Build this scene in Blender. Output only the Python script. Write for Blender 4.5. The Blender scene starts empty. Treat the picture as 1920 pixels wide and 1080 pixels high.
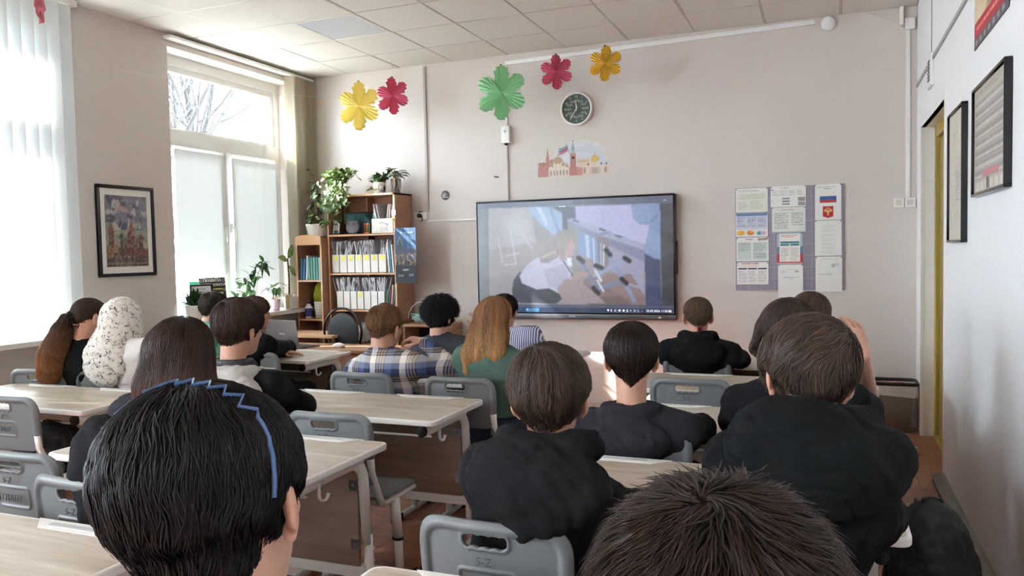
import bpy, bmesh, math, random
import numpy as np
from mathutils import Vector, Matrix

# ------------------------------------------------------------------ camera, world, sun, exposure
SC = bpy.context.scene
COL = SC.collection
FPX = 1477.0
YAW, PITCH, ROLL = -0.380599, -0.0467664, -0.0206649
CZ = 1.52
_cy, _sy, _cp, _sp = math.cos(YAW), math.sin(YAW), math.cos(PITCH), math.sin(PITCH)
CF = Vector((_sy * _cp, _cy * _cp, _sp))
_r = Vector((_cy, -_sy, 0)); _u = _r.cross(CF)
CR = math.cos(ROLL) * _r + math.sin(ROLL) * _u
CU = -math.sin(ROLL) * _r + math.cos(ROLL) * _u
camd = bpy.data.cameras.new('camera'); cam = bpy.data.objects.new('camera', camd); COL.objects.link(cam)
camd.sensor_width = 36.0; camd.lens = FPX / 1920 * 36.0
cam.matrix_world = Matrix(((CR.x, CU.x, -CF.x, 0), (CR.y, CU.y, -CF.y, 0), (CR.z, CU.z, -CF.z, CZ), (0, 0, 0, 1)))
camd.clip_start = 0.02
SC.camera = cam

SC.view_settings.view_transform = 'Standard'; SC.view_settings.look = 'None'
SC.view_settings.gamma = 1.0; SC.view_settings.use_curve_mapping = False
SC.view_settings.exposure = 4.62
try:
    SC.cycles.max_bounces = 8; SC.cycles.diffuse_bounces = 5; SC.cycles.glossy_bounces = 3
    SC.cycles.transmission_bounces = 6; SC.cycles.transparent_max_bounces = 12
    SC.cycles.sample_clamp_indirect = 3.0; SC.cycles.caustics_reflective = False; SC.cycles.caustics_refractive = False
    SC.cycles.use_denoising = True
except Exception: pass

W = bpy.data.worlds.new('sky'); SC.world = W; W.use_nodes = True
nt = W.node_tree; nt.nodes.clear()
_o = nt.nodes.new('ShaderNodeOutputWorld'); _b = nt.nodes.new('ShaderNodeBackground')
_tc = nt.nodes.new('ShaderNodeTexCoord'); _n = nt.nodes.new('ShaderNodeTexNoise'); _n.inputs['Scale'].default_value = 2.2
_cr = nt.nodes.new('ShaderNodeValToRGB')
_cr.color_ramp.elements[0].color = (.60, .79, 1.0, 1); _cr.color_ramp.elements[1].color = (.80, .91, 1.0, 1)
_cr.color_ramp.elements[0].position = .3; _cr.color_ramp.elements[1].position = .62
nt.links.new(_tc.outputs['Generated'], _n.inputs['Vector']); nt.links.new(_n.outputs['Fac'], _cr.inputs[0])
nt.links.new(_cr.outputs[0], _b.inputs[0]); _b.inputs[1].default_value = 1.75
nt.links.new(_b.outputs[0], _o.inputs[0])

def look_dir(o, d):
    o.rotation_euler = Vector(d).to_track_quat('-Z', 'Y').to_euler()
_sl = bpy.data.lights.new('sun', 'SUN'); _sl.energy = 2.2; _sl.angle = math.radians(.6); _sl.color = (1, .95, .87)
sun = bpy.data.objects.new('sun', _sl); COL.objects.link(sun); sun.location = (-12, 2, 9)
look_dir(sun, (1, .215, -.73))
# left wall windows (y from, y to); unseen bare rear pair added for light
WINS = [(5.25, 6.95), (2.35, 4.12), (-.65, 1.15), (-3.3, -1.3), (-5.6, -3.7)]

def pix(px, py, **kw):
    """point of the room seen at a photograph pixel, on plane X=, Y= or Z= or at depth d="""
    r = CR * ((px - 960) / FPX) - CU * ((py - 540) / FPX) + CF
    if 'd' in kw: t = kw['d']
    elif 'X' in kw: t = kw['X'] / r.x
    elif 'Y' in kw: t = kw['Y'] / r.y
    else: t = (kw['Z'] - CZ) / r.z
    return Vector((r.x * t, r.y * t, CZ + r.z * t))

# ------------------------------------------------------------------ helpers
PI = math.pi
def hexc(h):
    h = h.lstrip('#'); v = [int(h[i:i + 2], 16) / 255 for i in (0, 2, 4)]
    return tuple(((c + .055) / 1.055) ** 2.4 if c > .04045 else c / 12.92 for c in v)
def mset(o, k, v): o[k] = v
def tag(o, label=None, cat=None, group=None, kind=None):
    if label: o['label'] = label
    if cat: o['category'] = cat
    if group: o['group'] = group
    if kind: o['kind'] = kind
    return o
def thing(name, label, cat, loc=(0, 0, 0), rz=0, group=None):
    o = bpy.data.objects.new(name, None); COL.objects.link(o); o.empty_display_size = .05
    o.location = loc; o.rotation_euler = (0, 0, rz)
    return tag(o, label, cat, group)
def link(name, me, parent=None, m=None, loc=None, rot=None):
    o = bpy.data.objects.new(name, me); COL.objects.link(o)
    if m is not None and not me.materials: me.materials.append(m)
    if parent is not None: o.parent = parent
    if loc is not None: o.location = loc
    if rot is not None: o.rotation_euler = rot
    return o
def dup(root, loc, rz=None, label=None, group=None, skip=()):
    def cp(o, par):
        c = o.copy(); COL.objects.link(c)
        if par is not None: c.parent = par
        for ch in o.children:
            if ch.name.split('.')[0] not in skip: cp(ch, c)
        return c
    r = cp(root, None); r.location = loc
    if rz is not None: r.rotation_euler = (0, 0, rz)
    if label: r['label'] = label
    if group: r['group'] = group
    return r

# ---- materials
def mat(name, col, rough=.6, metal=0, spec=.5, noise=None, bump=None, trans=0, sheen=0, coat=0, alpha=None, ior=None, emit=None, estr=0):
    """noise=(scale, amount[, colour2]); bump=(scale, strength)"""
    m = bpy.data.materials.new(name); m.use_nodes = True; t = m.node_tree; b = t.nodes['Principled BSDF']
    c = hexc(col) if isinstance(col, str) else col
    b.inputs['Base Color'].default_value = (*c, 1); b.inputs['Roughness'].default_value = rough
    b.inputs['Metallic'].default_value = metal; b.inputs['Specular IOR Level'].default_value = spec
    b.inputs['Transmission Weight'].default_value = trans; b.inputs['Sheen Weight'].default_value = sheen
    b.inputs['Coat Weight'].default_value = coat
    if alpha is not None: b.inputs['Alpha'].default_value = alpha
    if ior: b.inputs['IOR'].default_value = ior
    if emit: b.inputs['Emission Color'].default_value = (*hexc(emit), 1); b.inputs['Emission Strength'].default_value = estr
    if noise or bump:
        tc = t.nodes.new('ShaderNodeTexCoord')
    if noise:
        n = t.nodes.new('ShaderNodeTexNoise'); n.inputs['Scale'].default_value = noise[0]; n.inputs['Detail'].default_value = 5
        t.links.new(tc.outputs['Object'], n.inputs['Vector'])
        r = t.nodes.new('ShaderNodeValToRGB'); c2 = hexc(noise[2]) if len(noise) > 2 else tuple(x * (1 - noise[1]) for x in c)
        r.color_ramp.elements[0].position = .3; r.color_ramp.elements[1].position = .7
        r.color_ramp.elements[0].color = (*c2, 1); r.color_ramp.elements[1].color = (*c, 1)
        t.links.new(n.outputs['Fac'], r.inputs[0]); t.links.new(r.outputs[0], b.inputs['Base Color'])
    if bump:
        n2 = t.nodes.new('ShaderNodeTexNoise'); n2.inputs['Scale'].default_value = bump[0]; n2.inputs['Detail'].default_value = 3
        t.links.new(tc.outputs['Object'], n2.inputs['Vector'])
        bp = t.nodes.new('ShaderNodeBump'); bp.inputs['Strength'].default_value = bump[1]; bp.inputs['Distance'].default_value = .01
        t.links.new(n2.outputs['Fac'], bp.inputs['Height']); t.links.new(bp.outputs[0], b.inputs['Normal'])
    return m
def bsdf(m): return m.node_tree.nodes['Principled BSDF']
def translucent(name, col, tcol=None, mix=.5, rough=.7):
    m = bpy.data.materials.new(name); m.use_nodes = True; t = m.node_tree; b = t.nodes['Principled BSDF']
    b.inputs['Base Color'].default_value = (*hexc(col), 1); b.inputs['Roughness'].default_value = rough
    tr = t.nodes.new('ShaderNodeBsdfTranslucent'); tr.inputs[0].default_value = (*hexc(tcol or col), 1)
    mx = t.nodes.new('ShaderNodeMixShader'); mx.inputs[0].default_value = mix
    t.links.new(b.outputs[0], mx.inputs[1]); t.links.new(tr.outputs[0], mx.inputs[2])
    t.links.new(mx.outputs[0], t.nodes['Material Output'].inputs[0])
    return m
def wood(name, c1, c2, scale=6, stretch=(1, 12, 12), rough=.5, c3=None):
    m = bpy.data.materials.new(name); m.use_nodes = True; t = m.node_tree; b = t.nodes['Principled BSDF']
    tc = t.nodes.new('ShaderNodeTexCoord'); mp = t.nodes.new('ShaderNodeMapping'); mp.inputs['Scale'].default_value = stretch
    n = t.nodes.new('ShaderNodeTexNoise'); n.inputs['Scale'].default_value = scale; n.inputs['Detail'].default_value = 8; n.inputs['Roughness'].default_value = .65
    n.inputs['Distortion'].default_value = .6
    r = t.nodes.new('ShaderNodeValToRGB')
    r.color_ramp.elements[0].position = .32; r.color_ramp.elements[1].position = .66
    r.color_ramp.elements[0].color = (*hexc(c1), 1); r.color_ramp.elements[1].color = (*hexc(c2), 1)
    if c3:
        e = r.color_ramp.elements.new(.25); e.color = (*hexc(c3), 1)
    t.links.new(tc.outputs['Object'], mp.inputs[0]); t.links.new(mp.outputs[0], n.inputs['Vector']); t.links.new(n.outputs['Fac'], r.inputs[0])
    t.links.new(r.outputs[0], b.inputs['Base Color']); b.inputs['Roughness'].default_value = rough
    return m
def attrmat(name, rough=.6, spec=.4, emis=0, attr='Col', sheen=0, aniso=0):
    m = bpy.data.materials.new(name); m.use_nodes = True; t = m.node_tree; b = t.nodes['Principled BSDF']
    a = t.nodes.new('ShaderNodeAttribute'); a.attribute_name = attr
    t.links.new(a.outputs['Color'], b.inputs['Base Color']); b.inputs['Roughness'].default_value = rough
    b.inputs['Specular IOR Level'].default_value = spec; b.inputs['Sheen Weight'].default_value = sheen
    if emis:
        t.links.new(a.outputs['Color'], b.inputs['Emission Color']); b.inputs['Emission Strength'].default_value = emis
    return m

# ---- fast numpy meshes
def np_mesh(name, V, Q=None, T=None, smooth=True, mats=(), midx=None, col=None):
    me = bpy.data.meshes.new(name); V = np.asarray(V, np.float32)
    me.vertices.add(len(V)); me.vertices.foreach_set('co', V.ravel())
    parts = []; 
    nq = 0 if Q is None else len(Q); ntr = 0 if T is None else len(T)
    loops = np.concatenate([np.asarray(x, np.int32).ravel() for x in (Q, T) if x is not None and len(x)])
    starts = np.concatenate([np.arange(nq) * 4, nq * 4 + np.arange(ntr) * 3]).astype(np.int32)
    me.loops.add(len(loops)); me.loops.foreach_set('vertex_index', loops)
    me.polygons.add(nq + ntr); me.polygons.foreach_set('loop_start', starts)
    me.polygons.foreach_set('use_smooth', np.full(nq + ntr, smooth, bool))
    if midx is not None: me.polygons.foreach_set('material_index', np.asarray(midx, np.int32))
    for m in mats: me.materials.append(m)
    if col is not None:
        a = me.color_attributes.new('Col', 'FLOAT_COLOR', 'POINT')
        c = np.ones((len(V), 4), np.float32); c[:, :3] = col; a.data.foreach_set('color', c.ravel())
    me.update(calc_edges=True); me.validate()
    return me

class MB:
    """collects primitives into one mesh; several materials by index"""
    def __init__(s): s.v = []; s.f = []; s.mi = []; s.sm = []; s.mats = []
    def m(s, material):
        if material not in s.mats: s.mats.append(material)
        return s.mats.index(material)
    def add(s, v, f, material=None, smooth=False, M=None):
        o = len(s.v); s.v += [tuple(M @ Vector(p)) if M is not None else tuple(p) for p in v]
        k = s.m(material) if material is not None else 0
        for q in f: s.f.append([o + i for i in q]); s.mi.append(k); s.sm.append(smooth)
        return s
    def box(s, a, b, material=None, M=None):
        x0, y0, z0 = a; x1, y1, z1 = b
        if x0 > x1: x0, x1 = x1, x0
        if y0 > y1: y0, y1 = y1, y0
        if z0 > z1: z0, z1 = z1, z0
        v = [(x0, y0, z0), (x1, y0, z0), (x1, y1, z0), (x0, y1, z0), (x0, y0, z1), (x1, y0, z1), (x1, y1, z1), (x0, y1, z1)]
        return s.add(v, [(0, 3, 2, 1), (4, 5, 6, 7), (0, 1, 5, 4), (1, 2, 6, 5), (2, 3, 7, 6), (3, 0, 4, 7)], material, False, M)
    def prism(s, poly, d0, d1, axis='z', material=None, M=None, smooth=False):
        """extrude 2-D polygon; axis z: (x,y)->z ; y: (x,z)->y ; x: (y,z)->x"""
        n = len(poly)
        A = sum(poly[i][0] * poly[(i + 1) % n][1] - poly[(i + 1) % n][0] * poly[i][1] for i in range(n))
        if A < 0: poly = poly[::-1]
        def P(p, d): return (p[0], p[1], d) if axis == 'z' else ((p[0], d, p[1]) if axis == 'y' else (d, p[0], p[1]))
        if axis == 'y': d0, d1 = d1, d0
        v = [P(p, d0) for p in poly] + [P(p, d1) for p in poly]
        f = [list(range(n))[::-1], list(range(n, 2 * n))] + [(i, (i + 1) % n, n + (i + 1) % n, n + i) for i in range(n)]
        return s.add(v, f, material, smooth, M)
    def tube(s, pts, r, n=10, material=None, caps=True, flat=1.0, closed=False, M=None):
        pts = [Vector(p) for p in pts]; rr = r if isinstance(r, (list, tuple)) else [r] * len(pts)
        N = len(pts); V = []; up = None
        for i, p in enumerate(pts):
            a = pts[(i - 1) % N] if (closed or i > 0) else p; b = pts[(i + 1) % N] if (closed or i < N - 1) else p
            t = (b - a); t = t.normalized() if t.length > 1e-9 else Vector((0, 0, 1))
            if up is None:
                up = Vector((0, 0, 1)) if abs(t.z) < .9 else Vector((1, 0, 0))
            x = up.cross(t)
            if x.length < 1e-6: x = Vector((1, 0, 0)).cross(t)
            x.normalize(); y = t.cross(x).normalized(); up = y
            for k in range(n):
                an = 2 * PI * k / n; V.append(p + x * (math.cos(an) * rr[i]) + y * (math.sin(an) * rr[i] * flat))
        F = []
        for i in range(N if closed else N - 1):
            j = (i + 1) % N
            for k in range(n): F.append((i * n + k, i * n + (k + 1) % n, j * n + (k + 1) % n, j * n + k))
        if caps and not closed:
            F.append(list(range(n))[::-1]); F.append(list(range((N - 1) * n, N * n)))
        return s.add(V, F, material, True, M)
    def lathe(s, prof, n=24, c=(0, 0, 0), material=None, M=None, sx=1, sy=1):
        V = []
        for r, z in prof:
            for k in range(n):
                a = 2 * PI * k / n; V.append((c[0] + r * sx * math.cos(a), c[1] + r * sy * math.sin(a), c[2] + z))
        F = []
        for i in range(len(prof) - 1):
            for k in range(n): F.append((i * n + k, i * n + (k + 1) % n, (i + 1) * n + (k + 1) % n, (i + 1) * n + k))
        if len(prof) == 2: return s.add(V, F, material, True, M)
        if prof[0][0] > 1e-6: F.append(list(range(n))[::-1])
        if prof[-1][0] > 1e-6: F.append(list(range((len(prof) - 1) * n, len(prof) * n)))
        return s.add(V, F, material, True, M)
    def sphere(s, c, r, material=None, n=16, sc=(1, 1, 1), M=None):
        prof = []; m = max(6, n // 2)
        V = []; 
        for i in range(m + 1):
            th = PI * i / m - PI / 2
            for k in range(n):
                a = 2 * PI * k / n
                V.append((c[0] + r * sc[0] * math.cos(th) * math.cos(a), c[1] + r * sc[1] * math.cos(th) * math.sin(a), c[2] + r * sc[2] * math.sin(th)))
        F = [(i * n + k, i * n + (k + 1) % n, (i + 1) * n + (k + 1) % n, (i + 1) * n + k) for i in range(m) for k in range(n)]
        return s.add(V, F, material, True, M)
    def build(s, name, material=None, parent=None, loc=None, rot=None, bevel=0, seg=2, auto=True):
        me = bpy.data.meshes.new(name); me.from_pydata(s.v, [], s.f)
        me.polygons.foreach_set('material_index', s.mi); me.polygons.foreach_set('use_smooth', s.sm)
        for m_ in (s.mats or ([material] if material else [])): me.materials.append(m_)
        if s.mats == [] and material is None: pass
        me.update()
        if bevel:
            bm = bmesh.new(); bm.from_mesh(me)
            bmesh.ops.remove_doubles(bm, verts=bm.verts, dist=1e-6)
            es = [e for e in bm.edges if len(e.link_faces) == 2 and e.calc_face_angle(0) > .6]
            bmesh.ops.bevel(bm, geom=es, offset=bevel, segments=seg, affect='EDGES', profile=.6, clamp_overlap=True)
            for f in bm.faces: f.smooth = True
            bm.to_mesh(me); bm.free()
            try: me.set_sharp_from_angle(angle=math.radians(40))
            except Exception: pass
        return link(name, me, parent, None, loc, rot)
def rrect(x0, y0, x1, y1, r, n=6):
    P = []
    for cx, cy, a0 in ((x1 - r, y0 + r, -PI / 2), (x1 - r, y1 - r, 0), (x0 + r, y1 - r, PI / 2), (x0 + r, y0 + r, PI)):
        for k in range(n + 1):
            a = a0 + PI / 2 * k / n; P.append((cx + r * math.cos(a), cy + r * math.sin(a)))
    return P
def arc(c, r, a0, a1, n, plane='xz', off=0):
    o = []
    for k in range(n + 1):
        a = a0 + (a1 - a0) * k / n; u, v = c[0] + r * math.cos(a), c[1] + r * math.sin(a)
        o.append((u, off, v) if plane == 'xz' else ((u, v, off) if plane == 'xy' else (off, u, v)))
    return o
def text_obj(name, s, size, m, parent=None, loc=(0, 0, 0), rot=(0, 0, 0), ext=.0004, align='CENTER', bold=0):
    cu = bpy.data.curves.new(name, 'FONT'); cu.body = s; cu.size = size; cu.extrude = ext; cu.align_x = align; cu.align_y = 'CENTER'
    cu.offset = bold; cu.resolution_u = 2
    to = bpy.data.objects.new(name, cu)
    me = bpy.data.meshes.new_from_object(to); bpy.data.objects.remove(to)
    me.materials.clear(); me.materials.append(m)
    return link(name, me, parent, None, loc, rot)

# ---- signed distance fields on a rectilinear grid -> surface nets
def axis_pts(a, b, h, fine=()):
    """points from a to b with spacing h, and spacing hf inside (lo,hi,hf) intervals"""
    out = [a]; x = a
    while x < b:
        s = h
        for lo, hi, hf in fine:
            if lo - hf <= x <= hi: s = min(s, hf)
        x += s; out.append(x)
    return np.array(out, np.float32)
class Field:
    def __init__(s, xs, ys, zs):
        s.ax = (xs, ys, zs); s.F = np.full((len(xs), len(ys), len(zs)), .3, np.float32)
    def sub(s, lo, hi):
        sl = tuple(slice(max(0, int(np.searchsorted(a, l)) - 1), int(np.searchsorted(a, h)) + 1) for a, l, h in zip(s.ax, lo, hi))
        X, Y, Z = np.ix_(*[a[q] for a, q in zip(s.ax, sl)])
        return sl, X, Y, Z
    def smin(s, sl, d, k):
        A = s.F[sl]
        if k <= 0: s.F[sl] = np.minimum(A, d); return
        h = np.clip(.5 + .5 * (A - d) / k, 0, 1)
        s.F[sl] = A + (d - A) * h - k * h * (1 - h)
    def smax(s, sl, d, k):
        A = s.F[sl]; h = np.clip(.5 - .5 * (A - d) / max(k, 1e-6), 0, 1)
        s.F[sl] = A + (d - A) * h + k * h * (1 - h)
    def cone(s, a, b, ra, rb, k=.02, cut=False, m=.06):
        a = np.array(a, np.float32); b = np.array(b, np.float32); R = max(ra, rb) + m + k
        sl, X, Y, Z = s.sub(np.minimum(a, b) - R, np.maximum(a, b) + R)
        ba = b - a; L = float(ba @ ba) + 1e-9
        px, py, pz = X - a[0], Y - a[1], Z - a[2]
        t = np.clip((px * ba[0] + py * ba[1] + pz * ba[2]) / L, 0, 1)
        d = np.sqrt((px - ba[0] * t) ** 2 + (py - ba[1] * t) ** 2 + (pz - ba[2] * t) ** 2) - (ra + (rb - ra) * t)
        s.smax(sl, -d, k) if cut else s.smin(sl, d, k)
    def chain(s, pts, rs, k=.02, cut=False):
        if not isinstance(rs, (list, tuple)): rs = [rs] * len(pts)
        for i in range(len(pts) - 1): s.cone(pts[i], pts[i + 1], rs[i], rs[i + 1], k, cut)
    def ell(s, c, r, R=None, k=.02, cut=False, m=.06):
        """ellipsoid; R = 3x3 with columns = local axes"""
        c = np.array(c, np.float32); R = np.eye(3) if R is None else np.array(R, np.float32); B = np.abs(R) @ np.array(r) + m + k
        sl, X, Y, Z = s.sub(c - B, c + B); X, Y, Z = X - c[0], Y - c[1], Z - c[2]
        q = [(X * R[0, i] + Y * R[1, i] + Z * R[2, i]) / r[i] for i in range(3)]
        k0 = np.sqrt(q[0] ** 2 + q[1] ** 2 + q[2] ** 2) + 1e-6
        k1 = np.sqrt((q[0] / r[0]) ** 2 + (q[1] / r[1]) ** 2 + (q[2] / r[2]) ** 2) + 1e-6
        d = k0 * (k0 - 1) / k1
        s.smax(sl, -d, k) if cut else s.smin(sl, d, k)
    def plane(s, p, n, k=.005):
        """keep the half space on the side of n"""
        X, Y, Z = np.ix_(*s.ax); sl = (slice(None),) * 3
        s.smax(sl, -((X - p[0]) * n[0] + (Y - p[1]) * n[1] + (Z - p[2]) * n[2]), k)
    def wrinkle(s, amp, wl, seed=0, lo=None, hi=None):
        rng = np.random.default_rng(seed)
        sl, X, Y, Z = s.sub(lo if lo is not None else [a[0] for a in s.ax], hi if hi is not None else [a[-1] for a in s.ax])
        w = 0
        for i in range(4):
            d = rng.normal(size=3); d /= np.linalg.norm(d); d2 = rng.normal(size=3); d2 /= np.linalg.norm(d2); K = 2 * PI / (wl * (1 + .55 * i))
            ph = rng.uniform(0, 6.28, 2)
            u = K * (X * d[0] + Y * d[1] + Z * d[2]) + ph[0] + 1.7 * np.sin(.55 * K * (X * d2[0] + Y * d2[1] + Z * d2[2]) + ph[1])
            v = np.sin(u); w = w + (1 - np.abs(v)) ** 2 - .35
        s.F[sl] = s.F[sl] + (w * amp * .5).astype(np.float32)
    def mesh(s):
        F = s.F; I = F < 0; xs, ys, zs = s.ax
        c = I[:-1, :-1, :-1].astype(np.int8)
        tot = sum(I[a:I.shape[0] - 1 + a, b:I.shape[1] - 1 + b, e:I.shape[2] - 1 + e].astype(np.int8) for a in (0, 1) for b in (0, 1) for e in (0, 1))
        act = (tot > 0) & (tot < 8); ii = np.argwhere(act); n = len(ii)
        idx = np.full(act.shape, -1, np.int32); idx[act] = np.arange(n)
        S = np.zeros((n, 3)); C = np.zeros(n); A = (xs, ys, zs)
        for ax in range(3):
            o1, o2 = [a for a in range(3) if a != ax]
            for u in (0, 1):
                for v in (0, 1):
                    p = ii.copy(); p[:, o1] += u; p[:, o2] += v; q = p.copy(); q[:, ax] += 1
                    f0 = F[tuple(p.T)]; f1 = F[tuple(q.T)]; cr = (f0 < 0) != (f1 < 0)
                    t = np.where(cr, f0 / np.where(cr, f0 - f1, 1), 0)
                    P = np.stack([A[a][p[:, a]] for a in range(3)], 1).astype(float)
                    P[:, ax] += t * (A[ax][q[:, ax]] - A[ax][p[:, ax]])
                    S[cr] += P[cr]; C[cr] += 1
        V = S / np.maximum(C, 1)[:, None]; Q = []
        for ax in range(3):
            o1, o2 = (ax + 1) % 3, (ax + 2) % 3
            a = [slice(None)] * 3; b = [slice(None)] * 3; a[ax] = slice(0, -1); b[ax] = slice(1, None)
            i0 = I[tuple(a)]; i1 = I[tuple(b)]; e = np.argwhere(i0 != i1)
            e = e[(e[:, o1] > 0) & (e[:, o2] > 0) & (e[:, o1] < F.shape[o1] - 1) & (e[:, o2] < F.shape[o2] - 1)]
            if not len(e): continue
            def g(d1, d2):
                p = e.copy(); p[:, o1] += d1; p[:, o2] += d2; return idx[tuple(p.T)]
            q = np.stack([g(-1, -1), g(0, -1), g(0, 0), g(-1, 0)], 1)
            fl = i0[tuple(e.T)] 
            q[~fl] = q[~fl][:, ::-1]; Q.append(q)
        Q = np.concatenate(Q); Q = Q[(Q >= 0).all(1)]
        return V, Q
    def sample(s, P):
        """trilinear value and gradient"""
        def val(P):
            o = []; w = []
            for a in range(3):
                A = s.ax[a]; i = np.clip(np.searchsorted(A, P[:, a]) - 1, 0, len(A) - 2); o.append(i)
                w.append(np.clip((P[:, a] - A[i]) / (A[i + 1] - A[i]), 0, 1))
            r = 0
            for a in (0, 1):
                for b in (0, 1):
                    for c in (0, 1):
                        r = r + s.F[o[0] + a, o[1] + b, o[2] + c] * (w[0] if a else 1 - w[0]) * (w[1] if b else 1 - w[1]) * (w[2] if c else 1 - w[2])
            return r
        v = val(P); e = .006; G = np.stack([val(P + np.eye(3)[i] * e) - val(P - np.eye(3)[i] * e) for i in range(3)], 1)
        G /= np.linalg.norm(G, axis=1, keepdims=True) + 1e-9
        return v, G
def field_obj(name, fld, m, parent=None, origin=(0, 0, 0), smooth=True):
    V, Q = fld.mesh(); V = V - np.array(origin)
    return link(name, np_mesh(name, V, Q, mats=[m], smooth=smooth), parent)

# ---- painted flat pictures (posters, screen): a fine grid with one colour per vertex
class Canvas:
    def __init__(s, w, h, bg=(1, 1, 1)):
        s.w, s.h = w, h; s.a = np.ones((h, w, 3)) * np.array(hexc(bg) if isinstance(bg, str) else bg)
        s.X, s.Y = np.meshgrid((np.arange(w) + .5) / w, 1 - (np.arange(h) + .5) / h); s.map = None
    def _c(s, c): return np.array(hexc(c) if isinstance(c, str) else c)
    def put(s, mask, c, al=1): 
        k = (mask * al)[..., None]; s.a = s.a * (1 - k) + s._c(c) * k
    def rect(s, x0, y0, x1, y1, c, al=1): s.put((s.X >= x0) & (s.X < x1) & (s.Y >= y0) & (s.Y < y1), c, al)
    def ell(s, cx, cy, rx, ry, c, al=1, soft=0):
        d = np.sqrt(((s.X - cx) / rx) ** 2 + ((s.Y - cy) / ry) ** 2); s.put(np.clip((1 - d) / soft, 0, 1) if soft else d < 1, c, al)
    def poly(s, P, c, al=1):
        if s.map is not None: P = [s.map(*p) for p in P]
        ins = np.zeros(s.X.shape, bool); n = len(P)
        for i in range(n):
            (x0, y0), (x1, y1) = P[i], P[(i + 1) % n]
            if y0 == y1: continue
            cnd = ((y0 > s.Y) != (y1 > s.Y)) & (s.X < (x1 - x0) * (s.Y - y0) / (y1 - y0) + x0); ins ^= cnd
        s.put(ins, c, al)
    def line(s, P, wd, c, al=1):
        if s.map is not None: P = [s.map(*p) for p in P]
        asp = s.h / s.w
        for (x0, y0), (x1, y1) in zip(P[:-1], P[1:]):
            dx, dy = x1 - x0, (y1 - y0) * asp; L = dx * dx + dy * dy + 1e-12
            t = np.clip(((s.X - x0) * dx + (s.Y - y0) * asp * dy) / L, 0, 1)
            d = np.hypot(s.X - x0 - t * dx, (s.Y - y0) * asp - t * dy); s.put(np.clip((wd - d) / (wd * .4) , 0, 1), c, al)
    def noise(s, sc, seed, al, c, thr=.5, soft=.2, lo=0, hi=1, ani=1):
        rng = np.random.default_rng(seed); r = 0; tot = 0
        for o in range(4):
            n = int(sc * 2 ** o) + 2; m_ = int(sc * 2 ** o * ani) + 2; g = rng.random((m_ + 1, n + 1))
            u = s.X * n; v = s.Y * m_; i = np.clip(u.astype(int), 0, n - 1); j = np.clip(v.astype(int), 0, m_ - 1); fu = u - i; fv = v - j
            fu = fu * fu * (3 - 2 * fu); fv = fv * fv * (3 - 2 * fv)
            r = r + (g[j, i] * (1 - fu) * (1 - fv) + g[j, i + 1] * fu * (1 - fv) + g[j + 1, i] * (1 - fu) * fv + g[j + 1, i + 1] * fu * fv) / 2 ** o; tot += 1 / 2 ** o
        r /= tot; k = np.clip((r - thr) / soft, 0, 1) * ((s.Y >= lo) & (s.Y <= hi)); s.put(k, c, al)
    def lines_of_text(s, x0, y0, x1, y1, n, c, seed=0, fill=.45, al=.8):
        rng = random.Random(seed); h = (y1 - y0) / n
        for i in range(n):
            yb = y1 - (i + 1) * h; x = x0; xe = x1 - (rng.random() * .35 * (x1 - x0) if rng.random() < .5 else 0)
            while x < xe:
                w = rng.uniform(.02, .09); s.rect(x, yb + h * .25, min(x + w, xe), yb + h * (.25 + fill), c, al * rng.uniform(.6, 1)); x += w + .012
    def mesh(s, name, w, h, m):
        """plane in local XZ facing -Y, centred"""
        nx, nz = s.w, s.h
        gx, gz = np.meshgrid(np.linspace(-w / 2, w / 2, nx), np.linspace(h / 2, -h / 2, nz))
        V = np.stack([gx.ravel(), np.zeros(nx * nz), gz.ravel()], 1)
        i = np.arange(nx * nz).reshape(nz, nx); Q = np.stack([i[1:, :-1].ravel(), i[1:, 1:].ravel(), i[:-1, 1:].ravel(), i[:-1, :-1].ravel()], 1)
        return np_mesh(name, V, Q, smooth=False, mats=[m], col=s.a.reshape(-1, 3))

# ------------------------------------------------------------------ materials
M = {}
M['wall'] = mat('wall_paint', '#d2c9c2', .75, noise=(1.3, .04), bump=(60, .12))
M['wallR'] = mat('wall_paint_white', '#e9e9e9', .55, noise=(1.2, .03), bump=(45, .1))
M['tile'] = mat('ceiling_panel', '#ded9d2', .9, noise=(90, .05), bump=(240, .25))
M['tbar'] = mat('ceiling_bar', '#c4beb5', .5)
M['gap'] = mat('ceiling_gap', '#4a4642', .9)
M['white'] = mat('white_plastic', '#e6e4df', .35)
M['pvc'] = mat('white_window_frame', '#dddcd8', .3)
M['whitemetal'] = mat('white_powder_coat', '#dedbd5', .38, bump=(300, .03))
M['black'] = mat('black_plastic', '#141414', .45)
M['blackgloss'] = mat('black_gloss', '#0c0c0e', .2)
M['dkgrey'] = mat('dark_grey', '#33353a', .5)
M['rubber'] = mat('rubber', '#161616', .8)
M['chrome'] = mat('chrome', '#c8c8c8', .15, metal=1)
M['steel'] = mat('steel', '#8d8f90', .35, metal=1)
M['paper'] = mat('paper', '#e9e7e2', .8)
M['glass'] = bpy.data.materials.new('window_glass'); M['glass'].use_nodes = True
_t = M['glass'].node_tree; _t.nodes.remove(_t.nodes['Principled BSDF'])
_tr = _t.nodes.new('ShaderNodeBsdfTransparent'); _gl = _t.nodes.new('ShaderNodeBsdfGlossy'); _gl.inputs['Roughness'].default_value = .02
_fr = _t.nodes.new('ShaderNodeFresnel'); _fr.inputs[0].default_value = 1.45; _mx = _t.nodes.new('ShaderNodeMixShader')
_ge = _t.nodes.new('ShaderNodeNewGeometry'); _mm = _t.nodes.new('ShaderNodeMath'); _mm.operation = 'MULTIPLY'; _iv = _t.nodes.new('ShaderNodeMath'); _iv.operation = 'SUBTRACT'; _iv.inputs[0].default_value = 1
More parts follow.
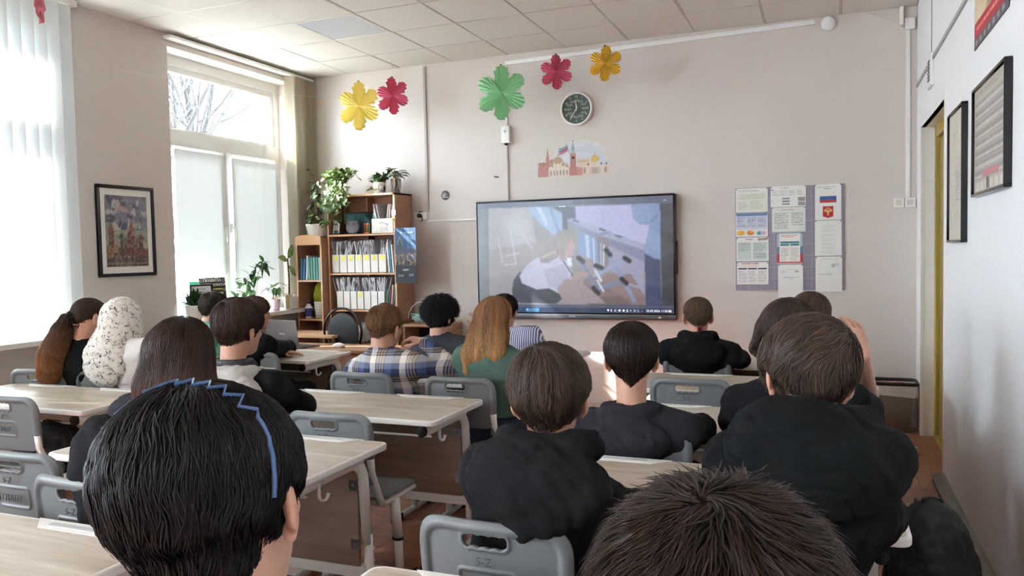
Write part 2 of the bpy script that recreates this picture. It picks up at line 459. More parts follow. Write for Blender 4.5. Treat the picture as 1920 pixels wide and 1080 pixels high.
_t.links.new(_ge.outputs['Backfacing'], _iv.inputs[1]); _t.links.new(_fr.outputs[0], _mm.inputs[0]); _t.links.new(_iv.outputs[0], _mm.inputs[1]); _t.links.new(_mm.outputs[0], _mx.inputs[0]); _t.links.new(_tr.outputs[0], _mx.inputs[1]); _t.links.new(_gl.outputs[0], _mx.inputs[2]); _t.links.new(_mx.outputs[0], _t.nodes['Material Output'].inputs[0])
M['beech'] = wood('beech_laminate', '#9c7257', '#aa8167', 2.2, (3, 3, 14) , .42)
M['beech_in'] = M['beech']
M['beech_edge'] = mat('beech_edge', '#cfa47c', .45)
M['teacherwood'] = wood('brown_table_top', '#94694d', '#a67c60', 2.5, (1, 8, 8), .3)
M['oak'] = wood('grey_oak_laminate', '#a3937f', '#cabfb0', 1.7, (1.1, 10, 10), .38, c3='#8a7966')
M['panelwood'] = wood('brown_oak_panel', '#7a6557', '#94806f', 1.9, (1.2, 6, 9), .45, c3='#4e3e34')
M['chairgrey'] = mat('grey_chair_plastic', '#6f7375', .42, bump=(350, .06))
M['emboss'] = mat('grey_chair_emboss', '#4b4f52', .5)

# floor: square vinyl tiles of parquet look
m = bpy.data.materials.new('red_brown_vinyl_floor'); m.use_nodes = True; t = m.node_tree; b = t.nodes['Principled BSDF']
tc = t.nodes.new('ShaderNodeTexCoord'); br = t.nodes.new('ShaderNodeTexBrick'); br.offset = 0.5
br.inputs['Scale'].default_value = 1; br.inputs['Brick Width'].default_value = .36; br.inputs['Row Height'].default_value = .30
br.inputs['Mortar Size'].default_value = .003; br.inputs['Mortar'].default_value = (*hexc('#4d2f22'), 1)
br.inputs['Color1'].default_value = (*hexc('#a06b52'), 1); br.inputs['Color2'].default_value = (*hexc('#8a553d'), 1)
n = t.nodes.new('ShaderNodeTexNoise'); n.inputs['Scale'].default_value = 7; n.inputs['Detail'].default_value = 8; n.inputs['Distortion'].default_value = 1.2
mx = t.nodes.new('ShaderNodeMix'); mx.data_type = 'RGBA'; mx.blend_type = 'OVERLAY'; mx.inputs[0].default_value = .5
t.links.new(tc.outputs['Object'], br.inputs['Vector']); t.links.new(tc.outputs['Object'], n.inputs['Vector'])
t.links.new(br.outputs['Color'], mx.inputs[6]); t.links.new(n.outputs['Fac'], mx.inputs[7]); t.links.new(mx.outputs[2], b.inputs['Base Color'])
b.inputs['Roughness'].default_value = .38; M['floor'] = m

# ------------------------------------------------------------------ the room
XL, XR, YF, YB, ZC = -5.23, .684, 7.229, -6.0, 3.433
def struct(mb, name, material=None, **k):
    return tag(mb.build(name, material, **k), kind='structure')
struct(MB().box((XL - .4, YB - .2, -.12), (XR + .35, YF + .2, 0)), 'floor', M['floor'])
struct(MB().box((XL - .4, YF, 0), (XR + .35, YF + .2, ZC + .15)), 'wall_front', M['wall'])
struct(MB().box((XL - .4, YB - .2, 0), (XR + .35, YB, ZC + .15)), 'wall_back', M['wall'])
# right wall with the doorway
DY0, DY1, DZ = 5.60, 6.90, 2.41
w = MB(); w.box((XR, YB, 0), (XR + .3, DY0, ZC)); w.box((XR, DY1, 0), (XR + .3, YF, ZC)); w.box((XR, DY0, DZ), (XR + .3, DY1, ZC))
struct(w, 'wall_right', M['wallR'])
# left wall with windows, the unseen rear pair added for light
w = MB(); ys = [YB] + [v for p in sorted(WINS) for v in p] + [YF]
for i in range(0, len(ys), 2): w.box((XL - .4, ys[i], 0), (XL, ys[i + 1], ZC))
for a, b_ in WINS: w.box((XL - .4, a, 0), (XL, b_, .97)); w.box((XL - .4, a, 3.33), (XL, b_, ZC))
struct(w, 'wall_left', M['wall'])
# ceiling: recessed panels between bars
cx0, cy0 = -4.689 - .6, YF - .572 + .6
w = MB(); w.box((XL - .4, YB - .2, ZC + .012), (XR + .35, YF + .2, ZC + .15), M['gap'])
xs = [XL] + [cx0 + .6 * k for k in range(0, 12) if XL + .02 < cx0 + .6 * k < XR - .02] + [XR]
yy = [YF] + [cy0 - .6 * k for k in range(1, 26) if cy0 - .6 * k > YB + .05] + [YB]
LAMPS = [(2, 2)]
rng = random.Random(4)
for i in range(len(xs) - 1):
    for j in range(len(yy) - 1):
        if (i, j) in LAMPS: continue
        g = .009
        z = ZC + rng.choice([.0, .002, .004])
        w.box((xs[i] + g, yy[j + 1] + g, z), (xs[i + 1] - g, yy[j] - g, ZC + .02), M['tile'])
for x in xs: w.box((x - .006, YB, ZC + .001), (x + .006, YF, ZC + .01), M['tbar'])
for y in yy: w.box((XL, y - .006, ZC + .0015), (XR, y + .006, ZC + .01), M['tbar'])
struct(w, 'ceiling')
M['diffuser'] = mat('lamp_diffuser', '#c3c8d2', .35)
for q, (i, j) in enumerate(LAMPS):
    t_ = thing('ceiling_light', '', 'ceiling light', ((xs[i] + xs[i + 1]) / 2, (yy[j] + yy[j + 1]) / 2, ZC))
    t_['label'] = ['unlit bluish square ceiling light panel near the window corner', 'unlit square ceiling panel light toward the door'][q] if q < 2 else 'unlit square ceiling panel light behind the viewer'
    if q >= 2: t_['group'] = 'ceiling lights at the back of the room'
    hx, hy = (xs[i + 1] - xs[i]) / 2 - .01, (yy[j] - yy[j + 1]) / 2 - .01
    MB().box((-hx, -hy, .001), (hx, hy, .03)).build('diffuser', M['diffuser'], t_)
    f = MB(); f.box((-hx - .004, -hy - .004, -.002), (hx + .004, -hy + .012, .004)); f.box((-hx - .004, hy - .012, -.002), (hx + .004, hy + .004, .004)); f.box((-hx - .004, -hy, -.002), (-hx + .012, hy, .004)); f.box((hx - .012, -hy, -.002), (hx + .004, hy, .004)); f.build('frame', M['white'], t_)
    if q >= 1: pass

# ---- windows: frame, transom, two sashes
def window(n, y0, y1, sheets):
    X = -5.45; z0, z1 = .97, 3.33; zt0, zt1 = 2.53, 2.67; ym = y0 + (y1 - y0) * .505
    w = bpy.data.objects.new('window_%d' % n, None); COL.objects.link(w); w.location = (X, (y0 + y1) / 2, z0); tag(w, kind='structure')
    o = Vector(w.location); B = lambda mb, a, c: mb.box(Vector(a) - o, Vector(c) - o)
    f = MB(); e = .06
    B(f, (X - .05, y0, z0), (X + .03, y0 + e, z1)); B(f, (X - .05, y1 - e, z0), (X + .03, y1, z1)); B(f, (X - .05, y0 + e, z1 - .09), (X + .03, y1 - e, z1)); B(f, (X - .05, y0 + e, z0), (X + .03, y1 - e, z0 + .06))
    B(f, (X - .05, y0 + e, zt0), (X + .03, y1 - e, zt1)); B(f, (X - .05, ym - .03, z0 + .06), (X + .025, ym + .03, zt0))
    f.build('window_frame', M['pvc'], w)
    for ya, yb, za, zb in ((y0 + e, y1 - e, zt1, z1 - .09),):
        g = MB(); k = .055
        for a_, b_ in (((ya, za), (yb, za + .02)), ((ya, zb - k), (yb, zb)), ((ya, za + .02), (ya + k * 1.6, zb - k)), ((yb - k, za + .02), (yb, zb - k))):
            B(g, (X - .04, a_[0], a_[1]), (X + .012, b_[0], b_[1]))
        g.build('transom_sash', M['pvc'], w)
        B(gl := MB(), (X - .012, ya + .03, za + .01), (X - .006, yb - .03, zb - .03)); gl.build('transom_glass', M['glass'], w)
    for s_, (ya, yb) in enumerate(((y0 + e, ym - .03), (ym + .03, y1 - e))):
        za, zb = z0 + .06, zt0 - .005; g = MB(); k = .075
        B(g, (X - .04, ya, za), (X + .045, yb, za + k)); B(g, (X - .04, ya, zb - .03), (X + .045, yb, zb)); B(g, (X - .04, ya, za + k), (X + .045, ya + k * .8, zb - .03)); B(g, (X - .04, yb - k * .8, za + k), (X + .045, yb, zb - .03))
        g.build('sash', M['pvc'], w)
        gl = MB(); B(gl, (X - .012, ya + .04, za + .04), (X - .006, yb - .04, zb - .02)); gl.build('sash_glass', M['glass'], w)
        yh = yb - .035 if s_ == 0 else ya + .035
        h = MB(); B(h, (X + .045, yh - .014, 1.76), (X + .058, yh + .014, 1.84)); h.tube([Vector((X + .05, yh, 1.80)) - o, Vector((X + .09, yh, 1.80)) - o, Vector((X + .095, yh, 1.78)) - o, Vector((X + .088, yh, 1.66)) - o], .009, 8)
        h.build('window_handle', M['pvc'], w)
    # sill board
    sb = MB(); B(sb, (X + .02, y0 - .06, z0 - .035), (XL + .20, y1 + .06, z0 + .004)); s = sb.build('window_sill', M['white'], w, bevel=.008)
    return w
for i, (a, b_) in enumerate(WINS): window(i + 1, a, b_, i == 0)

# sheets fixed over the sashes of the near window (wrinkled translucent cloth)
def cloth_sheet(name, y0, y1, z0, z1, x, amp, m, label, torn=None, ny=60, nz=90, seed=1):
    rng = np.random.default_rng(seed); u, v = np.meshgrid(np.linspace(0, 1, ny), np.linspace(0, 1, nz))
    lo = np.full(ny, z0) if torn is None else np.interp(np.linspace(0, 1, ny), torn[0], torn[1])
    Z = z1 + (lo[None, :] - z1) * v; Y = y0 + (y1 - y0) * u
    D = amp * (np.sin(u * 9 + 2 * v + 1) * .4 + np.sin(u * 17 - 3 * v * v + 2) * .35 * v + np.sin(u * 31 + v * 4) * .2 + np.sin(v * 23 + u * 5) * .12)
    V = np.stack([(x + D).ravel(), Y.ravel(), Z.ravel()], 1); V -= [x, (y0 + y1) / 2, z0]
    i = np.arange(ny * nz).reshape(nz, ny); Q = np.stack([i[1:, :-1].ravel(), i[1:, 1:].ravel(), i[:-1, 1:].ravel(), i[:-1, :-1].ravel()], 1)
    o = link(name, np_mesh(name, V, Q, mats=[m])); o.location = (x, (y0 + y1) / 2, z0)
    md = o.modifiers.new('thickness', 'SOLIDIFY'); md.thickness = .0012
    tag(o, label, 'curtain'); return o
M['sheet'] = translucent('white_sheet_cloth', '#e3e5e5', '#dfe3e3', .12)
cloth_sheet('window_sheet', 5.44, 6.08, 1.2, 2.495, -5.385, .006, M['sheet'], 'white translucent sheet with torn lower edge over the left window sash', torn=([0, .35, .5, .62, .8, 1], [1.40, 1.47, 1.62, 1.50, 1.30, 1.36]), seed=2)
cloth_sheet('window_sheet', 6.17, 6.86, 1.13, 2.485, -5.385, .005, M['sheet'], 'white translucent sheet covering the right window sash', seed=5)

# ---- doorway
dr = bpy.data.objects.new('door_1', None); COL.objects.link(dr); dr.location = (XR + .2, (DY0 + DY1) / 2, 0); tag(dr, kind='structure')
o = Vector(dr.location); M['gold'] = mat('ochre_door_paint', '#a8923c', .35); M['golddk'] = mat('ochre_door_leaf', '#957f30', .35)
f = MB(); B = lambda mb, a, c, mm=None: mb.box(Vector(a) - o, Vector(c) - o, mm)
xd = .775
B(f, (xd, DY1 - .1, 0), (xd + .06, DY1, DZ)); B(f, (xd, DY0, 0), (xd + .06, DY0 + .09, DZ)); B(f, (xd, DY0 + .09, DZ - .09), (xd + .06, DY1 - .1, DZ)); B(f, (xd, DY0, 0), (xd + .06, DY1, .03))
f.build('door_frame', M['gold'], dr, bevel=.004)
f = MB(); B(f, (xd + .022, DY0 + .1, .035), (xd + .055, DY1 - .115, DZ - .1))
for za, zb in ((.25, 1.0), (1.15, 2.1)): B(f, (xd + .016, DY0 + .25, za), (xd + .023, DY1 - .27, zb))
f.build('door_leaf', M['golddk'], dr, bevel=.004)
f = MB(); f.tube([Vector((xd + .02, DY0 + .17, 1.02)) - o, Vector((xd - .03, DY0 + .17, 1.02)) - o, Vector((xd - .035, DY0 + .28, 1.02)) - o], .009, 8); f.build('door_handle', M['steel'], dr)
w = MB(); w.box((XR + .29, DY0 - .05, 0), (XR + .33, DY1 + .05, DZ + .05)); struct(w, 'trim_3', M['dkgrey'])
# plastic corner angles round the opening
w = MB(); w.box((XR - .004, DY1 - .005, 0), (XR + .02, DY1 + .02, DZ + .02)); w.box((XR - .004, DY0 - .025, 0), (XR + .03, DY0 + .002, DZ + .05)); w.box((XR - .004, DY0, DZ), (XR + .03, DY1, DZ + .018))
struct(w, 'trim_1', M['white'])
# cable duct along the foot of the right wall
M['duct'] = mat('grey_floor_duct', '#77746c', .45, noise=(8, .15))
w = MB(); w.prism([(XR, 0), (XR - .062, 0), (XR - .062, .035), (XR - .05, .048), (XR - .02, .062), (XR, .066)], YB, DY0 - .03, 'y', M['duct'])
w.box((XR - .064, YB, .014), (XR - .06, DY0 - .03, .02), M['gap'])
struct(w, 'baseboard_right')
w = MB(); w.box((XL, YF - .015, 0), (XR, YF, .06)); struct(w, 'baseboard_front', M['wall'])
w = MB(); w.box((XL, YB, 0), (XL + .015, YF, .06)); struct(w, 'baseboard_left', M['wall'])
# radiators' pipe box under the window and the boxed lower wall band
M['lowerwall'] = M['wall']

# ---- outside: ground and bare trees
M['snow'] = mat('pale_ground', '#a9a79f', .9, noise=(1.5, .3)); M['bark'] = mat('grey_bark', '#1c1815', .9, noise=(14, .4))
struct(MB().box((-60, -30, -1.6), (XL - .45, 45, -1.5)), 'ground', M['snow'])
def bare_tree(x, y, h, seed, label):
    rng = random.Random(seed); t_ = thing('bare_tree', label, 'tree', (x, y, -1.5), 0, None); m = MB()
    def br(p, d, L, r, lv):
        n = 5; pts = [p]; q = p.copy(); dd = d.copy()
        for i in range(n):
            dd = (dd + Vector((rng.uniform(-.16, .16), rng.uniform(-.16, .16), rng.uniform(-.02, .10)))).normalized(); q = q + dd * L / n; pts.append(q.copy())
        m.tube(pts, [r * (1 - .6 * i / n) for i in range(n + 1)], 6 if lv < 2 else 4)
        if lv >= 4: return
        for k in range({0: 7, 1: 5, 2: 4, 3: 3}[lv]):
            i = rng.randint(1 if lv else 2, n); ax = Vector((rng.uniform(-1, 1), rng.uniform(-1, 1), rng.uniform(.0, .9))).normalized()
            br(pts[i], (dd * .55 + ax * .8).normalized(), L * rng.uniform(.45, .7), r * (.55 - .04 * i) , lv + 1)
    br(Vector((0, 0, 0)), Vector((0, 0, 1)), h, h * .022, 0); m.build('branches', M['bark'], t_)
bare_tree(-10.5, 10.3, 5.6, 3, 'bare leafless tree outside the window, left of the transom view')
bare_tree(-13.5, 14.6, 6.8, 11, 'bare leafless tree outside the window, right of the transom view')
bare_tree(-21, 15.0, 8.5, 8, 'bare leafless tree standing farther off outside the window')

# ---- blinds of the second window
M['slat'] = translucent('blind_slat', '#c4c8c8', '#c9cfd2', .045); M['slat_thin'] = translucent('thin_blind_slat', '#d3d6d6', '#e6ebef', .6)
M['slatbeige'] = translucent('beige_blind_slat', '#b9b0a0', '#c2b48f', .35)
def blind(yc, y0, y1, label, seed, sm='slat'):
    bl = thing('vertical_blind', label, 'blind', (-5.165, yc, 1.08))
    m = MB(); rng = random.Random(seed); y = y0
    while y < y1:
        a = .35 + rng.uniform(-.06, .06); c_ = .057; dx, dy = math.sin(a) * c_, math.cos(a) * c_
        z0 = .025 + rng.uniform(-.004, .004); cv = .006
        P = [(-dx, -dy), (-dx * .4 - cv, -dy * .4), (dx * .4 - cv, dy * .4), (dx, dy)]
        V = [(px_, y + py_ - yc, z) for z in (z0, 2.305) for px_, py_ in P]
        m.add(V, [(0, 1, 5, 4), (1, 2, 6, 5), (2, 3, 7, 6)], M[sm], True); y += .098
    m.build('slats', None, bl)
    m = MB(); y = y0
    while y < y1 - .08:
        m.tube([(0, y - yc + .098 * q / 6, .03 - .022 * math.sin(PI * q / 6)) for q in range(7)], .0016, 4); m.box((-.006, y - yc - .04, .008), (.006, y - yc + .04, .03)); y += .098
    m.build('bead_chain', M['white'], bl)
    MB().box((-.03, y0 - yc - .07, 2.305), (.03, y1 - yc + .07, 2.35)).build('head_rail', M['white'], bl, bevel=.004)
blind(3.1, 1.95, 4.24, 'white vertical slat blind drawn over the near left window', 2)
blind(.25, -.95, 1.35, 'white vertical slat blind behind the viewer over the third window', 3, 'slat_thin')
# gathered vertical blind in the corner and its rail
cb = thing('vertical_blind', 'beige vertical blind gathered at the right side of the corner window', 'blind', (-5.17, 6.99, 1.0))
m = MB(); rng = random.Random(7)
for q in range(17):
    y = -.17 + q * .0215; a = 1.15 + rng.uniform(-.15, .15); dx, dy = math.sin(a) * .05, math.cos(a) * .05; low = .0 + rng.uniform(0, .02)
    top = [(-dx, y - dy), (-.01, y + .006), (dx, y + dy)]; V = [(p[0], p[1], low) for p in top] + [(p[0], p[1], 2.375) for p in top]
    m.add(V, [(0, 1, 4, 3), (1, 2, 5, 4)], M['slatbeige'], True)
m.build('slats', None, cb)
m = MB(); 
V = []; n_ = 14
for i in range(n_ + 1):
    f_ = i / n_; V += [(-.02 + .03 * f_, .17 + .05 * f_ ** 1.5, 2.37 * (1 - f_) + .75 * f_), (.055 - .01 * f_, .19 + .035 * f_, 2.37 * (1 - f_) + .75 * f_)]
m.add(V, [(2 * i, 2 * i + 1, 2 * i + 3, 2 * i + 2) for i in range(n_)], M['slatbeige'], True); m.build('loose_slat', None, cb)
rl = MB(); rl.box((-.055, -1.0, 0), (.035, 1.0, .022)); rl.box((-.05, -.995, -.004), (-.01, .995, 0)); rl.box((.0, -.995, -.004), (.03, .995, 0))
tag(rl.build('curtain_rail', M['white'], loc=(-5.17, 6.205, 3.385), bevel=.003), 'long white curtain rail over the corner window under the ceiling', 'curtain rail')

# ------------------------------------------------------------------ school chair (root at the floor under the seat, facing +Y, back at y = -0.20)
def make_chair():
    t = thing('school_chair', 'x', 'chair')
    # backrest from a distance field: bowed panel, thick rolled rim, hand slot with finger waves, raised frame
    F = Field(axis_pts(-.235, .235, .0032), axis_pts(-.285, -.135, .0032), axis_pts(.545, .875, .0032)); X, Y, Z = np.ix_(*F.ax)
    yc = -.245 + .55 * X ** 2 + .10 * (.86 - Z)          # bowed
    w = Y - yc; hx = .205 - .06 * np.clip(.72 - Z, 0, 1)
    def rr(u, v, bx, bz, r): 
        qx = np.abs(u) - bx + r; qz = np.abs(v) - bz + r
        return np.minimum(np.maximum(qx, qz), 0) + np.sqrt(np.maximum(qx, 0) ** 2 + np.maximum(qz, 0) ** 2) - r
    d2 = rr(X, Z - .715, hx, .137, .055)
    d2b = rr(X, Z - .755, hx, .20, .055)                 # rim outline: open at the bottom
    panel = np.maximum(d2, np.abs(w) - .0035)
    rim = np.sqrt((np.minimum(np.maximum(rr(X, Z - .655, hx - .001, .195, .07), -.5), .5) + .013) ** 2 + w ** 2) - .0155
    rim = np.maximum(rim, .60 - Z)
    def sm(a, b, k): h = np.clip(.5 + .5 * (a - b) / k, 0, 1); return a + (b - a) * h - k * h * (1 - h)
    D = sm(np.broadcast_to(panel, F.F.shape), np.broadcast_to(rim, F.F.shape), .008)
    sl = rr(X + .012, Z - .800 - .004 * np.abs(np.sin(X * 105)), .060, .016, .012)
    D = sm(D, np.sqrt((sl - .004) ** 2 + (w + .004) ** 2) - .006, .006)
    D = np.maximum(D, -sl + 0 * D)
    fr = rr(X + .012, Z - .688, .078, .036, .012); D = sm(D, np.sqrt(fr ** 2 + (w + .004) ** 2) - .0042, .005)
    for sx in (-1, 1):
        D = sm(D, np.sqrt((X - sx * (hx - .012)) ** 2 + (w * 1.0) ** 2) + np.maximum(0, np.abs(Z - .66) - .12) - .0135, .006)
    F.F = D.astype(np.float32); V, Q = F.mesh()
    link('backrest', np_mesh('backrest', V, Q, mats=[M['chairgrey']]), t)
    # pressed emblem and lettering on the back
    e = text_obj('emblem', '5-Z', .030, M['emboss'], None, ext=.0012); e.parent = t; e.location = (-.012, -.2525, .753); e.rotation_euler = (PI / 2, 0, 0)
    x2 = text_obj('lettering', 'АТЛАНТ', .032, M['emboss'], None, ext=.0012); x2.parent = t; x2.location = (-.012, -.2462, .688); x2.rotation_euler = (PI / 2 - .09, 0, 0)
    # seat
    F = Field(axis_pts(-.225, .225, .006), axis_pts(-.225, .235, .006), axis_pts(.425, .49, .004)); X, Y, Z = np.ix_(*F.ax)
    s = rr(X, Y - .0, .205 - .02 * np.clip(-Y * 4, 0, 1), .205, .06); zc = .458 - .10 * np.clip(Y - .13, 0, 1) ** 1 * 1.2 + .12 * X ** 2 + .25 * np.clip(-Y - .10, 0, 1)
    F.F = (np.maximum(s + .004, np.abs(Z - zc) - .005)).astype(np.float32) + 0 * F.F - .002
    V, Q = F.mesh(); link('seat', np_mesh('seat', V, Q, mats=[M['chairgrey']]), t)
    for sx in (-1, 1):
        x = sx * .205
        m = MB(); m.tube([(x * .93, -.212, .66), (x * .93, -.205, .60), (x * .95, -.16, .49), (x * .95, -.13, .445)], .0135, 10, flat=1.3); m.tube([(x * .95, -.15, .455), (x * .95, -.12, .436), (x * .95, .17, .436)], .011, 8)
        m.build('side_frame', M['whitemetal'], t)
        m = MB(); m.tube([(x * .95, -.02, .436), (x * .95, .0, .25)], .018, 10, flat=1.35); m.tube([(x * .95, .0, .30), (x * .95, .012, .03)], .015, 10, flat=1.35); lg = m.build('leg', M['whitemetal'], t)
        m = MB(); m.tube([(x * .95, -.001, .256), (x * .95, .0, .246)], .0205, 12, flat=1.35, material=M['rubber'])
        for zz in (.20, .16, .12): m.tube([(x * .95 + sx * .008, .005, zz), (x * .95 + sx * .019, .005, zz)], .004, 6, material=M['steel'])
        m.build('adjuster', None, lg)
        m = MB(); m.tube([(x * .95, -.19, .022), (x * .95, .20, .022)], .016, 8); fr_ = m.build('foot_rail', M['whitemetal'], t)
        for yy_ in (-1, 1):
            m = MB(); m.prism([(yy_ * .155, .002), (yy_ * .225, .002), (yy_ * .225, .03), (yy_ * .155, .045)], x * .95 - .02, x * .95 + .02, 'x'); m.build('end_cap', M['rubber'], fr_)
    m = MB(); m.tube([(-.19, .005, .10), (.19, .005, .10)], .011, 8); m.tube([(-.19, -.10, .432), (.19, -.10, .432)], .010, 8); m.tube([(-.19, .12, .432), (.19, .12, .432)], .010, 8); m.build('crossbar', M['whitemetal'], t)
    return t
chair0 = make_chair(); _used = []
def chair(x, y, label, rz=0, group='grey school chairs at the desks'):
    """(x, y) = middle of the top of the back"""
    p = Vector((x, y)) - Vector((math.sin(-rz) * -.245, math.cos(rz) * -.245)); 
    if not _used:
        _used.append(1); chair0.location = (p.x, p.y, 0); chair0.rotation_euler = (0, 0, rz); tag(chair0, label, group=group); return chair0
    return dup(chair0, (p.x, p.y, 0), rz, label, group)

# ------------------------------------------------------------------ double desk (root at the floor under its middle, pupils sit at -Y)
DW, DD, DH = 1.235, .565, .76
def make_desk():
    t = thing('school_desk', 'x', 'desk'); hx, hy = DW / 2, DD / 2
    tp = MB(); tp.prism(rrect(-hx, -hy, hx, hy, .035), DH - .026, DH, 'z'); tp = tp.build('table_top', M['whitemetal'], t, bevel=.006, seg=3)
    MB().prism(rrect(-hx + .012, -hy + .012, hx - .012, hy - .012, .026), DH - .001, DH + .0006, 'z').build('wood_surface', M['oak'], tp)
    for cx in (-.30, .30):
        m = MB(); a, b_, c_ = hy - .004, hy - .062, DH
        P = [(cx - .20, a), (cx + .20, a), (cx + .135, b_), (cx - .135, b_)]; m.prism(P, c_ + .0008, c_ + .0035, 'z')
        m2 = rrect(cx - .125, b_ + .012, cx + .125, a - .014, .010, 4); m.prism(m2, c_ + .0035, c_ + .0045, 'z')
        pt = m.build('pen_tray', M['white'], t)
        m = MB(); m.prism(rrect(cx - .118, b_ + .017, cx + .118, a - .019, .007, 4), c_ + .0045, c_ + .0049, 'z', M['traydk']); m.build('groove', None, pt)
    for sx in (-1, 1):
        x = sx * (hx - .075)
        m = MB(); pts = [(x, -hy + .03, DH - .055), (x, hy - .17, DH - .055)] + [(x, hy - .17 + .085 * math.sin(a), DH - .14 + .085 * math.cos(a)) for a in (.3, .6, .9, 1.2, 1.45)] + [(x, hy - .065, .36)]
        m.tube(pts, .020, 12, flat=1.25); m.box((x - .018, -hy + .05, DH - .06), (x + .018, hy - .10, DH - .026))
        m.box((x - .006, -hy + .045, DH - .082), (x + .006, -hy + .20, DH - .03))
        s = m.build('side_frame', M['whitemetal'], t)
        m = MB(); m.tube([(x, -hy + .012, DH - .055), (x, -hy + .034, DH - .055)], .0215, 12, flat=1.2); m.build('end_cap', M['rubber'], s)
        m = MB(); m.tube([(x, hy - .066, .40), (x, hy - .05, .03)], .0165, 10, flat=1.3)
        for zz in (.34, .29, .24, .19): m.tube([(x + sx * .012, hy - .058, zz), (x + sx * .0235, hy - .058, zz)], .0055, 8)
        m.build('leg', M['whitemetal'], t)
        m = MB(); m.tube([(x, -hy + .04, .022), (x, hy + .03, .022)], .018, 8, flat=1.2); fr_ = m.build('foot_rail', M['whitemetal'], t)
        for e in (-1, 1):
            y = -hy + .02 if e < 0 else hy + .05
            MB().prism([(y - .035, .002), (y + .035, .002), (y + .035 * (1 - .4 * e), .04), (y - .035 * (1 + .4 * e), .05)], x - .026, x + .026, 'x').build('end_cap', M['rubber'], fr_)
        m = MB(); hk = [(x + sx * .012, -hy + .17, DH - .06), (x + sx * .012, -hy + .17, DH - .105)] + [(x + sx * .012, -hy + .20 - .03 * math.cos(a), DH - .105 - .03 * math.sin(a)) for a in (.5, 1.1, 1.6, 2.2, 2.8)]
        m.tube(hk, .005, 6, flat=1.6); m.build('bag_hook', M['whitemetal'], t)
        for zz in (.60, .36):
            m = MB(); m.box((x - sx * .06, hy - .098, zz - .02), (x - sx * .016, hy - .093, zz + .02)); m.tube([(x - sx * .042, hy - .100, zz), (x - sx * .042, hy - .093, zz)], .007, 8, material=M['steel']); m.build('bracket', M['whitemetal'], t)
    MB().box((-hx + .10, hy - .092, .27), (hx - .10, hy - .076, .685)).build('modesty_panel', M['panelwood'], t, bevel=.002)
    m = MB(); m.box((-hx + .08, hy - .095, .225), (hx - .08, hy - .065, .268)); m.tube([(-hx + .08, -hy + .12, DH - .10), (hx - .08, -hy + .12, DH - .10)], .006, 8); m.box((-hx + .09, hy - .10, DH - .075), (hx - .09, hy - .08, DH - .028)); m.build('crossbar', M['whitemetal'], t, bevel=.003)
    return t
M['traydk'] = mat('tray_groove', '#bfc3c4', .4)
desk0 = make_desk(); _ud = []
def desk(xr, yf, label, rz=0, group='double school desks'):
    """xr = right end, yf = far edge"""
    p = (xr - DW / 2, yf - DD / 2, 0)
    if not _ud: _ud.append(1); desk0.location = p; tag(desk0, label, group=group); return desk0
    return dup(desk0, p, rz, label, group)
XM, XRt, XLf = -1.64, .205, -3.48
desk(XM, 1.61, 'grey oak desk at the bottom left with a white pen tray at its far edge')
desk(XM, 2.735, 'grey oak desk just right of the foreground boy with the blue headband')
desk(XM, 3.69, 'grey oak desk in the middle column behind the plaid-shirt boy\'s chair')
desk(XM, 4.65, 'middle column desk the plaid-shirt boy leans his elbow on')
desk(XM, 5.69, 'middle column desk nearest the front wall, before the curly-haired pupil')
desk(XRt, 1.635, 'desk at the bottom edge in the right column, beside the nearest two pupils')
desk(XRt, 2.785, 'right column desk the big black hoodie pupil leans on, backpack beside it')
desk(XRt, 3.81, 'right column desk with the short-sleeved pupil\'s bare elbow on its corner')
desk(XRt, 4.775, 'right column desk directly behind the ponytail pupil\'s chair')
desk(XRt, 5.72, 'right column desk nearest the front wall, before the ponytail pupil')
desk(XLf, 3.40, 'pale desk by the left window behind the ponytail girl and white headscarf')
desk(XLf, 4.36, 'left column desk in front of the white headscarf pupil')
desk(XLf + .02, 5.25, 'left column desk next to the teacher\'s table with the laptop')

chair(-.776, 1.75, 'grey chair in front at the bottom, under the boy in the black hoodie')
chair(-.18, 1.72, 'grey chair under the biggest black hoodie pupil at the right', -.05)
chair(-2.13, 1.70, 'grey chair at the left, just beside the headband boy in the view')
chair(-2.66, 1.88, 'empty grey chair with pressed lettering, cut by the left frame edge')
chair(-1.97, 2.77, 'empty grey chair pushed toward the second middle desk', .03)
chair(-2.50, 2.84, 'grey chair under the boy with headphones')
chair(-.668, 2.87, 'grey chair under the dark-haired pupil with pointed nape hair')
chair(-.08, 2.87, 'grey chair under the short-sleeved black t-shirt pupil')
chair(-1.83, 3.76, 'grey chair with white tube under the girl in the green sweater')
chair(-2.46, 3.78, 'grey chair under the boy in the plaid shirt')
chair(-.65, 4.02, 'empty grey chair with a see-through hand slot before the ponytail pupil\'s desk')
chair(-.05, 4.00, 'grey chair under the brown-haired pupil sitting below the notice board')
chair(-.75, 4.90, 'grey chair under the ponytail pupil in the black hoodie, farthest in the right column')
chair(-2.42, 4.74, 'grey chair under the curly black-haired pupil')
chair(-1.90, 4.74, 'grey chair under the pupil in the blue striped shirt')
chair(-3.80, 2.66, 'grey chair at the left frame edge with a black bag on its seat')
chair(-4.52, 3.40, 'grey chair under the ponytail girl by the window', .3)
chair(-4.06, 3.47, 'grey chair under the pupil with the white headscarf', .2)
chair(-4.30, 4.40, 'grey chair under the boy in the green hoodie')
chair(-3.72, 4.40, 'grey chair under the girl in black beside the green hoodie')
chair(-1.80, .78, 'grey chair below the bottom left desk')
chair(-.66, .52, 'grey chair under the foreground boy with the blue headband')
chair(-.08, .50, 'grey chair under the foreground pupil with short fluffy dark hair')

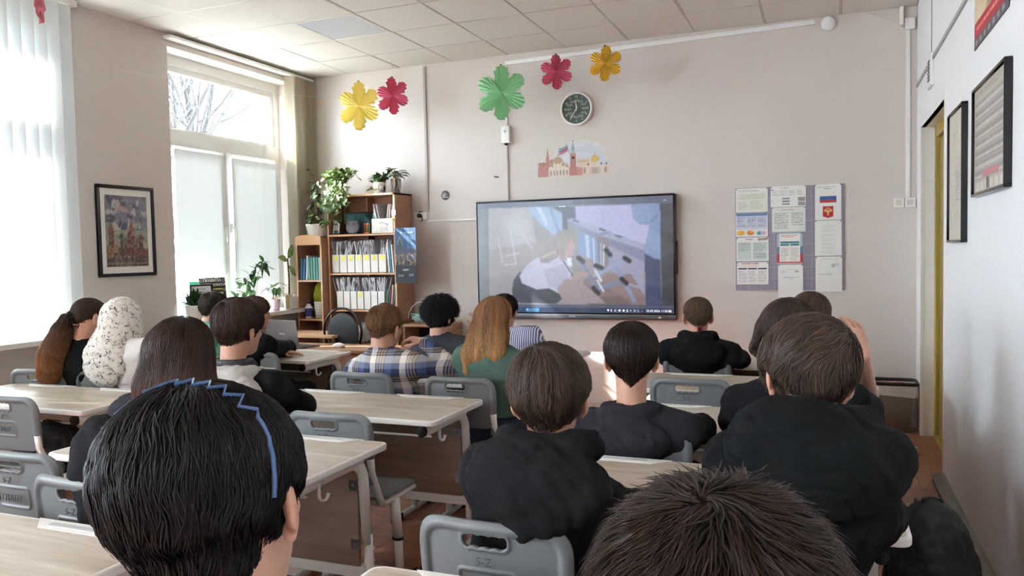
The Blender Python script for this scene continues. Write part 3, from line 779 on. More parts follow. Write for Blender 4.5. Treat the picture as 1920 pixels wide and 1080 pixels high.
# ------------------------------------------------------------------ bookcases
def bookcase(name, label, x0, x1, y0, y1, h, shelves, arch=False, xm=None):
    t = thing(name, label, 'bookcase', ((x0 + x1) / 2, (y0 + y1) / 2, 0)); hx, hy = (x1 - x0) / 2, (y1 - y0) / 2; e = .018
    for s in (-1, 1):
        m = MB(); m.box((s * hx - e * (s > 0), -hy, 0), (s * hx + e * (s < 0), hy, h)); sp = m.build('side_panel', M['beech'], t)
        MB().box((s * hx - e * (s > 0), -hy - .0015, 0), (s * hx + e * (s < 0), -hy, h)).build('edge_band', M['beech_edge'], sp)
    MB().box((-hx + e, hy - .006, .05), (hx - e, hy, h - .01)).build('back_panel', M['beech'], t)
    m = MB()
    if xm: 
        for q in xm: m.box((q - .009, -hy + .22, .05), (q + .009, hy - .006, h - e))
        m.build('divider', M['beech'], t)
    for z in shelves:
        sh = MB().box((-hx + e, -hy, z - e), (hx - e, hy - .006, z)).build('shelf', M['beech'], t)
        MB().box((-hx + e, -hy - .0015, z - e), (hx - e, -hy, z)).build('edge_band', M['beech_edge'], sh)
    m = MB()
    if arch:
        m.box((-hx + e, -hy, h - e), (hx - e, hy, h)); m.build('top_panel', M['beech'], t)
        P = [(-hx + .002, h - .075)] + [(hx - .002, h - .075)] + [(hx * math.cos(a) * .995, h + .03 * math.sin(a)) for a in np.linspace(0, PI, 12)]
        MB().prism(P, -hy - .012, -hy - .002, 'y').build('arched_fascia', M['beech_edge'], t)
    else:
        m.box((-hx, -hy, h - e), (hx, hy, h)); tp = m.build('top_panel', M['beech'], t)
        MB().box((-hx, -hy - .0015, h - e), (hx, -hy, h)).build('edge_band', M['beech_edge'], tp)
    return t
BY0, BY1 = 6.85, 7.20
bookcase('bookcase', 'tall beech bookcase with white magazine files and plants on top', -4.775, -3.975, BY0, BY1, 2.125, [.08, .60, .955, 1.33, 1.725], xm=[-.06, .30])
bookcase('bookcase', 'narrow low beech bookcase beside the window with blue books and an olive cushion', -5.10, -4.785, 6.75, 7.08, 1.70, [.08, .45, .865, 1.265], arch=True)
# teacher's table, side table, black round-backed chair
tt = thing('teacher_table', 'brown teacher\'s table carrying the grey laptop', 'table', (-3.95, 5.69, 0))
MB().box((-.72, -.20, .705), (.72, .22, .73)).build('table_top', M['teacherwood'], tt, bevel=.002)
for s in (-1, 1): MB().box((s * .70 - .01, -.18, 0), (s * .70 + .01, .20, .705)).build('side_panel', M['beech'], tt)
MB().box((-.69, -.15, .25), (.69, -.135, .705)).build('modesty_panel', M['beech'], tt)
tt = thing('side_table', 'light wooden side table between the laptop and the narrow bookcase', 'table', (-4.52, 6.33, 0))
MB().prism([(-.42, -.20), (.26, -.20), (.32, .22), (-.42, .22)], .745, .77, 'z').build('table_top', M['beech_edge'], tt, bevel=.002)
MB().box((-.40, -.17, 0), (-.38, .20, .745)).build('side_panel', M['beech'], tt); MB().box((.22, -.15, 0), (.24, .20, .745)).build('side_panel', M['beech'], tt)
tt = thing('wall_table', 'small brown table at the front wall holding cables and a power strip', 'table', (-3.67, 7.02, 0))
MB().box((-.27, -.17, .79), (.24, .18, .815)).build('table_top', M['beech'], tt, bevel=.002)
MB().box((-.26, -.15, 0), (-.24, .17, .79)).build('side_panel', M['beech'], tt); MB().box((.21, -.15, 0), (.23, .17, .79)).build('side_panel', M['beech'], tt); MB().box((-.24, .15, .3), (.21, .165, .79)).build('back_panel', M['black'], tt)
M['blackfab'] = mat('black_leatherette', '#1b1d20', .5, bump=(500, .1))
vc = thing('visitor_chair', 'black round-backed chair with a tubular black frame behind the brown table', 'chair', (-4.20, 6.10, 0)); zc_ = .80
P = [(.205 * math.cos(a), .12, zc_ + .22 * math.sin(a) ) for a in np.linspace(-.45, PI + .45, 26)]
m = MB(); m.tube([(.17, .10, .47), (.19, .12, .62)] + P + [(-.19, .12, .62), (-.17, .10, .47)], .011, 8); m.build('back_frame', M['blackgloss'], vc)
F = Field(axis_pts(-.20, .20, .007), axis_pts(.08, .16, .007), axis_pts(.60, 1.02, .007)); F.ell((0, .125, zc_ - .005), (.172, .02, .185), k=0); field_obj('backrest', F, M['blackfab'], vc)
F = Field(axis_pts(-.24, .24, .009), axis_pts(-.36, .14, .009), axis_pts(.41, .50, .007)); F.ell((0, -.11, .455), (.215, .22, .035), k=0); field_obj('seat', F, M['blackfab'], vc)
for sx in (-1, 1):
    for yy_ in (-.30, .08): MB().tube([(sx * .17, yy_, .44), (sx * .20, yy_ + (.04 if yy_ > 0 else -.02), .005)], .011, 8).build('leg', M['blackgloss'], vc)

# ------------------------------------------------------------------ people
M['skin'] = mat('skin', '#c89a84', .5, spec=.35, noise=(30, .06), bump=(220, .05))
bsdf(M['skin']).inputs['Subsurface Weight'].default_value = .12; bsdf(M['skin']).inputs['Subsurface Radius'].default_value = (.01, .004, .002)
bsdf(M['skin']).inputs['Subsurface Scale'].default_value = .6
M['hair'] = attrmat('hair', .45, .25)
M['eyewhite'] = mat('eye_white', '#e8e4df', .2); M['iris'] = mat('iris', '#2a1d14', .2)
def cloth(n, c, bumpv=.18, sheen=.0, rough=.9): return mat(n, c, rough, spec=.15, bump=(420, bumpv), sheen=sheen)
M['blackhood'] = cloth('black_fleece', '#17181b'); M['blackhood2'] = cloth('deep_black_fleece', '#0f1214')
M['charcoal'] = cloth('charcoal_cotton', '#2b2a31'); M['greytee'] = cloth('dark_grey_cotton', '#3c3e45'); M['blacktee'] = cloth('black_cotton', '#141518')
M['greenhood'] = cloth('mint_green_fleece', '#67a386'); M['greensweater'] = cloth('sage_green_knit', '#51695f')
M['whiteshirt'] = cloth('white_cotton', '#d9d6d2'); M['lighthood'] = cloth('light_grey_lining', '#b9b7b3'); M['jeans'] = mat('blue_denim', '#2c3b52', .85, noise=(40, .35), bump=(500, .25))
M['darktrousers'] = cloth('dark_trousers', '#1d1f24'); M['shoe'] = mat('dark_shoe', '#1b1b1d', .5); M['shoew'] = mat('white_sole', '#c9c6c0', .6)
def ramp_mat(name, axes, rough=.85):
    """woven pattern: each axis = (period, [(pos, colour), ...]) mixed half and half, on object coordinates x and z"""
    m = bpy.data.materials.new(name); m.use_nodes = True; t = m.node_tree; b = t.nodes['Principled BSDF']; tc = t.nodes.new('ShaderNodeTexCoord')
    sp = t.nodes.new('ShaderNodeSeparateXYZ'); t.links.new(tc.outputs['Object'], sp.inputs[0]); outs = []
    for ax, per, stops in axes:
        d = t.nodes.new('ShaderNodeMath'); d.operation = 'DIVIDE'; d.inputs[1].default_value = per; t.links.new(sp.outputs[ax], d.inputs[0])
        fr = t.nodes.new('ShaderNodeMath'); fr.operation = 'FRACT'; t.links.new(d.outputs[0], fr.inputs[0])
        r = t.nodes.new('ShaderNodeValToRGB'); r.color_ramp.interpolation = 'CONSTANT'
        for i, (p, c) in enumerate(stops):
            e = r.color_ramp.elements[i] if i < 2 else r.color_ramp.elements.new(p); e.position = p; e.color = (*hexc(c), 1)
        t.links.new(fr.outputs[0], r.inputs[0]); outs.append(r.outputs[0])
    if len(outs) == 2:
        mx = t.nodes.new('ShaderNodeMix'); mx.data_type = 'RGBA'; mx.inputs[0].default_value = .5; t.links.new(outs[0], mx.inputs[6]); t.links.new(outs[1], mx.inputs[7]); outs = [mx.outputs[2]]
    t.links.new(outs[0], b.inputs['Base Color']); b.inputs['Roughness'].default_value = rough; b.inputs['Specular IOR Level'].default_value = .15
    return m
M['plaid'] = ramp_mat('plaid_flannel', [(0, .17, [(0, '#e6e1d8'), (.20, '#3a2f30'), (.25, '#b59c86'), (.29, '#3a2f30'), (.34, '#b59c86'), (.38, '#3a2f30'), (.43, '#b59c86'), (.47, '#3a2f30'), (.52, '#5c6f9a'), (.74, '#2b2e3c')]),
                                        (2, .15, [(0, '#e6e1d8'), (.26, '#6a5a55'), (.31, '#a9a39b'), (.36, '#6a5a55'), (.41, '#a9a39b'), (.46, '#6a5a55'), (.5, '#3f4d74'), (.78, '#8a94ac')])])
M['stripe'] = ramp_mat('blue_white_stripes', [(0, .014, [(0, '#dfe1ea'), (.5, '#5b6a9c')])])
# printed headscarf: dark ink strokes on off-white
m = bpy.data.materials.new('printed_headscarf'); m.use_nodes = True; t = m.node_tree; b = t.nodes['Principled BSDF']; tc = t.nodes.new('ShaderNodeTexCoord')
ns = []
for sc, st, th in ((55, (1, 1.6, .45), .026), (60, (.5, 1, 1.5), .022)):
    mp = t.nodes.new('ShaderNodeMapping'); mp.inputs['Scale'].default_value = st; mp.inputs['Rotation'].default_value = (0, st[2], st[0]); n = t.nodes.new('ShaderNodeTexNoise'); n.inputs['Scale'].default_value = sc; n.inputs['Detail'].default_value = 1
    t.links.new(tc.outputs['Object'], mp.inputs[0]); t.links.new(mp.outputs[0], n.inputs['Vector'])
    a = t.nodes.new('ShaderNodeMath'); a.operation = 'COMPARE'; a.inputs[1].default_value = .5; a.inputs[2].default_value = th; t.links.new(n.outputs['Fac'], a.inputs[0]); ns.append(a)
n = t.nodes.new('ShaderNodeTexNoise'); n.inputs['Scale'].default_value = 34; t.links.new(tc.outputs['Object'], n.inputs['Vector'])
g = t.nodes.new('ShaderNodeMath'); g.operation = 'GREATER_THAN'; g.inputs[1].default_value = .53; t.links.new(n.outputs['Fac'], g.inputs[0])
mxm = t.nodes.new('ShaderNodeMath'); mxm.operation = 'MAXIMUM'; t.links.new(ns[0].outputs[0], mxm.inputs[0]); t.links.new(ns[1].outputs[0], mxm.inputs[1])
mu = t.nodes.new('ShaderNodeMath'); mu.operation = 'MULTIPLY'; t.links.new(mxm.outputs[0], mu.inputs[0]); t.links.new(g.outputs[0], mu.inputs[1])
mx = t.nodes.new('ShaderNodeMix'); mx.data_type = 'RGBA'; mx.inputs[6].default_value = (*hexc('#dedad2'), 1); mx.inputs[7].default_value = (*hexc('#34312f'), 1)
t.links.new(mu.outputs[0], mx.inputs[0]); t.links.new(mx.outputs[2], b.inputs['Base Color']); b.inputs['Roughness'].default_value = .8; M['scarf'] = m

A3 = lambda v: np.array(v, float)
def rotm(yaw, pitch, roll):
    """columns = right, forward, up of a head turned yaw (left +), nodding down by pitch, leaning to its right by roll"""
    return np.array((Matrix.Rotation(yaw, 3, 'Z') @ Matrix.Rotation(-pitch, 3, 'X') @ Matrix.Rotation(roll, 3, 'Y')))
def hand(F, Wp, d, n, side, curl=.35, s=1.0, spread=.10, wrist_r=.024):
    """palm and five fingers; d = pointing direction, n = back-of-hand normal, side = +1 right hand"""
    d = A3(d) / np.linalg.norm(d); n = A3(n) - d * (A3(n) @ d); n /= np.linalg.norm(n); x = np.cross(d, n) * 1.0   # x = thumb-to-little axis
    x = x * side                                                   # little finger side for right hand
    P = lambda a, b_, c: A3(Wp) + x * a * s + d * b_ * s + n * c * s
    R = np.stack([x, d, n], 1)
    F.ell(P(.0, .045, 0), (.038 * s, .050 * s, .0145 * s), R, k=.010); F.cone(A3(Wp) - d * .01, P(0, .03, 0), wrist_r, .018 * s, k=.012)
    for i, (o, L, r) in enumerate(((-.030, .068, .0082), (-.010, .077, .0084), (.010, .071, .0080), (.029, .056, .0072))):
        a0 = P(o, .082 - abs(i - 1.3) * .004, .001); dirv = d + x * (o * spread * 25); dirv /= np.linalg.norm(dirv); p = a0; c = curl * (.55 + .12 * i)
        for j, f in enumerate((.44, .31, .25)):
            c2 = c * (j + 1); v = dirv * math.cos(c2) - n * math.sin(c2); q = p + v * L * f * s; F.cone(p, q, r * s * (1 - .07 * j), r * s * (1 - .07 * (j + 1)), k=.003, m=.02); p = q
    a0 = P(-.026, .022, -.006); v = (-x * .75 + d * .62 - n * .25); v /= np.linalg.norm(v); q = a0 + v * .042 * s; F.cone(a0, q, .0125 * s, .0098 * s, k=.008, m=.02)
    v2 = (-x * .25 + d * .92 - n * .3); v2 /= np.linalg.norm(v2); F.cone(q, q + v2 * .032 * s, .0096 * s, .0078 * s, k=.003, m=.02)

def strands(V, Gf, dirf, L, nseg, off, stick=1.0, lift=0.0, wav=(0, 0), rng=None, messy=.14, ctr=None):
    hl0 = np.ndim(lift) > 0; P = V.copy(); out = []; st = (L / nseg)[:, None]; v, G = Gf.sample(P); P -= G * (v - off)[:, None]; out.append(P.copy()); Ns = [G]
    lf = lift if np.ndim(lift) else np.full(len(P), lift); ro = rng.normal(0, .16, (len(P), 1)); sd0 = rng.normal(size=(4, 3)); ph0 = rng.uniform(0, 6.28, 4)
    def wob(P): return sum(np.sin(P @ (sd0[q] * (55 + 45 * q)) + ph0[q]) / (1 + .5 * q) for q in range(4))[:, None]
    for i in range(nseg):
        on = (G[:, 2:3] > -.30); d = dirf(P, i / nseg)
        if ctr is not None: inw = (ctr - P) * (1, 1, 0); inw /= np.linalg.norm(inw, axis=1, keepdims=True) + 1e-9; d = np.where(on, d, inw * .55 + np.array((0, 0, -.8)))
        d -= (d * G).sum(1, keepdims=True) * G * on; d /= np.linalg.norm(d, axis=1, keepdims=True) + 1e-9
        d = d + np.cross(G, d) * (ro + messy * wob(P)); d /= np.linalg.norm(d, axis=1, keepdims=True) + 1e-9
        d = d + G * lf[:, None] * (.4 + i / nseg); d /= np.linalg.norm(d, axis=1, keepdims=True)
        P = P + d * st * np.where(on, 1, .20); v, G = Gf.sample(P); k = np.where(v < off, 1, (1.0 if not hl0 else .0)) * (G[:, 2] > -.30)
        P = P - G * ((v - off) * k)[:, None]; out.append(P.copy()); Ns.append(G)
    P = np.stack(out, 1); N = np.stack(Ns, 1)
    if wav[0]:
        T = np.gradient(P, axis=1); T /= np.linalg.norm(T, axis=2, keepdims=True) + 1e-9; B = np.cross(T, N); ph = rng.uniform(0, 6.28, (len(P), 1)); s = np.linspace(0, 1, nseg + 1)[None] * L[:, None]
        fr = wav[1] * rng.uniform(.7, 1.3, (len(P), 1)); w = (np.minimum(1, s / .02)) * wav[0]
        P = P + B * (np.sin(s * fr + ph) * w)[..., None] + N * (np.abs(np.cos(s * fr + ph)) * w)[..., None]
    return P, N
def hair_mesh(name, vol, P, N, r, col, colb, shrink, base_only_col):
    n, S, _ = P.shape; T = np.gradient(P, axis=1); T /= np.linalg.norm(T, axis=2, keepdims=True) + 1e-9; B = np.cross(T, N); B /= np.linalg.norm(B, axis=2, keepdims=True) + 1e-9; N2 = np.cross(B, T)
    s = np.linspace(0, 1, S); rad = (r[:, None] * np.minimum(1, (1.02 - s) * 2.2)[None] ** .7)[..., None]
    ring = [P + B * rad * 1.25, P + N2 * rad * .8, P - B * rad * 1.25]
    V = np.stack(ring, 2).reshape(-1, 3); i = np.arange(n * S * 3).reshape(n, S, 3); Q = []
    for a in range(3):
        b_ = (a + 1) % 3; Q.append(np.stack([i[:, :-1, a], i[:, :-1, b_], i[:, 1:, b_], i[:, 1:, a]], -1).reshape(-1, 4))
    Q = np.concatenate(Q); C = np.repeat(col, 3, axis=1).reshape(-1, 3)
    if vol is not None:
        F0 = vol.F; vol.F = F0 + shrink; Vb, Qb = vol.mesh(); vol.F = F0
        V = np.concatenate([V, Vb]); Q = np.concatenate([Q, Qb + n * S * 3]); C = np.concatenate([C, np.broadcast_to(colb(Vb), Vb.shape)])
    return V, Q, C

PEOPLE = []
def person(label, top, dist, chair_xy, yaw=None, pitch=.08, roll=0., hs=1.0, hair='short', hcol='#3a2c24', htip=None, byaw=0., top_m='blackhood', sleeves='long', hood=None,
           hood_m=None, hairt=.018, sw=.165, bulk=1.0, arms=(None, None), legs='darktrousers', n=3000, rr=.0014, lean=0., hl=(.05, .09), lift=.0, seed=1, whorl=(.02, -.055, .1), wav=(0, 0), back=0., near=False, tone=.35, custom=None, collar=None, messy=None, hips=None, nofine=False, drop=0., hdrop=0., eo=.045, hem=None):
    rng = np.random.default_rng(seed); px, py = top
    T = pix(px, py, d=dist); H = A3(T) - A3((0, 0, (.118 + hairt * .8) * hs))
    if yaw is None: yaw = math.atan2(-(-2.2 - H[0]), 7.2 - H[1])
    R = rotm(yaw, pitch, roll); by = byaw; fw = A3((-math.sin(by), math.cos(by), 0)); rt = A3((math.cos(by), math.sin(by), 0)); up = A3((0, 0, 1))
    L = lambda x, y, z: H + R @ (A3((x, y, z)) * hs)
    Nk = H + R @ (A3((0, -.03, -.10)) * hs) + A3((0, 0, -.055 - drop)) - fw * .012 - fw * back
    cx, cyb = chair_xy; hip = A3((cx, cyb, 0)) + fw * .215; hip[2] = .545
    if hips is not None: hip = A3(hips)
    t_up = (Nk - hip); t_up /= np.linalg.norm(t_up); rtl = rt - t_up * (rt @ t_up); rtl /= np.linalg.norm(rtl); fl = np.cross(t_up, rtl); RT = np.stack([rtl, fl, t_up], 1)
    C = hip + (Nk - hip) * .62 - fl * (.012 + lean * .03); Wst = hip + (Nk - hip) * .28 - fl * .012
    S = [Nk + rtl * sd * sw - t_up * .082 + fl * .008 for sd in (-1, 1)]
    ar = []
    for i, sd in enumerate((-1, 1)):
        a = arms[i]
        if a is None:
            E = S[i] + rt * sd * eo + fw * .17; E[2] = max(.805, S[i][2] - .20); Wr = E + fw * .16 - rt * sd * .165; Wr[2] = .797; hd = (Wr - E); hd = hd / np.linalg.norm(hd) - rt * sd * .2; a = (E, Wr, hd, A3((0, 0, 1)), .25)
        elif a == 'lap':
            E = S[i] + rt * sd * .045 + fw * .04 - up * .255; Wr = E + fw * .21 - rt * sd * .08 - up * .04; a = (E, Wr, Wr - E, A3((0, 0, 1)), .4)
        ar.append(a)
    root_loc = (cx, cyb + .1, 0); O = A3(root_loc)
    knees = [hip + rt * sd * .105 + fw * .40 - up * .035 for sd in (-1, 1)]; ank = [k + fw * .03 + A3((0, 0, .10 - k[2])) for k in knees]
    # --- the body: one continuous skin
    hv = .0032 if near else (.0045 if dist < 3.2 else .0055)
    allp = [H, Nk, hip] + [p for a in ar for p in a[:2]] + S + knees + ank
    lo = np.min(allp, 0) - .17; hi = np.max(allp, 0) + .17; lo[2] = .03; hi[2] = H[2] + .16 * hs
    hw = [a[1] for a in ar]; fine = [[], [], []]
    for ax in range(3):
        fine[ax].append((H[ax] - (.13, .13, .165)[ax], H[ax] + (.13, .13, .14)[ax], hv))
        if not nofine:
            for w_ in hw: fine[ax].append((w_[ax] - .09 * (1 if ax < 2 else .6), w_[ax] + .10 * (1.3 if ax < 2 else .9), .0048))
    F = Field(*[axis_pts(lo[i], hi[i], .012, fine[i]) for i in range(3)])
    F.ell(L(0, -.014, .022), (.0765 * hs, .094 * hs, .088 * hs), R, k=0)
    F.ell(L(0, .028, -.042), (.058 * hs, .066 * hs, .074 * hs), R, k=.03)
    F.ell(L(0, .062, -.092), (.026 * hs, .024 * hs, .020 * hs), R, k=.03)
    F.cone(L(0, .090, .012), L(0, .108, -.026), .008, .0125, k=.012, m=.02)
    for sd in (-1, 1):
        F.ell(L(sd * .031, .092, .010), (.017, .012, .011), R, k=.012, cut=True, m=.02); F.ell(L(sd * .031, .079, .009), (.0125, .0125, .0125), R, k=.002, m=.02)
        F.ell(L(sd * .046, .062, -.022), (.018, .016, .016), R, k=.02)
        Re = R @ np.array(Matrix.Rotation(sd * .42, 3, 'Z')); 
        F.ell(L(sd * .085, -.012, -.012), (.0085, .021, .033), Re, k=.006, m=.02); F.ell(L(sd * .077, -.006, -.040), (.008, .010, .013), Re, k=.006, m=.02); F.ell(L(sd * .097, -.006, -.008), (.006, .011, .019), Re, k=.004, cut=True, m=.01)
        F.cone(L(sd * .012, .094, -.056), L(sd * .002, .099, -.054), .0055, .006, k=.004, m=.01); F.cone(L(sd * .010, .093, -.067), L(0, .096, -.067), .006, .007, k=.004, m=.01)
    F.cone(L(0, -.028, -.055), Nk, .053 * hs, .056 * min(1, hs), k=.03)
    F.ell(C + fl * .012, (.135 * bulk, .080, .17), RT, k=.03); F.ell(Wst + fl * .012, (.115 * bulk, .075, .14), RT, k=.03); F.ell(hip, (.135 * bulk, .095, .09), RT, k=.03)
    for i, sd in enumerate((-1, 1)):
        F.cone(Nk - t_up * .01, S[i], .036, .040, k=.03); E, Wr, hd, nn, cu = ar[i][:5]
        F.cone(S[i], E, .040, .035, k=.02); F.cone(E, Wr, .036, .0235, k=.012); hand(F, Wr, hd, nn, sd, cu, .98)
        F.cone(hip + rt * sd * .08, knees[i], .065, .050, k=.02); F.cone(knees[i], ank[i], .048, .035, k=.015); F.cone(ank[i], ank[i] + fw * .12 - up * .045, .035, .03, k=.01)
    body = field_obj('person', F, M['skin'], None, O); body.location = root_loc; body['label'] = label; body['category'] = 'person'
    for sd in (-1, 1):
        e = MB(); e.sphere((0, 0, 0), .0123 * hs, M['eyewhite'], 12); e.sphere((0, .0058 * hs, 0), .0071 * hs, M['iris'], 10)
        eo = e.build('eye', None, body); eo.matrix_local = Matrix.Translation(Vector(L(sd * .031, .0790, .009) - O)) @ Matrix(R).to_4x4()
    # --- top garment
    g = .0065 if dist < 2 else .0085; allp = [Nk, hip] + S + [p for a in ar for p in a[:2]]; lo = np.min(allp, 0) - .17; hi = np.max(allp, 0) + .16; hi[2] = max(Nk[2] + .10, hi[2]) if hood else max(Nk[2] + .05, max(p[2] for p in allp) + .06)
    F = Field(*[axis_pts(lo[i], hi[i], g) for i in range(3)]); B_ = bulk; loose = .0 if sleeves == 'tee' else .012
    F.ell(C + fl * .012, (.165 * B_ + loose, .103 + loose, .20), RT, k=0); F.ell(Wst + fl * .015, (.150 * B_ + loose, .098 + loose, .17), RT, k=.03); F.ell(hip + t_up * .02 + fl * .01, (.160 * B_ + loose, .112 + loose, .105), RT, k=.03)
    F.ell((S[0] + S[1]) / 2 - t_up * .015 - fl * .012, (sw + .035, .082 + loose, .085), RT, k=.05)
    for i, sd in enumerate((-1, 1)):
        F.cone(Nk - t_up * .035 - fl * .01, S[i] + t_up * .0, .050, .052 + loose * .5, k=.07); E, Wr = ar[i][:2]
        if sleeves == 'tee':
            q = S[i] + (E - S[i]) * .72; F.cone(S[i], q, .058, .062, k=.03); F.plane(q, (S[i] - q) / np.linalg.norm(S[i] - q), .004) if False else None
        else:
            F.cone(S[i] - t_up * .006, E, .053 + loose * .6, .046 + loose * .5, k=.05); F.cone(E, E + (Wr - E) * (.93 if sleeves != 'pushed' else .55), .046 + loose * .5, .034 + loose * .3, k=.03)
    F.wrinkle(.0055 if sleeves != 'tee' else .004, .10, seed); F.wrinkle(.0025, .045, seed + 7)
    if hem: F.plane((0, 0, hem), (0, 0, 1), .008)
    if sleeves != 'plain0': F.cone(Nk - t_up * .01, L(0, -.02, -.04), .058, .05, k=.006, cut=True)
    gname = {'tee': 't_shirt', 'long': 'hoodie' if hood else 'sweater', 'pushed': 'shirt'}.get(sleeves, 'sweater')
    gar = field_obj(gname, F, M[top_m], body, O)
    if collar:
        F = Field(*[axis_pts(Nk[i] - .12, Nk[i] + .12, .005) for i in range(3)]); q = [Nk + rt * math.cos(a) * .064 + fw * (math.sin(a) * .058 + .008) + up * (.005 - .018 * math.sin(a)) for a in np.linspace(0, 2 * PI, 17)]
        F.chain(q, .013, k=.004)
        for p in (.015,): F.chain([v + up * p * 1.2 for v in q], .009, k=.006)
        F.wrinkle(.002, .04, seed); field_obj('collar', F, M[collar], body, O)
    if hood:
        F = Field(*[axis_pts(Nk[i] - (.27, .27, .27)[i], Nk[i] + (.27, .27, .17)[i], g) for i in range(3)]); k_ = hood
        q = [Nk + rt * math.cos(a) * .088 * k_ + fw * (math.sin(a) * .074 * k_ + .012) + up * (.022 + .012 * abs(math.cos(a)) - .05 * max(0, math.sin(a) + .35) - hdrop) for a in np.linspace(.78 * PI, 2.22 * PI, 15)]
        F.chain(q, [.014, .020, .026, .030, .033, .034, .034, .034, .034, .034, .033, .030, .026, .020, .014], k=.014)
        tilt = RT @ np.array(Matrix.Rotation(-.30, 3, 'X')); hb = Nk - fl * (.076 * k_) - t_up * (.035 + hdrop)
        F.ell(hb, (.138 * k_, .064 * k_, .086 * k_), tilt, k=.02)
        for sd in (-1, 1): F.cone(hb + rt * sd * .10 * k_, hb - t_up * .098 * k_ - fl * .016, .046 * k_, .026 * k_, k=.03)
        F.ell(hb - t_up * .045 * k_ - fl * .010, (.075 * k_, .045 * k_, .055 * k_), tilt, k=.05)
        F.ell(Nk + fl * .012 + up * (.060 - hdrop), (.072, .064, .062), None, k=.012, cut=True)
        F.wrinkle(.010, .10, seed + 3); F.wrinkle(.003, .045, seed + 4)
        field_obj('hood', F, M[hood_m or top_m], body, O)
    # --- trousers and shoes
    lo = np.min([hip] + knees + ank, 0) - .13; hi = np.max([hip] + knees + ank, 0) + .13; lo[2] = .05; hi[2] = hip[2] + .10
    F = Field(*[axis_pts(lo[i], hi[i], .010) for i in range(3)]); F.ell(hip, (.158 * B_, .125, .095), RT, k=0)
    for i, sd in enumerate((-1, 1)): F.cone(hip + rt * sd * .08, knees[i], .086, .067, k=.02); F.cone(knees[i], ank[i], .064, .052, k=.02)
    F.wrinkle(.005, .08, seed + 11); field_obj('trousers', F, M[legs], body, O)
    for i in (0, 1):
        a = ank[i]; F = Field(*[axis_pts(a[j] - (.20, .20, .1)[j], a[j] + (.20, .22, .03)[j], .008) for j in range(3)]); R0 = np.stack([rt, fw, up], 1)
        F.ell(a + fw * .06 - up * .045, (.043, .125, .042), R0, k=0); F.cone(a - up * .01, a - up * .045 - fw * .01, .040, .042, k=.02); F.plane(a + A3((0, 0, .004 - a[2])), (0, 0, 1)); field_obj('shoe', F, M['shoe'], body, O)
    ctx = dict(H=H, R=R, L=L, Nk=Nk, O=O, body=body, rt=rt, fw=fw, up=up, t_up=t_up, fl=fl, RT=RT, S=S, ar=ar, hs=hs, C=C, rng=rng)
    # --- hair
    hc = A3(hexc(hcol)); ht = A3(hexc(htip)) if htip else hc
    if hair:
        gh = .0040 if near else (.0050 if dist < 3.2 else .0065); ext = .45 if hair in ('long', 'tail') else .13
        lo = H - A3((.16, .16, .17)); hi = H + A3((.16, .16, .17))
        if hair in ('long', 'tail'): lo = lo - A3((.12, .12, .34))
        F = Field(*[axis_pts(lo[i], hi[i], gh) for i in range(3)]); e = hairt
        def cap(e, nape=1.0, dz=0):
            F.ell(L(0, -.014, .036 + dz), ((.0765 + e) * hs, (.093 + e) * hs, (.074 + e) * hs), R, k=0)
            F.ell(L(0, -.038, .004), ((.068 + e * .4) * hs, (.066 + e * .8) * hs, .056 * hs), R, k=.02)
            if nape: F.ell(L(0, -.050, -.030 * nape), ((.046 + e * .3) * hs, (.040 + e * .5) * hs, .048 * nape * hs), R, k=.02)
        def facecut(low=.03):
            F.ell(L(0, .115, -.035), (.13 * hs, .082 * hs, (.075 + low) * hs), R, k=.006, cut=True)
            for sd in (-1, 1): F.ell(L(sd * .098, .000, -.028), (.031 * hs, .040 * hs, .044 * hs), R, k=.006, cut=True)
        wh = L(*whorl); dn = A3((0, 0, -1)) * .8 - R[:, 1] * .15
        if hair in ('short', 'bob', 'curly'):
            cap(e, 1.0 if hair != 'bob' else 1.25); 
            if hair == 'bob': F.ell(L(0, -.035, -.045), ((.074 + e * .6) * hs, (.062 + e * .6) * hs, .058 * hs), R, k=.02)
            facecut(.0 if hair == 'bob' else .01)
            if custom: custom(F, ctx)
            def dirf(P, t): 
                r = P - wh; r /= np.linalg.norm(r, axis=1, keepdims=True) + 1e-9; return r + dn * .55
        elif hair == 'long':
            cap(e, 1.1); facecut(.0)
            if custom: custom(F, ctx)
            def dirf(P, t):
                r = P - wh; d = np.linalg.norm(r, axis=1, keepdims=True); r = r / (d + 1e-9); k = np.clip((d - .04) / .10, 0, 1); return r * (1 - k) + dn * 1.0 * (k + .3)
        elif hair == 'tail':
            cap(e * .55, 1.0); facecut(.01); tie, tpts, trs = custom(F, ctx)
            F.chain(tpts, trs, k=.012)
            tp = np.array(tpts)
            def dirf(P, t):
                r = tie - P; d = np.linalg.norm(r, axis=1, keepdims=True); hd_ = ((P - H) @ R); inside = (hd_[:, 2:3] > (R.T @ (tie - H))[2] - .06) & (np.linalg.norm(P - H, axis=1, keepdims=True) < .15 * hs)
                j = np.argmin(np.linalg.norm(P[:, None] - tp[None], axis=2), 1); j = np.clip(j, 0, len(tp) - 2); td = tp[j + 1] - tp[j]; td /= np.linalg.norm(td, axis=1, keepdims=True)
                return np.where(inside, r / (d + 1e-9), td)
        if messy is None: messy = .06 if hair in ('long', 'tail', 'bob') else .22
        F.wrinkle(.0035 if hair in ('short', 'curly') else .0016, .045, seed + 40); ctx['HF'] = F
        Vb, _ = F.mesh(); loc = (Vb - H) @ R; face = (loc[:, 1] > .03) & (loc[:, 2] < .02); Vs = Vb[~face]
        Vs = Vs[rng.integers(0, len(Vs), n)] + rng.normal(0, .003, (n, 3)); Ls = rng.uniform(hl[0], hl[1], n); nseg = 8 if hair != 'long' else 10
        lf = rng.uniform(0, 2, n) * lift if lift else 0
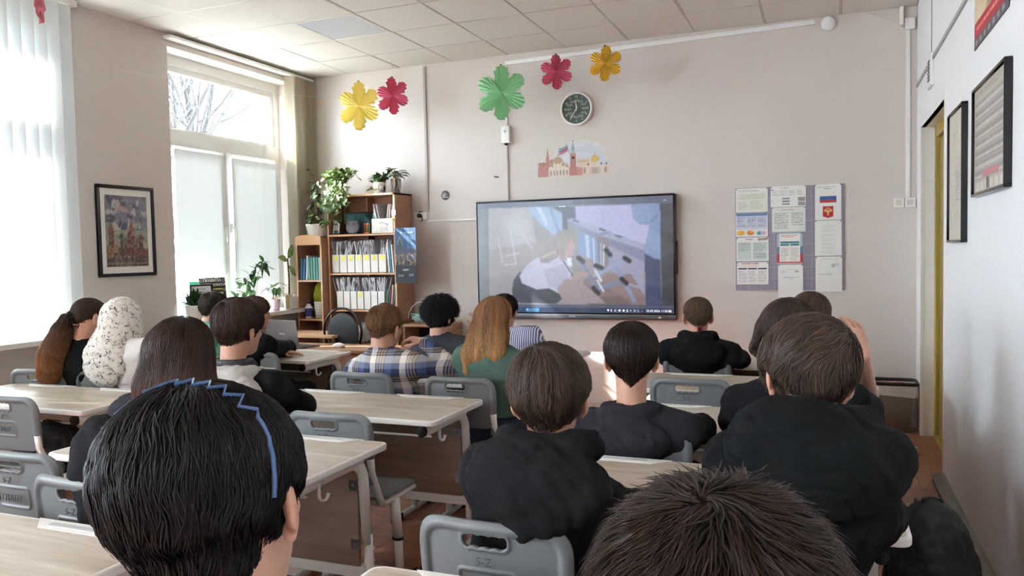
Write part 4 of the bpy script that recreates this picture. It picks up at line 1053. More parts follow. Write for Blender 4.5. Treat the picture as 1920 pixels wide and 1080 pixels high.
        P, Nn = strands(Vs, F, dirf, Ls, nseg, rng.uniform(-.004, .0025, n) if not lift else rng.uniform(-.006, .0, n), 1, lf, wav, rng, messy, H - R[:, 1] * .02 if hair != 'tail' else None)
        az = np.arctan2(*((Vs - H) @ R)[:, :2].T); zz = ((Vs - H) @ R)[:, 2] / .1; lock = sum(np.sin(az * f + 1.3 * zz * q + rng.uniform(0, 6)) * w_ for f, q, w_ in ((7, .5, .35), (17, 1, .35), (31, .6, .3), (53, 1, .25))) + rng.uniform(-1, 1, n) * .55
        tn = np.clip(1.05 + tone * 1.25 * lock, .3, 2.3)[:, None, None]; zf = np.clip((H[2] - .03 - P[..., 2:3]) / .32, 0, 1) if htip else np.zeros_like(P[..., :1])
        colr = (hc * (1 - zf) + ht * zf) * tn * np.ones_like(P)
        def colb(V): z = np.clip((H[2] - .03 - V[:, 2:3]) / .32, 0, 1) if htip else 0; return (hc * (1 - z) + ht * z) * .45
        V, Q, Cc = hair_mesh('hair', F, P, Nn, rr * rng.uniform(.6, 1.25, n), colr, colb, .004 if not lift else .006, None)
        link('hair', np_mesh('hair', V - O, Q, mats=[M['hair']], col=Cc), body)
    PEOPLE.append(ctx); return ctx
def V3(x, y, z): return A3((x, y, z))
# nearest two
def band(c):
    L = c['L']; pts = []; n_ = 38
    for i in range(n_ + 1):
        a = -.18 + (PI + .30) * i / n_; x, z = .0955 * math.cos(a), .022 + .1105 * math.sin(a); zig = (.010 if i % 2 else -.010) if 8 < i < n_ - 1 else 0
        pts.append(L(x, -.058 + zig + .006 * math.sin(a), z))
    P = np.array(pts)
    for _ in range(3):
        v, G = c['HF'].sample(P); P = P - G * (v - .0035)[:, None]
    pts = [tuple(p) for p in P - c['O']]
    m = MB(); m.tube(pts, .0028, 6, flat=1.0); p2 = [p for p in pts[:6]]; m.tube(p2, .003, 6)
    m.build('headband', mat('blue_headband', '#4a6c98', .35), c['body'])
def band_hair(F, c):
    L, R, hs = c['L'], c['R'], c['hs']; F.ell(L(0, -.045, .045), (.088 * hs, .085 * hs, .082 * hs), R, k=.02); F.ell(L(.0, -.055, -.045), (.052 * hs, .040 * hs, .040 * hs), R, k=.02)
c = person('boy in the near foreground with black hair and a zigzag blue headband', (398, 712), .93, (-.62, .52), yaw=.26, pitch=.12, roll=-.20, messy=.11, hs=1.12, hcol='#0d0c0f', hair='short', custom=band_hair, hairt=.021, top_m='blacktee',
           n=15000, rr=.0009, near=True, hl=(.04, .075), whorl=(.0, -.03, .12), tone=.5, seed=3, back=.0)
band(c)
person('pupil at the bottom edge with short fluffy dark brown hair seen from behind', (1345, 893), .70, (-.08, .50), yaw=.18, pitch=.10, hs=1.06, hcol='#2b1f19', hair='short', hairt=.024, n=18000, rr=.0009, near=True, hl=(.03, .065), lift=.20, messy=.35, whorl=(-.01, -.05, .10), tone=.5, seed=4, top_m='charcoal')
# right column
person('boy with straight brown hair in a black hoodie on the front grey chair', (1030, 640), 2.05, (-.776, 1.75), yaw=.16, pitch=.06, roll=-.05, hs=1.07, hcol='#3f322a', hairt=.024, hood=1.25, hdrop=-.03, top_m='blackhood', n=11000, rr=.0011, hl=(.05, .10), bulk=1.05, near=True, hood_m=None, tone=.4, seed=5, whorl=(-.02, -.05, .11), sw=.165)
person('pupil in a big black hoodie with messy brown hair, leaning on the right desk', (1512, 590), 1.93, (-.18, 1.72), yaw=.42, pitch=.42, roll=.16, hs=1.12, hcol='#40322a', hairt=.027, messy=.4, hood=1.35, eo=-.0, arms=(None, (A3(pix(1652, 965, Z=.84)), A3(pix(1560, 905, Z=.80)), V3(-.9, .5, 0), V3(0, 0, 1), .2)), hdrop=-.055, top_m='blackhood2', n=12000, rr=.0012, hl=(.06, .12), lift=0, bulk=1.12, near=True, tone=.45, seed=6, whorl=(.035, -.09, .06), sw=.155, byaw=.05, drop=.02)
person('pupil with dark hair pointed at the nape and a bare neck in a charcoal hoodie', (1183, 600), 3.02, (-.668, 2.87), yaw=.20, pitch=.02, hs=1.10, hcol='#261b18', hair='short', hairt=.017, hood=1.0, top_m='charcoal', messy=.06, n=7000, rr=.0012, hl=(.08, .13), tone=.3, seed=7, whorl=(0, -.02, .12), bulk=1.05, sw=.18, drop=.045, hdrop=.02,
       custom=lambda F, c: F.cone(c['L'](0, -.080, -.05), c['L'](0, -.075, -.102), .026, .003, k=.02))
_e = A3(pix(1636, 772, Z=.82)); _w = A3(pix(1617, 662, d=2.80))
def side_lock(F, c):
    F.chain([c['L'](-.085, -.01, .03), c['L'](-.105, .02, -.04), A3(pix(1413, 648, d=2.78))], [.030, .020, .004], k=.02)
person('pupil in a short-sleeved black t-shirt raising a bare forearm, partly behind the big hoodie', (1478, 557), 2.88, (-.08, 2.87), yaw=.30, pitch=.10, hs=1.05, hcol='#3d302a', hair='bob', hairt=.022, custom=side_lock, top_m='blacktee', sleeves='tee', n=6000, rr=.0013, hl=(.07, .13), tone=.35, seed=8, bulk=1.08, sw=.19,
       arms=(None, (_e, _w, V3(-.25, .0, .9), V3(.5, -.6, .2), .5)))
person('pupil with brown hair seated below the notice board, right column third row', (1518, 545), 3.88, (-.05, 4.00), yaw=.30, hcol='#4c3a2e', hair='bob', hairt=.016, top_m='charcoal', n=4000, rr=.0015, hl=(.08, .13), seed=9)
def pony_low(F, c):
    tie = c['L'](0, -.108, -.075); f, u = c['fw'], c['up']; tp = [tie, tie - f * .012 - u * .035, tie - f * .012 - u * .07, tie - f * .005 - u * .10]; c['tie'] = tie; return tie, tp, [.012, .016, .012, .004]
c = person('pupil with a short low ponytail and pink hair tie in a black hoodie, front right', (1308, 553), 4.92, (-.75, 4.90), yaw=.25, hcol='#54402f', hair='tail', hairt=.02, top_m='blackhood2', hood=1.05, n=3500, rr=.0015, hl=(.06, .1), seed=10, custom=pony_low, bulk=1.1, sw=.19)
m = MB(); m.tube([c['tie'] + .014 * (c['rt'] * math.cos(a) + c['up'] * math.sin(a)) - c['O'] for a in np.linspace(0, 2 * PI, 13)[:-1]], .004, 6, closed=True); m.build('hair_tie', mat('pink_elastic', '#c8285e', .5), c['body'])
# middle column
def long_brown(F, c):
    L, up, fl, rt = c['L'], c['up'], c['fl'], c['rt']; s = c['hs']
    for dx, r0 in ((-.055, .050), (0, .055), (.055, .050)):
        F.chain([L(dx * .9, -.05, .02), L(dx * 1.15, -.068, -.09), L(dx * 1.2, -.085, -.18) - up * .02, L(dx * 1.1, -.09, -.28) - up * .03, L(dx * .9 - .02, -.09, -.36) - up * .05], [r0, r0, .046, .040, .020], k=.03)
    F.chain([L(-.07, -.0, -.0), L(-.085, -.01, -.10), L(-.09, -.03, -.20)], [.035, .035, .025], k=.02); F.chain([L(.07, .0, .0), L(.082, -.01, -.10), L(.085, -.03, -.20)], [.035, .035, .025], k=.02)
c = person('girl with very long straight brown hair, jacket slipping off her shoulders', (342, 590), 2.50, (-2.08, 1.70), yaw=.12, pitch=.05, hcol='#33231d', htip='#7d4e38', hair='long', hairt=.014, custom=long_brown, top_m='charcoal', n=15000, rr=.0010, hl=(.12, .24), tone=.4, seed=12, whorl=(0, .0, .11), byaw=.1, sw=.16, hips=(-2.02, 1.90, .545))
# her slipped-down jacket
Fj = Field(*[axis_pts(a, b_, .008) for a, b_ in ((c['C'][0] - .42, c['C'][0] + .40), (c['C'][1] - .34, c['C'][1] + .30), (.52, 1.10))]); N_, r_, u_, f_ = c['Nk'], c['rt'], c['up'], c['fl']
Fj.chain([N_ - r_ * .05 + u_ * -.10 - f_ * .15, N_ - r_ * .22 - u_ * .11 - f_ * .06, N_ - r_ * .29 - u_ * .22 + f_ * .02, N_ - r_ * .27 - u_ * .33 + f_ * .12], [.05, .075, .085, .07], k=.05)
Fj.chain([N_ - r_ * .23 - u_ * .2 - f_ * .08, N_ - r_ * .17 - u_ * .42 - f_ * .10], [.085, .06], k=.05); Fj.ell(N_ - u_ * .30 - f_ * .10, (.20, .085, .18), c['RT'], k=.06)
Fj.chain([N_ + r_ * .05 - u_ * .12 - f_ * .14, N_ + r_ * .22 - u_ * .16 - f_ * .05, N_ + r_ * .25 - u_ * .3 + f_ * .05], [.045, .065, .06], k=.04)
Fj.wrinkle(.011, .13, 5); Fj.wrinkle(.004, .05, 6); field_obj('jacket', Fj, M['blackhood'], c['body'], c['O'])
def phones(c):
    N_, r_, f_, u_ = c['Nk'], c['rt'], c['fw'], c['up']; O = c['O']
    F = Field(*[axis_pts(N_[i] - .16, N_[i] + .16, .005) for i in range(3)])
    q = [N_ + r_ * math.cos(a) * .092 + f_ * (math.sin(a) * .085 + .012) + u_ * .052 for a in np.linspace(.93 * PI, 2.07 * PI, 16)]
    F.chain(q, .0095, k=.003); F.chain([p + u_ * .014 for p in q], .0095, k=.008)
    field_obj('headphone_band', F, M['dkgrey'], c['body'], O)
    for e in (q[0], q[-1]):
        m = MB(); m.sphere(tuple(e - O - u_ * .02), .036, n=14, sc=(.8, .6, 1)); m.build('ear_cup', M['black'], c['body'])
c = person('boy with dark brown hair, headphones round his neck and a light grey hood', (447, 556), 3.68, (-2.50, 2.84), yaw=-.10, pitch=.05, roll=.05, hs=1.10, drop=.045, hcol='#3a2b26', hairt=.022, hood=1.45, hdrop=.015, hood_m='lighthood', top_m='blackhood', n=7000, rr=.0014, hl=(.05, .09), seed=13, tone=.4, whorl=(-.01, -.07, .09), bulk=1.05, sw=.19)
phones(c)
_S = V3(-2.30, 3.95, 1.0)
_w = pix(790, 622, d=4.50)
c = person('boy with short light brown hair in a plaid shirt, cheek on his hand', (722, 567), 4.60, (-2.42, 3.83), yaw=-.12, pitch=.08, roll=.10, hs=1.09, hcol='#78593f', hairt=.015, top_m='plaid', collar='plaid', n=7000, rr=.0012, hl=(.02, .04), lift=.12, seed=14, tone=.35, whorl=(-.02, -.05, .1), byaw=.08, sw=.185, bulk=1.05,
           arms=(None, (V3(-1.985, 4.13, .815), A3(pix(792, 640, d=4.62)), A3((-.85, -.05, .18)), A3((.1, -.2, 1)), .9)), hips=(-2.36, 4.04, .545))
c = person('pupil with curly black hair in a dark grey top, hand at the chin', (826, 553), 5.40, (-2.42, 4.74), yaw=-.28, pitch=.05, hs=1.0, hcol='#0e0d0f', hair='curly', hairt=.034, wav=(.009, 200), top_m='greytee', n=5000, rr=.0016, hl=(.04, .08), lift=.25, seed=15, sw=.165,
           arms=(None, (V3(-2.13, 5.05, .80), V3(-2.215, 4.955, 1.0), V3(-.30, -.1, .8), V3(.6, -.6, .2), .8)))
def long_blonde(F, c):
    L, up, fl, rt = c['L'], c['up'], c['fl'], c['rt']
    for dx, r0 in ((-.06, .050), (-.01, .055), (.045, .050)):
        F.chain([L(dx * .9, -.05, .02), L(dx * 1.2 - .01, -.066, -.09), L(dx * 1.4 - .03, -.085, -.18) - up * .01, L(dx * 1.35 - .05, -.095, -.27)], [r0, r0, .048, .022], k=.03)
    F.chain([L(-.07, -.0, -.0), L(-.10, -.02, -.12), L(-.14, -.04, -.26)], [.035, .035, .014], k=.02)
c = person('girl with long reddish blonde hair in a sage green sweater', (928, 553), 4.33, (-1.82, 3.80), yaw=.05, pitch=.05, hcol='#86603f', htip='#c49a68', hair='long', hairt=.015, custom=long_blonde, top_m='greensweater', legs='jeans', hem=.615, n=11000, rr=.0013, hl=(.10, .20), tone=.4, seed=16, whorl=(0, .0, .11), sw=.165, bulk=1.02, arms=(None, None), hips=(-1.74, 3.99, .545))
person('pupil in a blue and white striped shirt, head hidden behind the blonde girl', (946, 549), 5.35, (-1.90, 4.74), yaw=.0, hcol='#2a1e1c', hairt=.014, top_m='stripe', n=3500, rr=.0015, hl=(.03, .06), seed=17, sw=.18, bulk=1.12, hips=(-1.84, 4.93, .545))
# left column
def pony_high(F, c):
    L, u, f, r = c['L'], c['up'], c['fw'], c['rt']; tie = L(-.01, -.112, .005); c['tie'] = tie
    tp = [tie, tie - f * .035 - u * .03, tie - f * .055 - r * .02 - u * .10, tie - f * .06 - r * .05 - u * .18, tie - f * .05 - r * .11 - u * .26, tie - f * .04 - r * .15 - u * .34]
    return tie, tp, [.018, .038, .060, .078, .090, .080]
c = person('girl with a long auburn ponytail and mint hair tie leaning toward the headscarf girl', (168, 556), 4.90, (-4.38, 3.47), yaw=-.25, pitch=.25, roll=-.10, hcol='#3b2a22', htip='#8f5f3c', hair='tail', hairt=.018, custom=pony_high, top_m='blackhood2', n=8000, rr=.0015, hl=(.08, .18), seed=18, sw=.16, hips=(-4.34, 3.63, .545))
m = MB(); m.tube([c['tie'] + .020 * (c['rt'] * math.cos(a) + c['up'] * math.sin(a)) - c['O'] for a in np.linspace(0, 2 * PI, 13)[:-1]], .005, 6, closed=True); m.build('hair_tie', mat('mint_elastic', '#7fb89b', .5), c['body'])
c = person('pupil in a white headscarf with dark ink print and a white shirt', (228, 557), 4.85, (-3.93, 3.50), yaw=.05, pitch=.05, hair=None, hairt=.02, top_m='whiteshirt', seed=19, sw=.20, bulk=1.15, hips=(-3.92, 3.66, .545))
H_, L_, N_, R_ = c['H'], c['L'], c['Nk'], c['R']
F = Field(*[axis_pts(a, b_, .0055) for a, b_ in ((H_[0] - .26, H_[0] + .26), (H_[1] - .28, H_[1] + .22), (H_[2] - .45, H_[2] + .17))])
F.ell(L_(0, -.012, .022), (.102, .118, .112), R_, k=0); F.ell(L_(0, -.01, -.06), (.098, .11, .10), R_, k=.04); F.cone(L_(0, -.02, -.05), N_ - V3(0, .03, .05), .108, .130, k=.06)
F.ell(N_ - V3(.03, .055, .10), (.165, .10, .16), None, k=.07); F.ell(L_(0, .13, -.01), (.055, .06, .075), R_, k=.01, cut=True); F.wrinkle(.008, .13, 3); F.wrinkle(.003, .06, 4)
field_obj('headscarf', F, M['scarf'], c['body'], c['O'])
person('boy in a mint green hoodie by the window sill', (402, 546), 5.78, (-4.30, 4.40), yaw=-.35, pitch=.15, hcol='#33271f', hairt=.014, top_m='greenhood', hood=1.1, n=4000, rr=.0016, hl=(.02, .05), seed=20, sw=.18, bulk=1.08, hips=(-4.27, 4.56, .545))
person('girl in black with light brown hair tucked back, leaning over the desk to the right', (478, 553), 5.62, (-3.72, 4.40), yaw=-.55, pitch=.15, hcol='#4f3c2e', hair='short', hairt=.014, top_m='blackhood2', n=4000, rr=.0015, hl=(.05, .1), seed=21, sw=.17, hips=(-3.80, 4.5, .545), byaw=-.2,
       arms=(None, (A3(pix(540, 652, Z=.81)), A3(pix(520, 645, Z=.80)), V3(-.6, .6, 0), V3(0, 0, 1), .3)))

# ------------------------------------------------------------------ things on the walls and shelves
PM = attrmat('printed_surface', .55, .3); PMG = attrmat('framed_print', .35, .4)
EM = attrmat('screen_picture', .22, .5, emis=.030)
def flat(name, cv, w, h, m, parent, loc, rot=(0, 0, 0)):
    return link(name, cv.mesh(name, w, h, m), parent, None, loc, rot)

# --- interactive display
TVL, TVR, TVB, TVT = -3.222, -1.264, .862, 2.012
tv = thing('wall_display', 'large dark grey flat display on the front wall showing a kneeling person', 'screen', ((TVL + TVR) / 2, YF, TVB))
w2 = (TVR - TVL) / 2; H_ = TVT - TVB
m = MB(); m.prism(rrect(-w2, 0, w2, H_, .012), -.09, -.012, 'y'); m.build('housing', M['dkgrey'], tv, bevel=.004)
m = MB(); m.box((-w2 + .004, -.094, .052), (w2 - .004, -.088, H_ - .004)); m.build('bezel', M['blackgloss'], tv, bevel=.002)
m = MB(); m.box((-w2 + .004, -.096, .004), (w2 - .004, -.088, .050)); ch = m.build('chin', mat('grey_metal_strip', '#5d5f62', .35, metal=.6), tv, bevel=.002)
m = MB(); m.box((w2 - .16, -.0975, .020), (w2 - .135, -.0955, .032), M['white']); 
for q in range(4): m.box((w2 - .30 + .03 * q, -.0975, .022), (w2 - .29 + .03 * q, -.0955, .027), M['steel'])
m.build('buttons', None, ch)
text_obj('brand_mark', 'ProTek', .022, M['white'], ch, (0, -.0968, .027), (PI / 2, 0, 0))
MB().box((w2 - .002, -.075, .42), (w2 + .012, -.03, .72)).build('side_port_cover', M['black'], tv, bevel=.002)
m = MB(); m.sphere((.02, -.095, H_ - .012), .005, M['blackgloss'], 8); m.build('camera_eye', None, tv)
MB().box((-.5, -.014, .3), (.5, 0, .9)).build('wall_mount', M['black'], tv)
# the picture, drawn in the pixel frame of a crop of the photograph and mapped on the screen
src = [(162, 245), (1452, 172), (1458, 960), (172, 985)]; dst = [(0, 1), (1, 1), (1, 0), (0, 0)]
A = []; bb = []
for (x, y), (u, v) in zip(src, dst): A += [[x, y, 1, 0, 0, 0, -u * x, -u * y], [0, 0, 0, x, y, 1, -v * x, -v * y]]; bb += [u, v]
hh = np.append(np.linalg.solve(np.array(A, float), np.array(bb, float)), 1).reshape(3, 3)
def hm(x, y): q = hh @ (x, y, 1); return q[0] / q[2], q[1] / q[2]
cv = Canvas(480, 272, '#8d9195'); cv.map = hm
cv.poly([(235, 275), (820, 240), (1368, 228), (1378, 915), (240, 925)], '#9d9694')
cv.poly([(240, 275), (520, 258), (560, 520), (520, 900), (240, 925)], '#b3aaa6'); cv.poly([(240, 560), (640, 480), (900, 900), (240, 925)], '#a89b95')  # left side painted paler, window haze on the glass put into the colour
cv.ell(*hm(430, 400), .10, .20, '#c9c8c4', .6, .8); cv.ell(*hm(330, 640), .09, .16, '#a89d94', .5, .9)
for P in ([(380, 380), (420, 650), (345, 660)], [(300, 470), (330, 640)], [(470, 440), (500, 500), (530, 540)], [(345, 600), (440, 575)]): cv.line(P, .006, '#c8c4bd', .7)
cv.poly([(510, 262), (640, 262), (730, 300), (735, 440), (690, 465), (600, 390), (530, 310)], '#9fb8d6'); cv.poly([(560, 264), (590, 264), (640, 380), (620, 390)], '#c2d3e6'); cv.poly([(640, 262), (665, 270), (720, 430), (700, 440)], '#7f9dc4')
cv.poly([(665, 262), (812, 255), (815, 345), (770, 350), (770, 430), (735, 420), (730, 300)], '#5b6474')
cv.poly([(815, 255), (1368, 232), (1375, 560), (1268, 500), (820, 345)], '#b9b3de'); cv.line([(815, 258), (820, 345)], .004, '#6a6f92')
cv.poly([(840, 430), (960, 455), (985, 640), (840, 570)], '#7ea0cc'); cv.poly([(880, 440), (905, 450), (915, 600), (890, 600)], '#b8cbe2')
cv.poly([(1000, 500), (1265, 620), (1265, 830), (1110, 720), (1000, 640)], '#a59ab4')
cv.poly([(762, 345), (800, 335), (1055, 415), (1050, 440), (965, 485), (770, 375)], '#8c91ab'); cv.poly([(762, 345), (800, 335), (1055, 415), (960, 432)], '#a9acc2')
cv.poly([(990, 450), (1060, 428), (1268, 500), (1266, 620), (1000, 490)], '#8286a4'); cv.poly([(990, 450), (1060, 428), (1268, 500), (1266, 540), (1080, 480)], '#a3a4bd')
for x, y in ((800, 342), (975, 398), (1080, 440)): cv.poly([(x, y), (x + 45, y + 12), (x + 40, y + 22), (x - 2, y + 10)], '#3a3e4c')
cv.poly([(960, 455), (1040, 470), (1035, 640), (985, 700), (965, 600)], '#8c7f86')
cv.line([(935, 470), (945, 680)], .004, '#d5d8e4'); cv.line([(1005, 510), (1000, 690)], .004, '#d5d8e4'); cv.line([(985, 500), (985, 690)], .003, '#c1c5d6')
cv.poly([(880, 740), (1180, 700), (1275, 860), (1270, 915), (900, 920), (830, 850)], '#96766c'); cv.poly([(1000, 700), (1110, 700), (1270, 850), (1140, 860), (1000, 780)], '#a07f74'); cv.poly([(900, 870), (1100, 850), (1200, 915), (900, 920)], '#84685f')
cv.poly([(1268, 560), (1368, 590), (1378, 915), (1275, 912)], '#39456f'); cv.poly([(1180, 238), (1368, 230), (1372, 600), (1330, 595), (1270, 560), (1275, 500), (1300, 370), (1240, 372), (1195, 330)], '#7e95bf')
for q in range(9): cv.line([(1280 + q * 11, 380 + 8 * q), (1275 + q * 11, 560)], .0012, '#a9bbdb', .6); cv.line([(1190 + q * 12, 250), (1210 + q * 12, 350)], .0012, '#a9bbdb', .5)
cv.line([(1310, 350), (1360, 300)], .004, '#5b6e97', .7)
# folded desk/chair frames on the floor
for P, wd, c_ in (([(850, 600), (960, 830)], .013, '#8288a3'), ([(1030, 560), (1140, 760), (1200, 880)], .012, '#8a97ba'), ([(975, 800), (1140, 745)], .011, '#7b88ac'), ([(945, 720), (1085, 640), (1165, 600)], .010, '#9aa6c6'), ([(1140, 760), (1260, 800)], .006, '#a6a9c2'), ([(985, 750), (950, 690)], .008, '#d7dbe8'), ([(960, 750), (1000, 820)], .006, '#d7dbe8')):
    cv.line(P, wd, c_)
for a, b_ in (((838, 600), (868, 625)), ((1018, 545), (1045, 575)), ((935, 800), (965, 835)), ((1120, 735), (1150, 765)), ((1140, 595), (1170, 615)), ((950, 650), (990, 665))): cv.line([a, b_], .015, '#24262e')
# kneeling person
cv.poly([(405, 760), (445, 700), (560, 800), (690, 815), (750, 860), (690, 915), (400, 915), (392, 830)], '#4a4e58')
cv.poly([(445, 730), (500, 650), (590, 590), (680, 580), (760, 620), (830, 770), (800, 910), (740, 860), (640, 810), (560, 820), (460, 780)], '#c9c2d2'); cv.poly([(600, 690), (740, 640), (790, 760), (720, 820), (640, 790)], '#b5a9bd', .7)
cv.poly([(690, 810), (760, 740), (850, 760), (960, 850), (1010, 900), (740, 905)], '#b2938c'); cv.poly([(780, 720), (850, 690), (905, 700), (900, 720), (800, 760)], '#bd968c')
cv.poly([(690, 560), (760, 540), (780, 600), (720, 620)], '#bb978f'); cv.ell(*hm(745, 500), .058, .118, '#a39384'); cv.poly([(790, 470), (822, 520), (800, 580), (750, 600), (745, 540)], '#c4a096')
for q in range(14): cv.line([(680 + q * 9, 436 + abs(q - 7) * 4), (700 + q * 4, 500 + q * 3), (690 + q * 2, 560)], .0014, ('#cdbfae', '#7f6f62')[q % 2], .7)
cv.poly([(575, 590), (640, 545), (700, 545), (700, 600), (640, 640), (585, 640)], '#a5958a'); [cv.line([(690, 552 + q * 9), (640, 572 + q * 9), (585, 600 + q * 8)], .0014, ('#d6c9b8', '#7d6d60')[q % 2], .8) for q in range(6)]; cv.line([(600, 600), (690, 560)], .002, '#e2d6c6'); cv.line([(590, 625), (690, 600)], .002, '#8a786c')
cv.poly([(760, 600), (790, 600), (795, 660), (765, 655)], '#e7e9ee'); cv.line([(735, 620), (800, 720)], .004, '#3a2e38')
cv.line([(700, 545), (700, 600)], .003, '#a7747f')
# dark side bars of the video, the left paler with painted haze, window bar on top and task bar below
cv.poly([(1368, 228), (1452, 222), (1458, 915), (1378, 915)], '#3e4044'); cv.poly([(164, 280), (235, 276), (240, 925), (170, 930)], '#7d8284')
cv.poly([(160, 243), (1452, 172), (1454, 224), (160, 280)], '#707788'); cv.poly([(800, 206), (1452, 172), (1454, 224), (800, 242)], '#5b6377')
cv.rect(0, 0, 1, .075, '#454d68'); cv.rect(0, .052, 1, .062, '#5d6784'); cv.rect(.0, 0, 1, .045, '#30405e'); cv.rect(.255, .008, .325, .040, '#3b93c4'); cv.rect(.18, .008, .25, .040, '#2b587c')
sw_, sh_ = 2 * w2 - .036, H_ - .052 - .030
for _b in range(2):
    p_ = np.pad(cv.a, ((1, 1), (1, 1), (0, 0)), 'edge'); cv.a = sum(p_[1 + dy:cv.h + 1 + dy, 1 + dx:cv.w + 1 + dx] for dy in (-1, 0, 1) for dx in (-1, 0, 1)) / 9
cv.map = None; cv.noise(60, 12, .08, '#3c3c44', .45, .2); cv.noise(9, 13, .04, '#dfe0ea', .5, .25)
g_ = cv.a.mean(2, keepdims=True); cv.a = (cv.a * .72 + g_ * .28) * np.array((.52, .56, .62))
sc_ = flat('screen', cv, sw_, sh_, EM, tv, (0, -.0945, .058 + sh_ / 2 + .004))
wt = mat('screen_lettering', '#dfe6f2', .5, emit='#dfe6f2', estr=.035)
def scr(s, u, v, size, al='LEFT'): return text_obj('screen_lettering', s, size, wt, sc_, ((u - .5) * sw_, -.0012, (v - .5) * sh_), (PI / 2, 0, 0), align=al, bold=.0003)
scr('25.03.2026 11:55:02', .868, .022, .0285)
scr('- x -', .955, .962, .016); scr('Запись урока', .44, .945, .010)
for q, s in enumerate(('▼', 'Е', 'С', '●', '◆', 'Д', '=', 'U', 'L', '-')): scr(s, .675 + q * .019, .022, .026)
scr('М', .184, .024, .022); scr('О', .259, .024, .022)
m = MB()
for a, b_ in ((.978, .985),): m.box(((a - .5) * sw_, -.0012, (.012 - .5) * sh_), ((a - .5) * sw_ + .012, -.0004, (.012 - .5) * sh_ + .012), wt)
m.build('screen_icon', None, sc_)

# --- wall clock
ck = thing('wall_clock', 'round wall clock with a dark green face and white rim above the skyline sticker', 'clock', (-2.19, YF, 2.848)); r_ = .158
mt = Matrix.Rotation(PI / 2, 4, 'X')
MB().lathe([(0, .0), (r_ - .01, .0), (r_, .006), (r_, .034), (r_ - .006, .042), (r_ - .017, .042), (r_ - .020, .030)], 48, M=mt).build('rim', M['white'], ck)
m = MB(); m.lathe([(0, .031), (r_ - .018, .031)], 48, material=mat('clock_face', '#3c5246', .5, noise=(30, .25)), M=mt); fc = m.build('face', None, ck)
cw = mat('clock_print', '#d8d8cf', .6); 
for k in range(12):
    a = PI / 2 - 2 * PI * ((k + 1) / 12); text_obj('numeral', str(k + 1), .030, cw, fc, (.113 * math.cos(a), -.0325, .113 * math.sin(a)), (PI / 2, 0, 0))
rg = random.Random(5); m = MB()
for k in range(12):
    a = PI / 2 - 2 * PI * ((k + 1) / 12)
    for j in range(4):
        cx_, cz_ = .078 * math.cos(a), .078 * math.sin(a) - .006 + j * .0052 - .004
        x = cx_ - .026 + rg.uniform(0, .008)
        while x < cx_ + .026: l = rg.uniform(.003, .008); m.box((x, -.0322, cz_), (x + l, -.0316, cz_ + .0017)); x += l + .0022
tag(m.build('face_print', cw, fc), kind='stuff')
for nm, an, L_, wd in (('hour_hand', 357.5, .075, .0035), ('minute_hand', 213, .105, .0028), ('second_hand', 12, .04, .0012)):
    m = MB(); m.box((-wd, -.036, -.02), (wd, -.0345, L_)); h = m.build(nm, M['white'], ck); h.rotation_euler = (0, math.radians(an), 0)
m = MB(); m.lathe([(r_ - .021, .038), (0, .0385)], 32, M=mt); 

# --- painted skyline sticker
cv = Canvas(240, 116, '#cfcac5'); RED, CRM = '#b9877f', '#d6c7b6'; rg = random.Random(3)
MASK = np.zeros((116, 240), bool)
cv.ell(.62, .42, .38, .56, '#c3c8d0', .9, .25); cv.noise(5, 4, .5, '#d9dade', .5, .2)
def tower(x, w, z, top, c, spire='onion', c2=None):
    cv.rect(x - w, 0, x + w, z, c)
    for k in range(int(z / .05)):
        for j in (-.5, .5): cv.rect(x + j * w - w * .18, .02 + k * .05, x + j * w + w * .18, .045 + k * .05, '#7d4a43' if c == RED else '#a58f7b', .6)
    if spire == 'onion': cv.ell(x, z + (top - z) * .35, w * 1.05, (top - z) * .38, c2 or c); cv.line([(x, z + (top - z) * .6), (x, top)], .003, '#6d5650')
    else: cv.poly([(x - w, z), (x + w, z), (x, top)], c2 or c); cv.line([(x, top), (x, top + .05)], .002, '#6d5650')
for x, w, z, tp in ((.04, .035, .30, .46), (.09, .03, .28, .48), (.145, .030, .46, .84)): tower(x, w, z, tp, RED, 'cone' if tp > .8 else 'onion', '#a9836e' if tp < .8 else RED)
cv.rect(0, 0, .17, .18, RED); tower(.205, .03, .38, .54, RED)
cv.rect(.16, 0, .45, .24, '#dccdbf'); 
for x, w, z, tp in ((.19, .028, .28, .42), (.29, .065, .36, .62), (.37, .026, .28, .44), (.42, .02, .24, .38)): tower(x, w, z, tp, '#dccdbf', 'onion', '#b39a80')
for q in range(6): cv.ell(.19 + q * .046, .10, .012, .08, '#8a7668', .7)
cv.rect(.45, 0, .57, .25, RED); tower(.51, .042, .60, .70, RED, 'cone'); cv.rect(.485, .60, .535, .72, '#a7ada8'); cv.poly([(.485, .72), (.535, .72), (.51, .96)], '#8e9c95'); cv.ell(.51, .975, .012, .02, '#5b4c46'); cv.ell(.51, .5, .018, .035, '#3e3430')
cv.rect(.57, .25, .74, .46, '#d5bfa8'); cv.rect(.57, 0, .64, .22, '#c98d84')
for q in range(7): cv.rect(.585 + q * .022, .36, .595 + q * .022, .41, '#8d6f5e', .7)
cv.rect(.64, 0, 1, .26, CRM); cv.rect(.74, .26, .85, .42, CRM); cv.ell(.815, .43, .052, .10, '#d8b768'); cv.line([(.815, .52), (.815, .62)], .003, '#8f7a4a')
for q in range(9): cv.rect(.745 + q * .016, .03, .752 + q * .016, .20, '#6b5a50', .8)
for x in (.67, .96): cv.ell(x, .12, .018, .09, '#8f7a6a', .7)
for x in (.72, .90, .97): cv.ell(x, .29, .012, .035, '#5a524e', .8)
cv.line([(.47, .60), (.41, .93)], .003, '#5d5350')
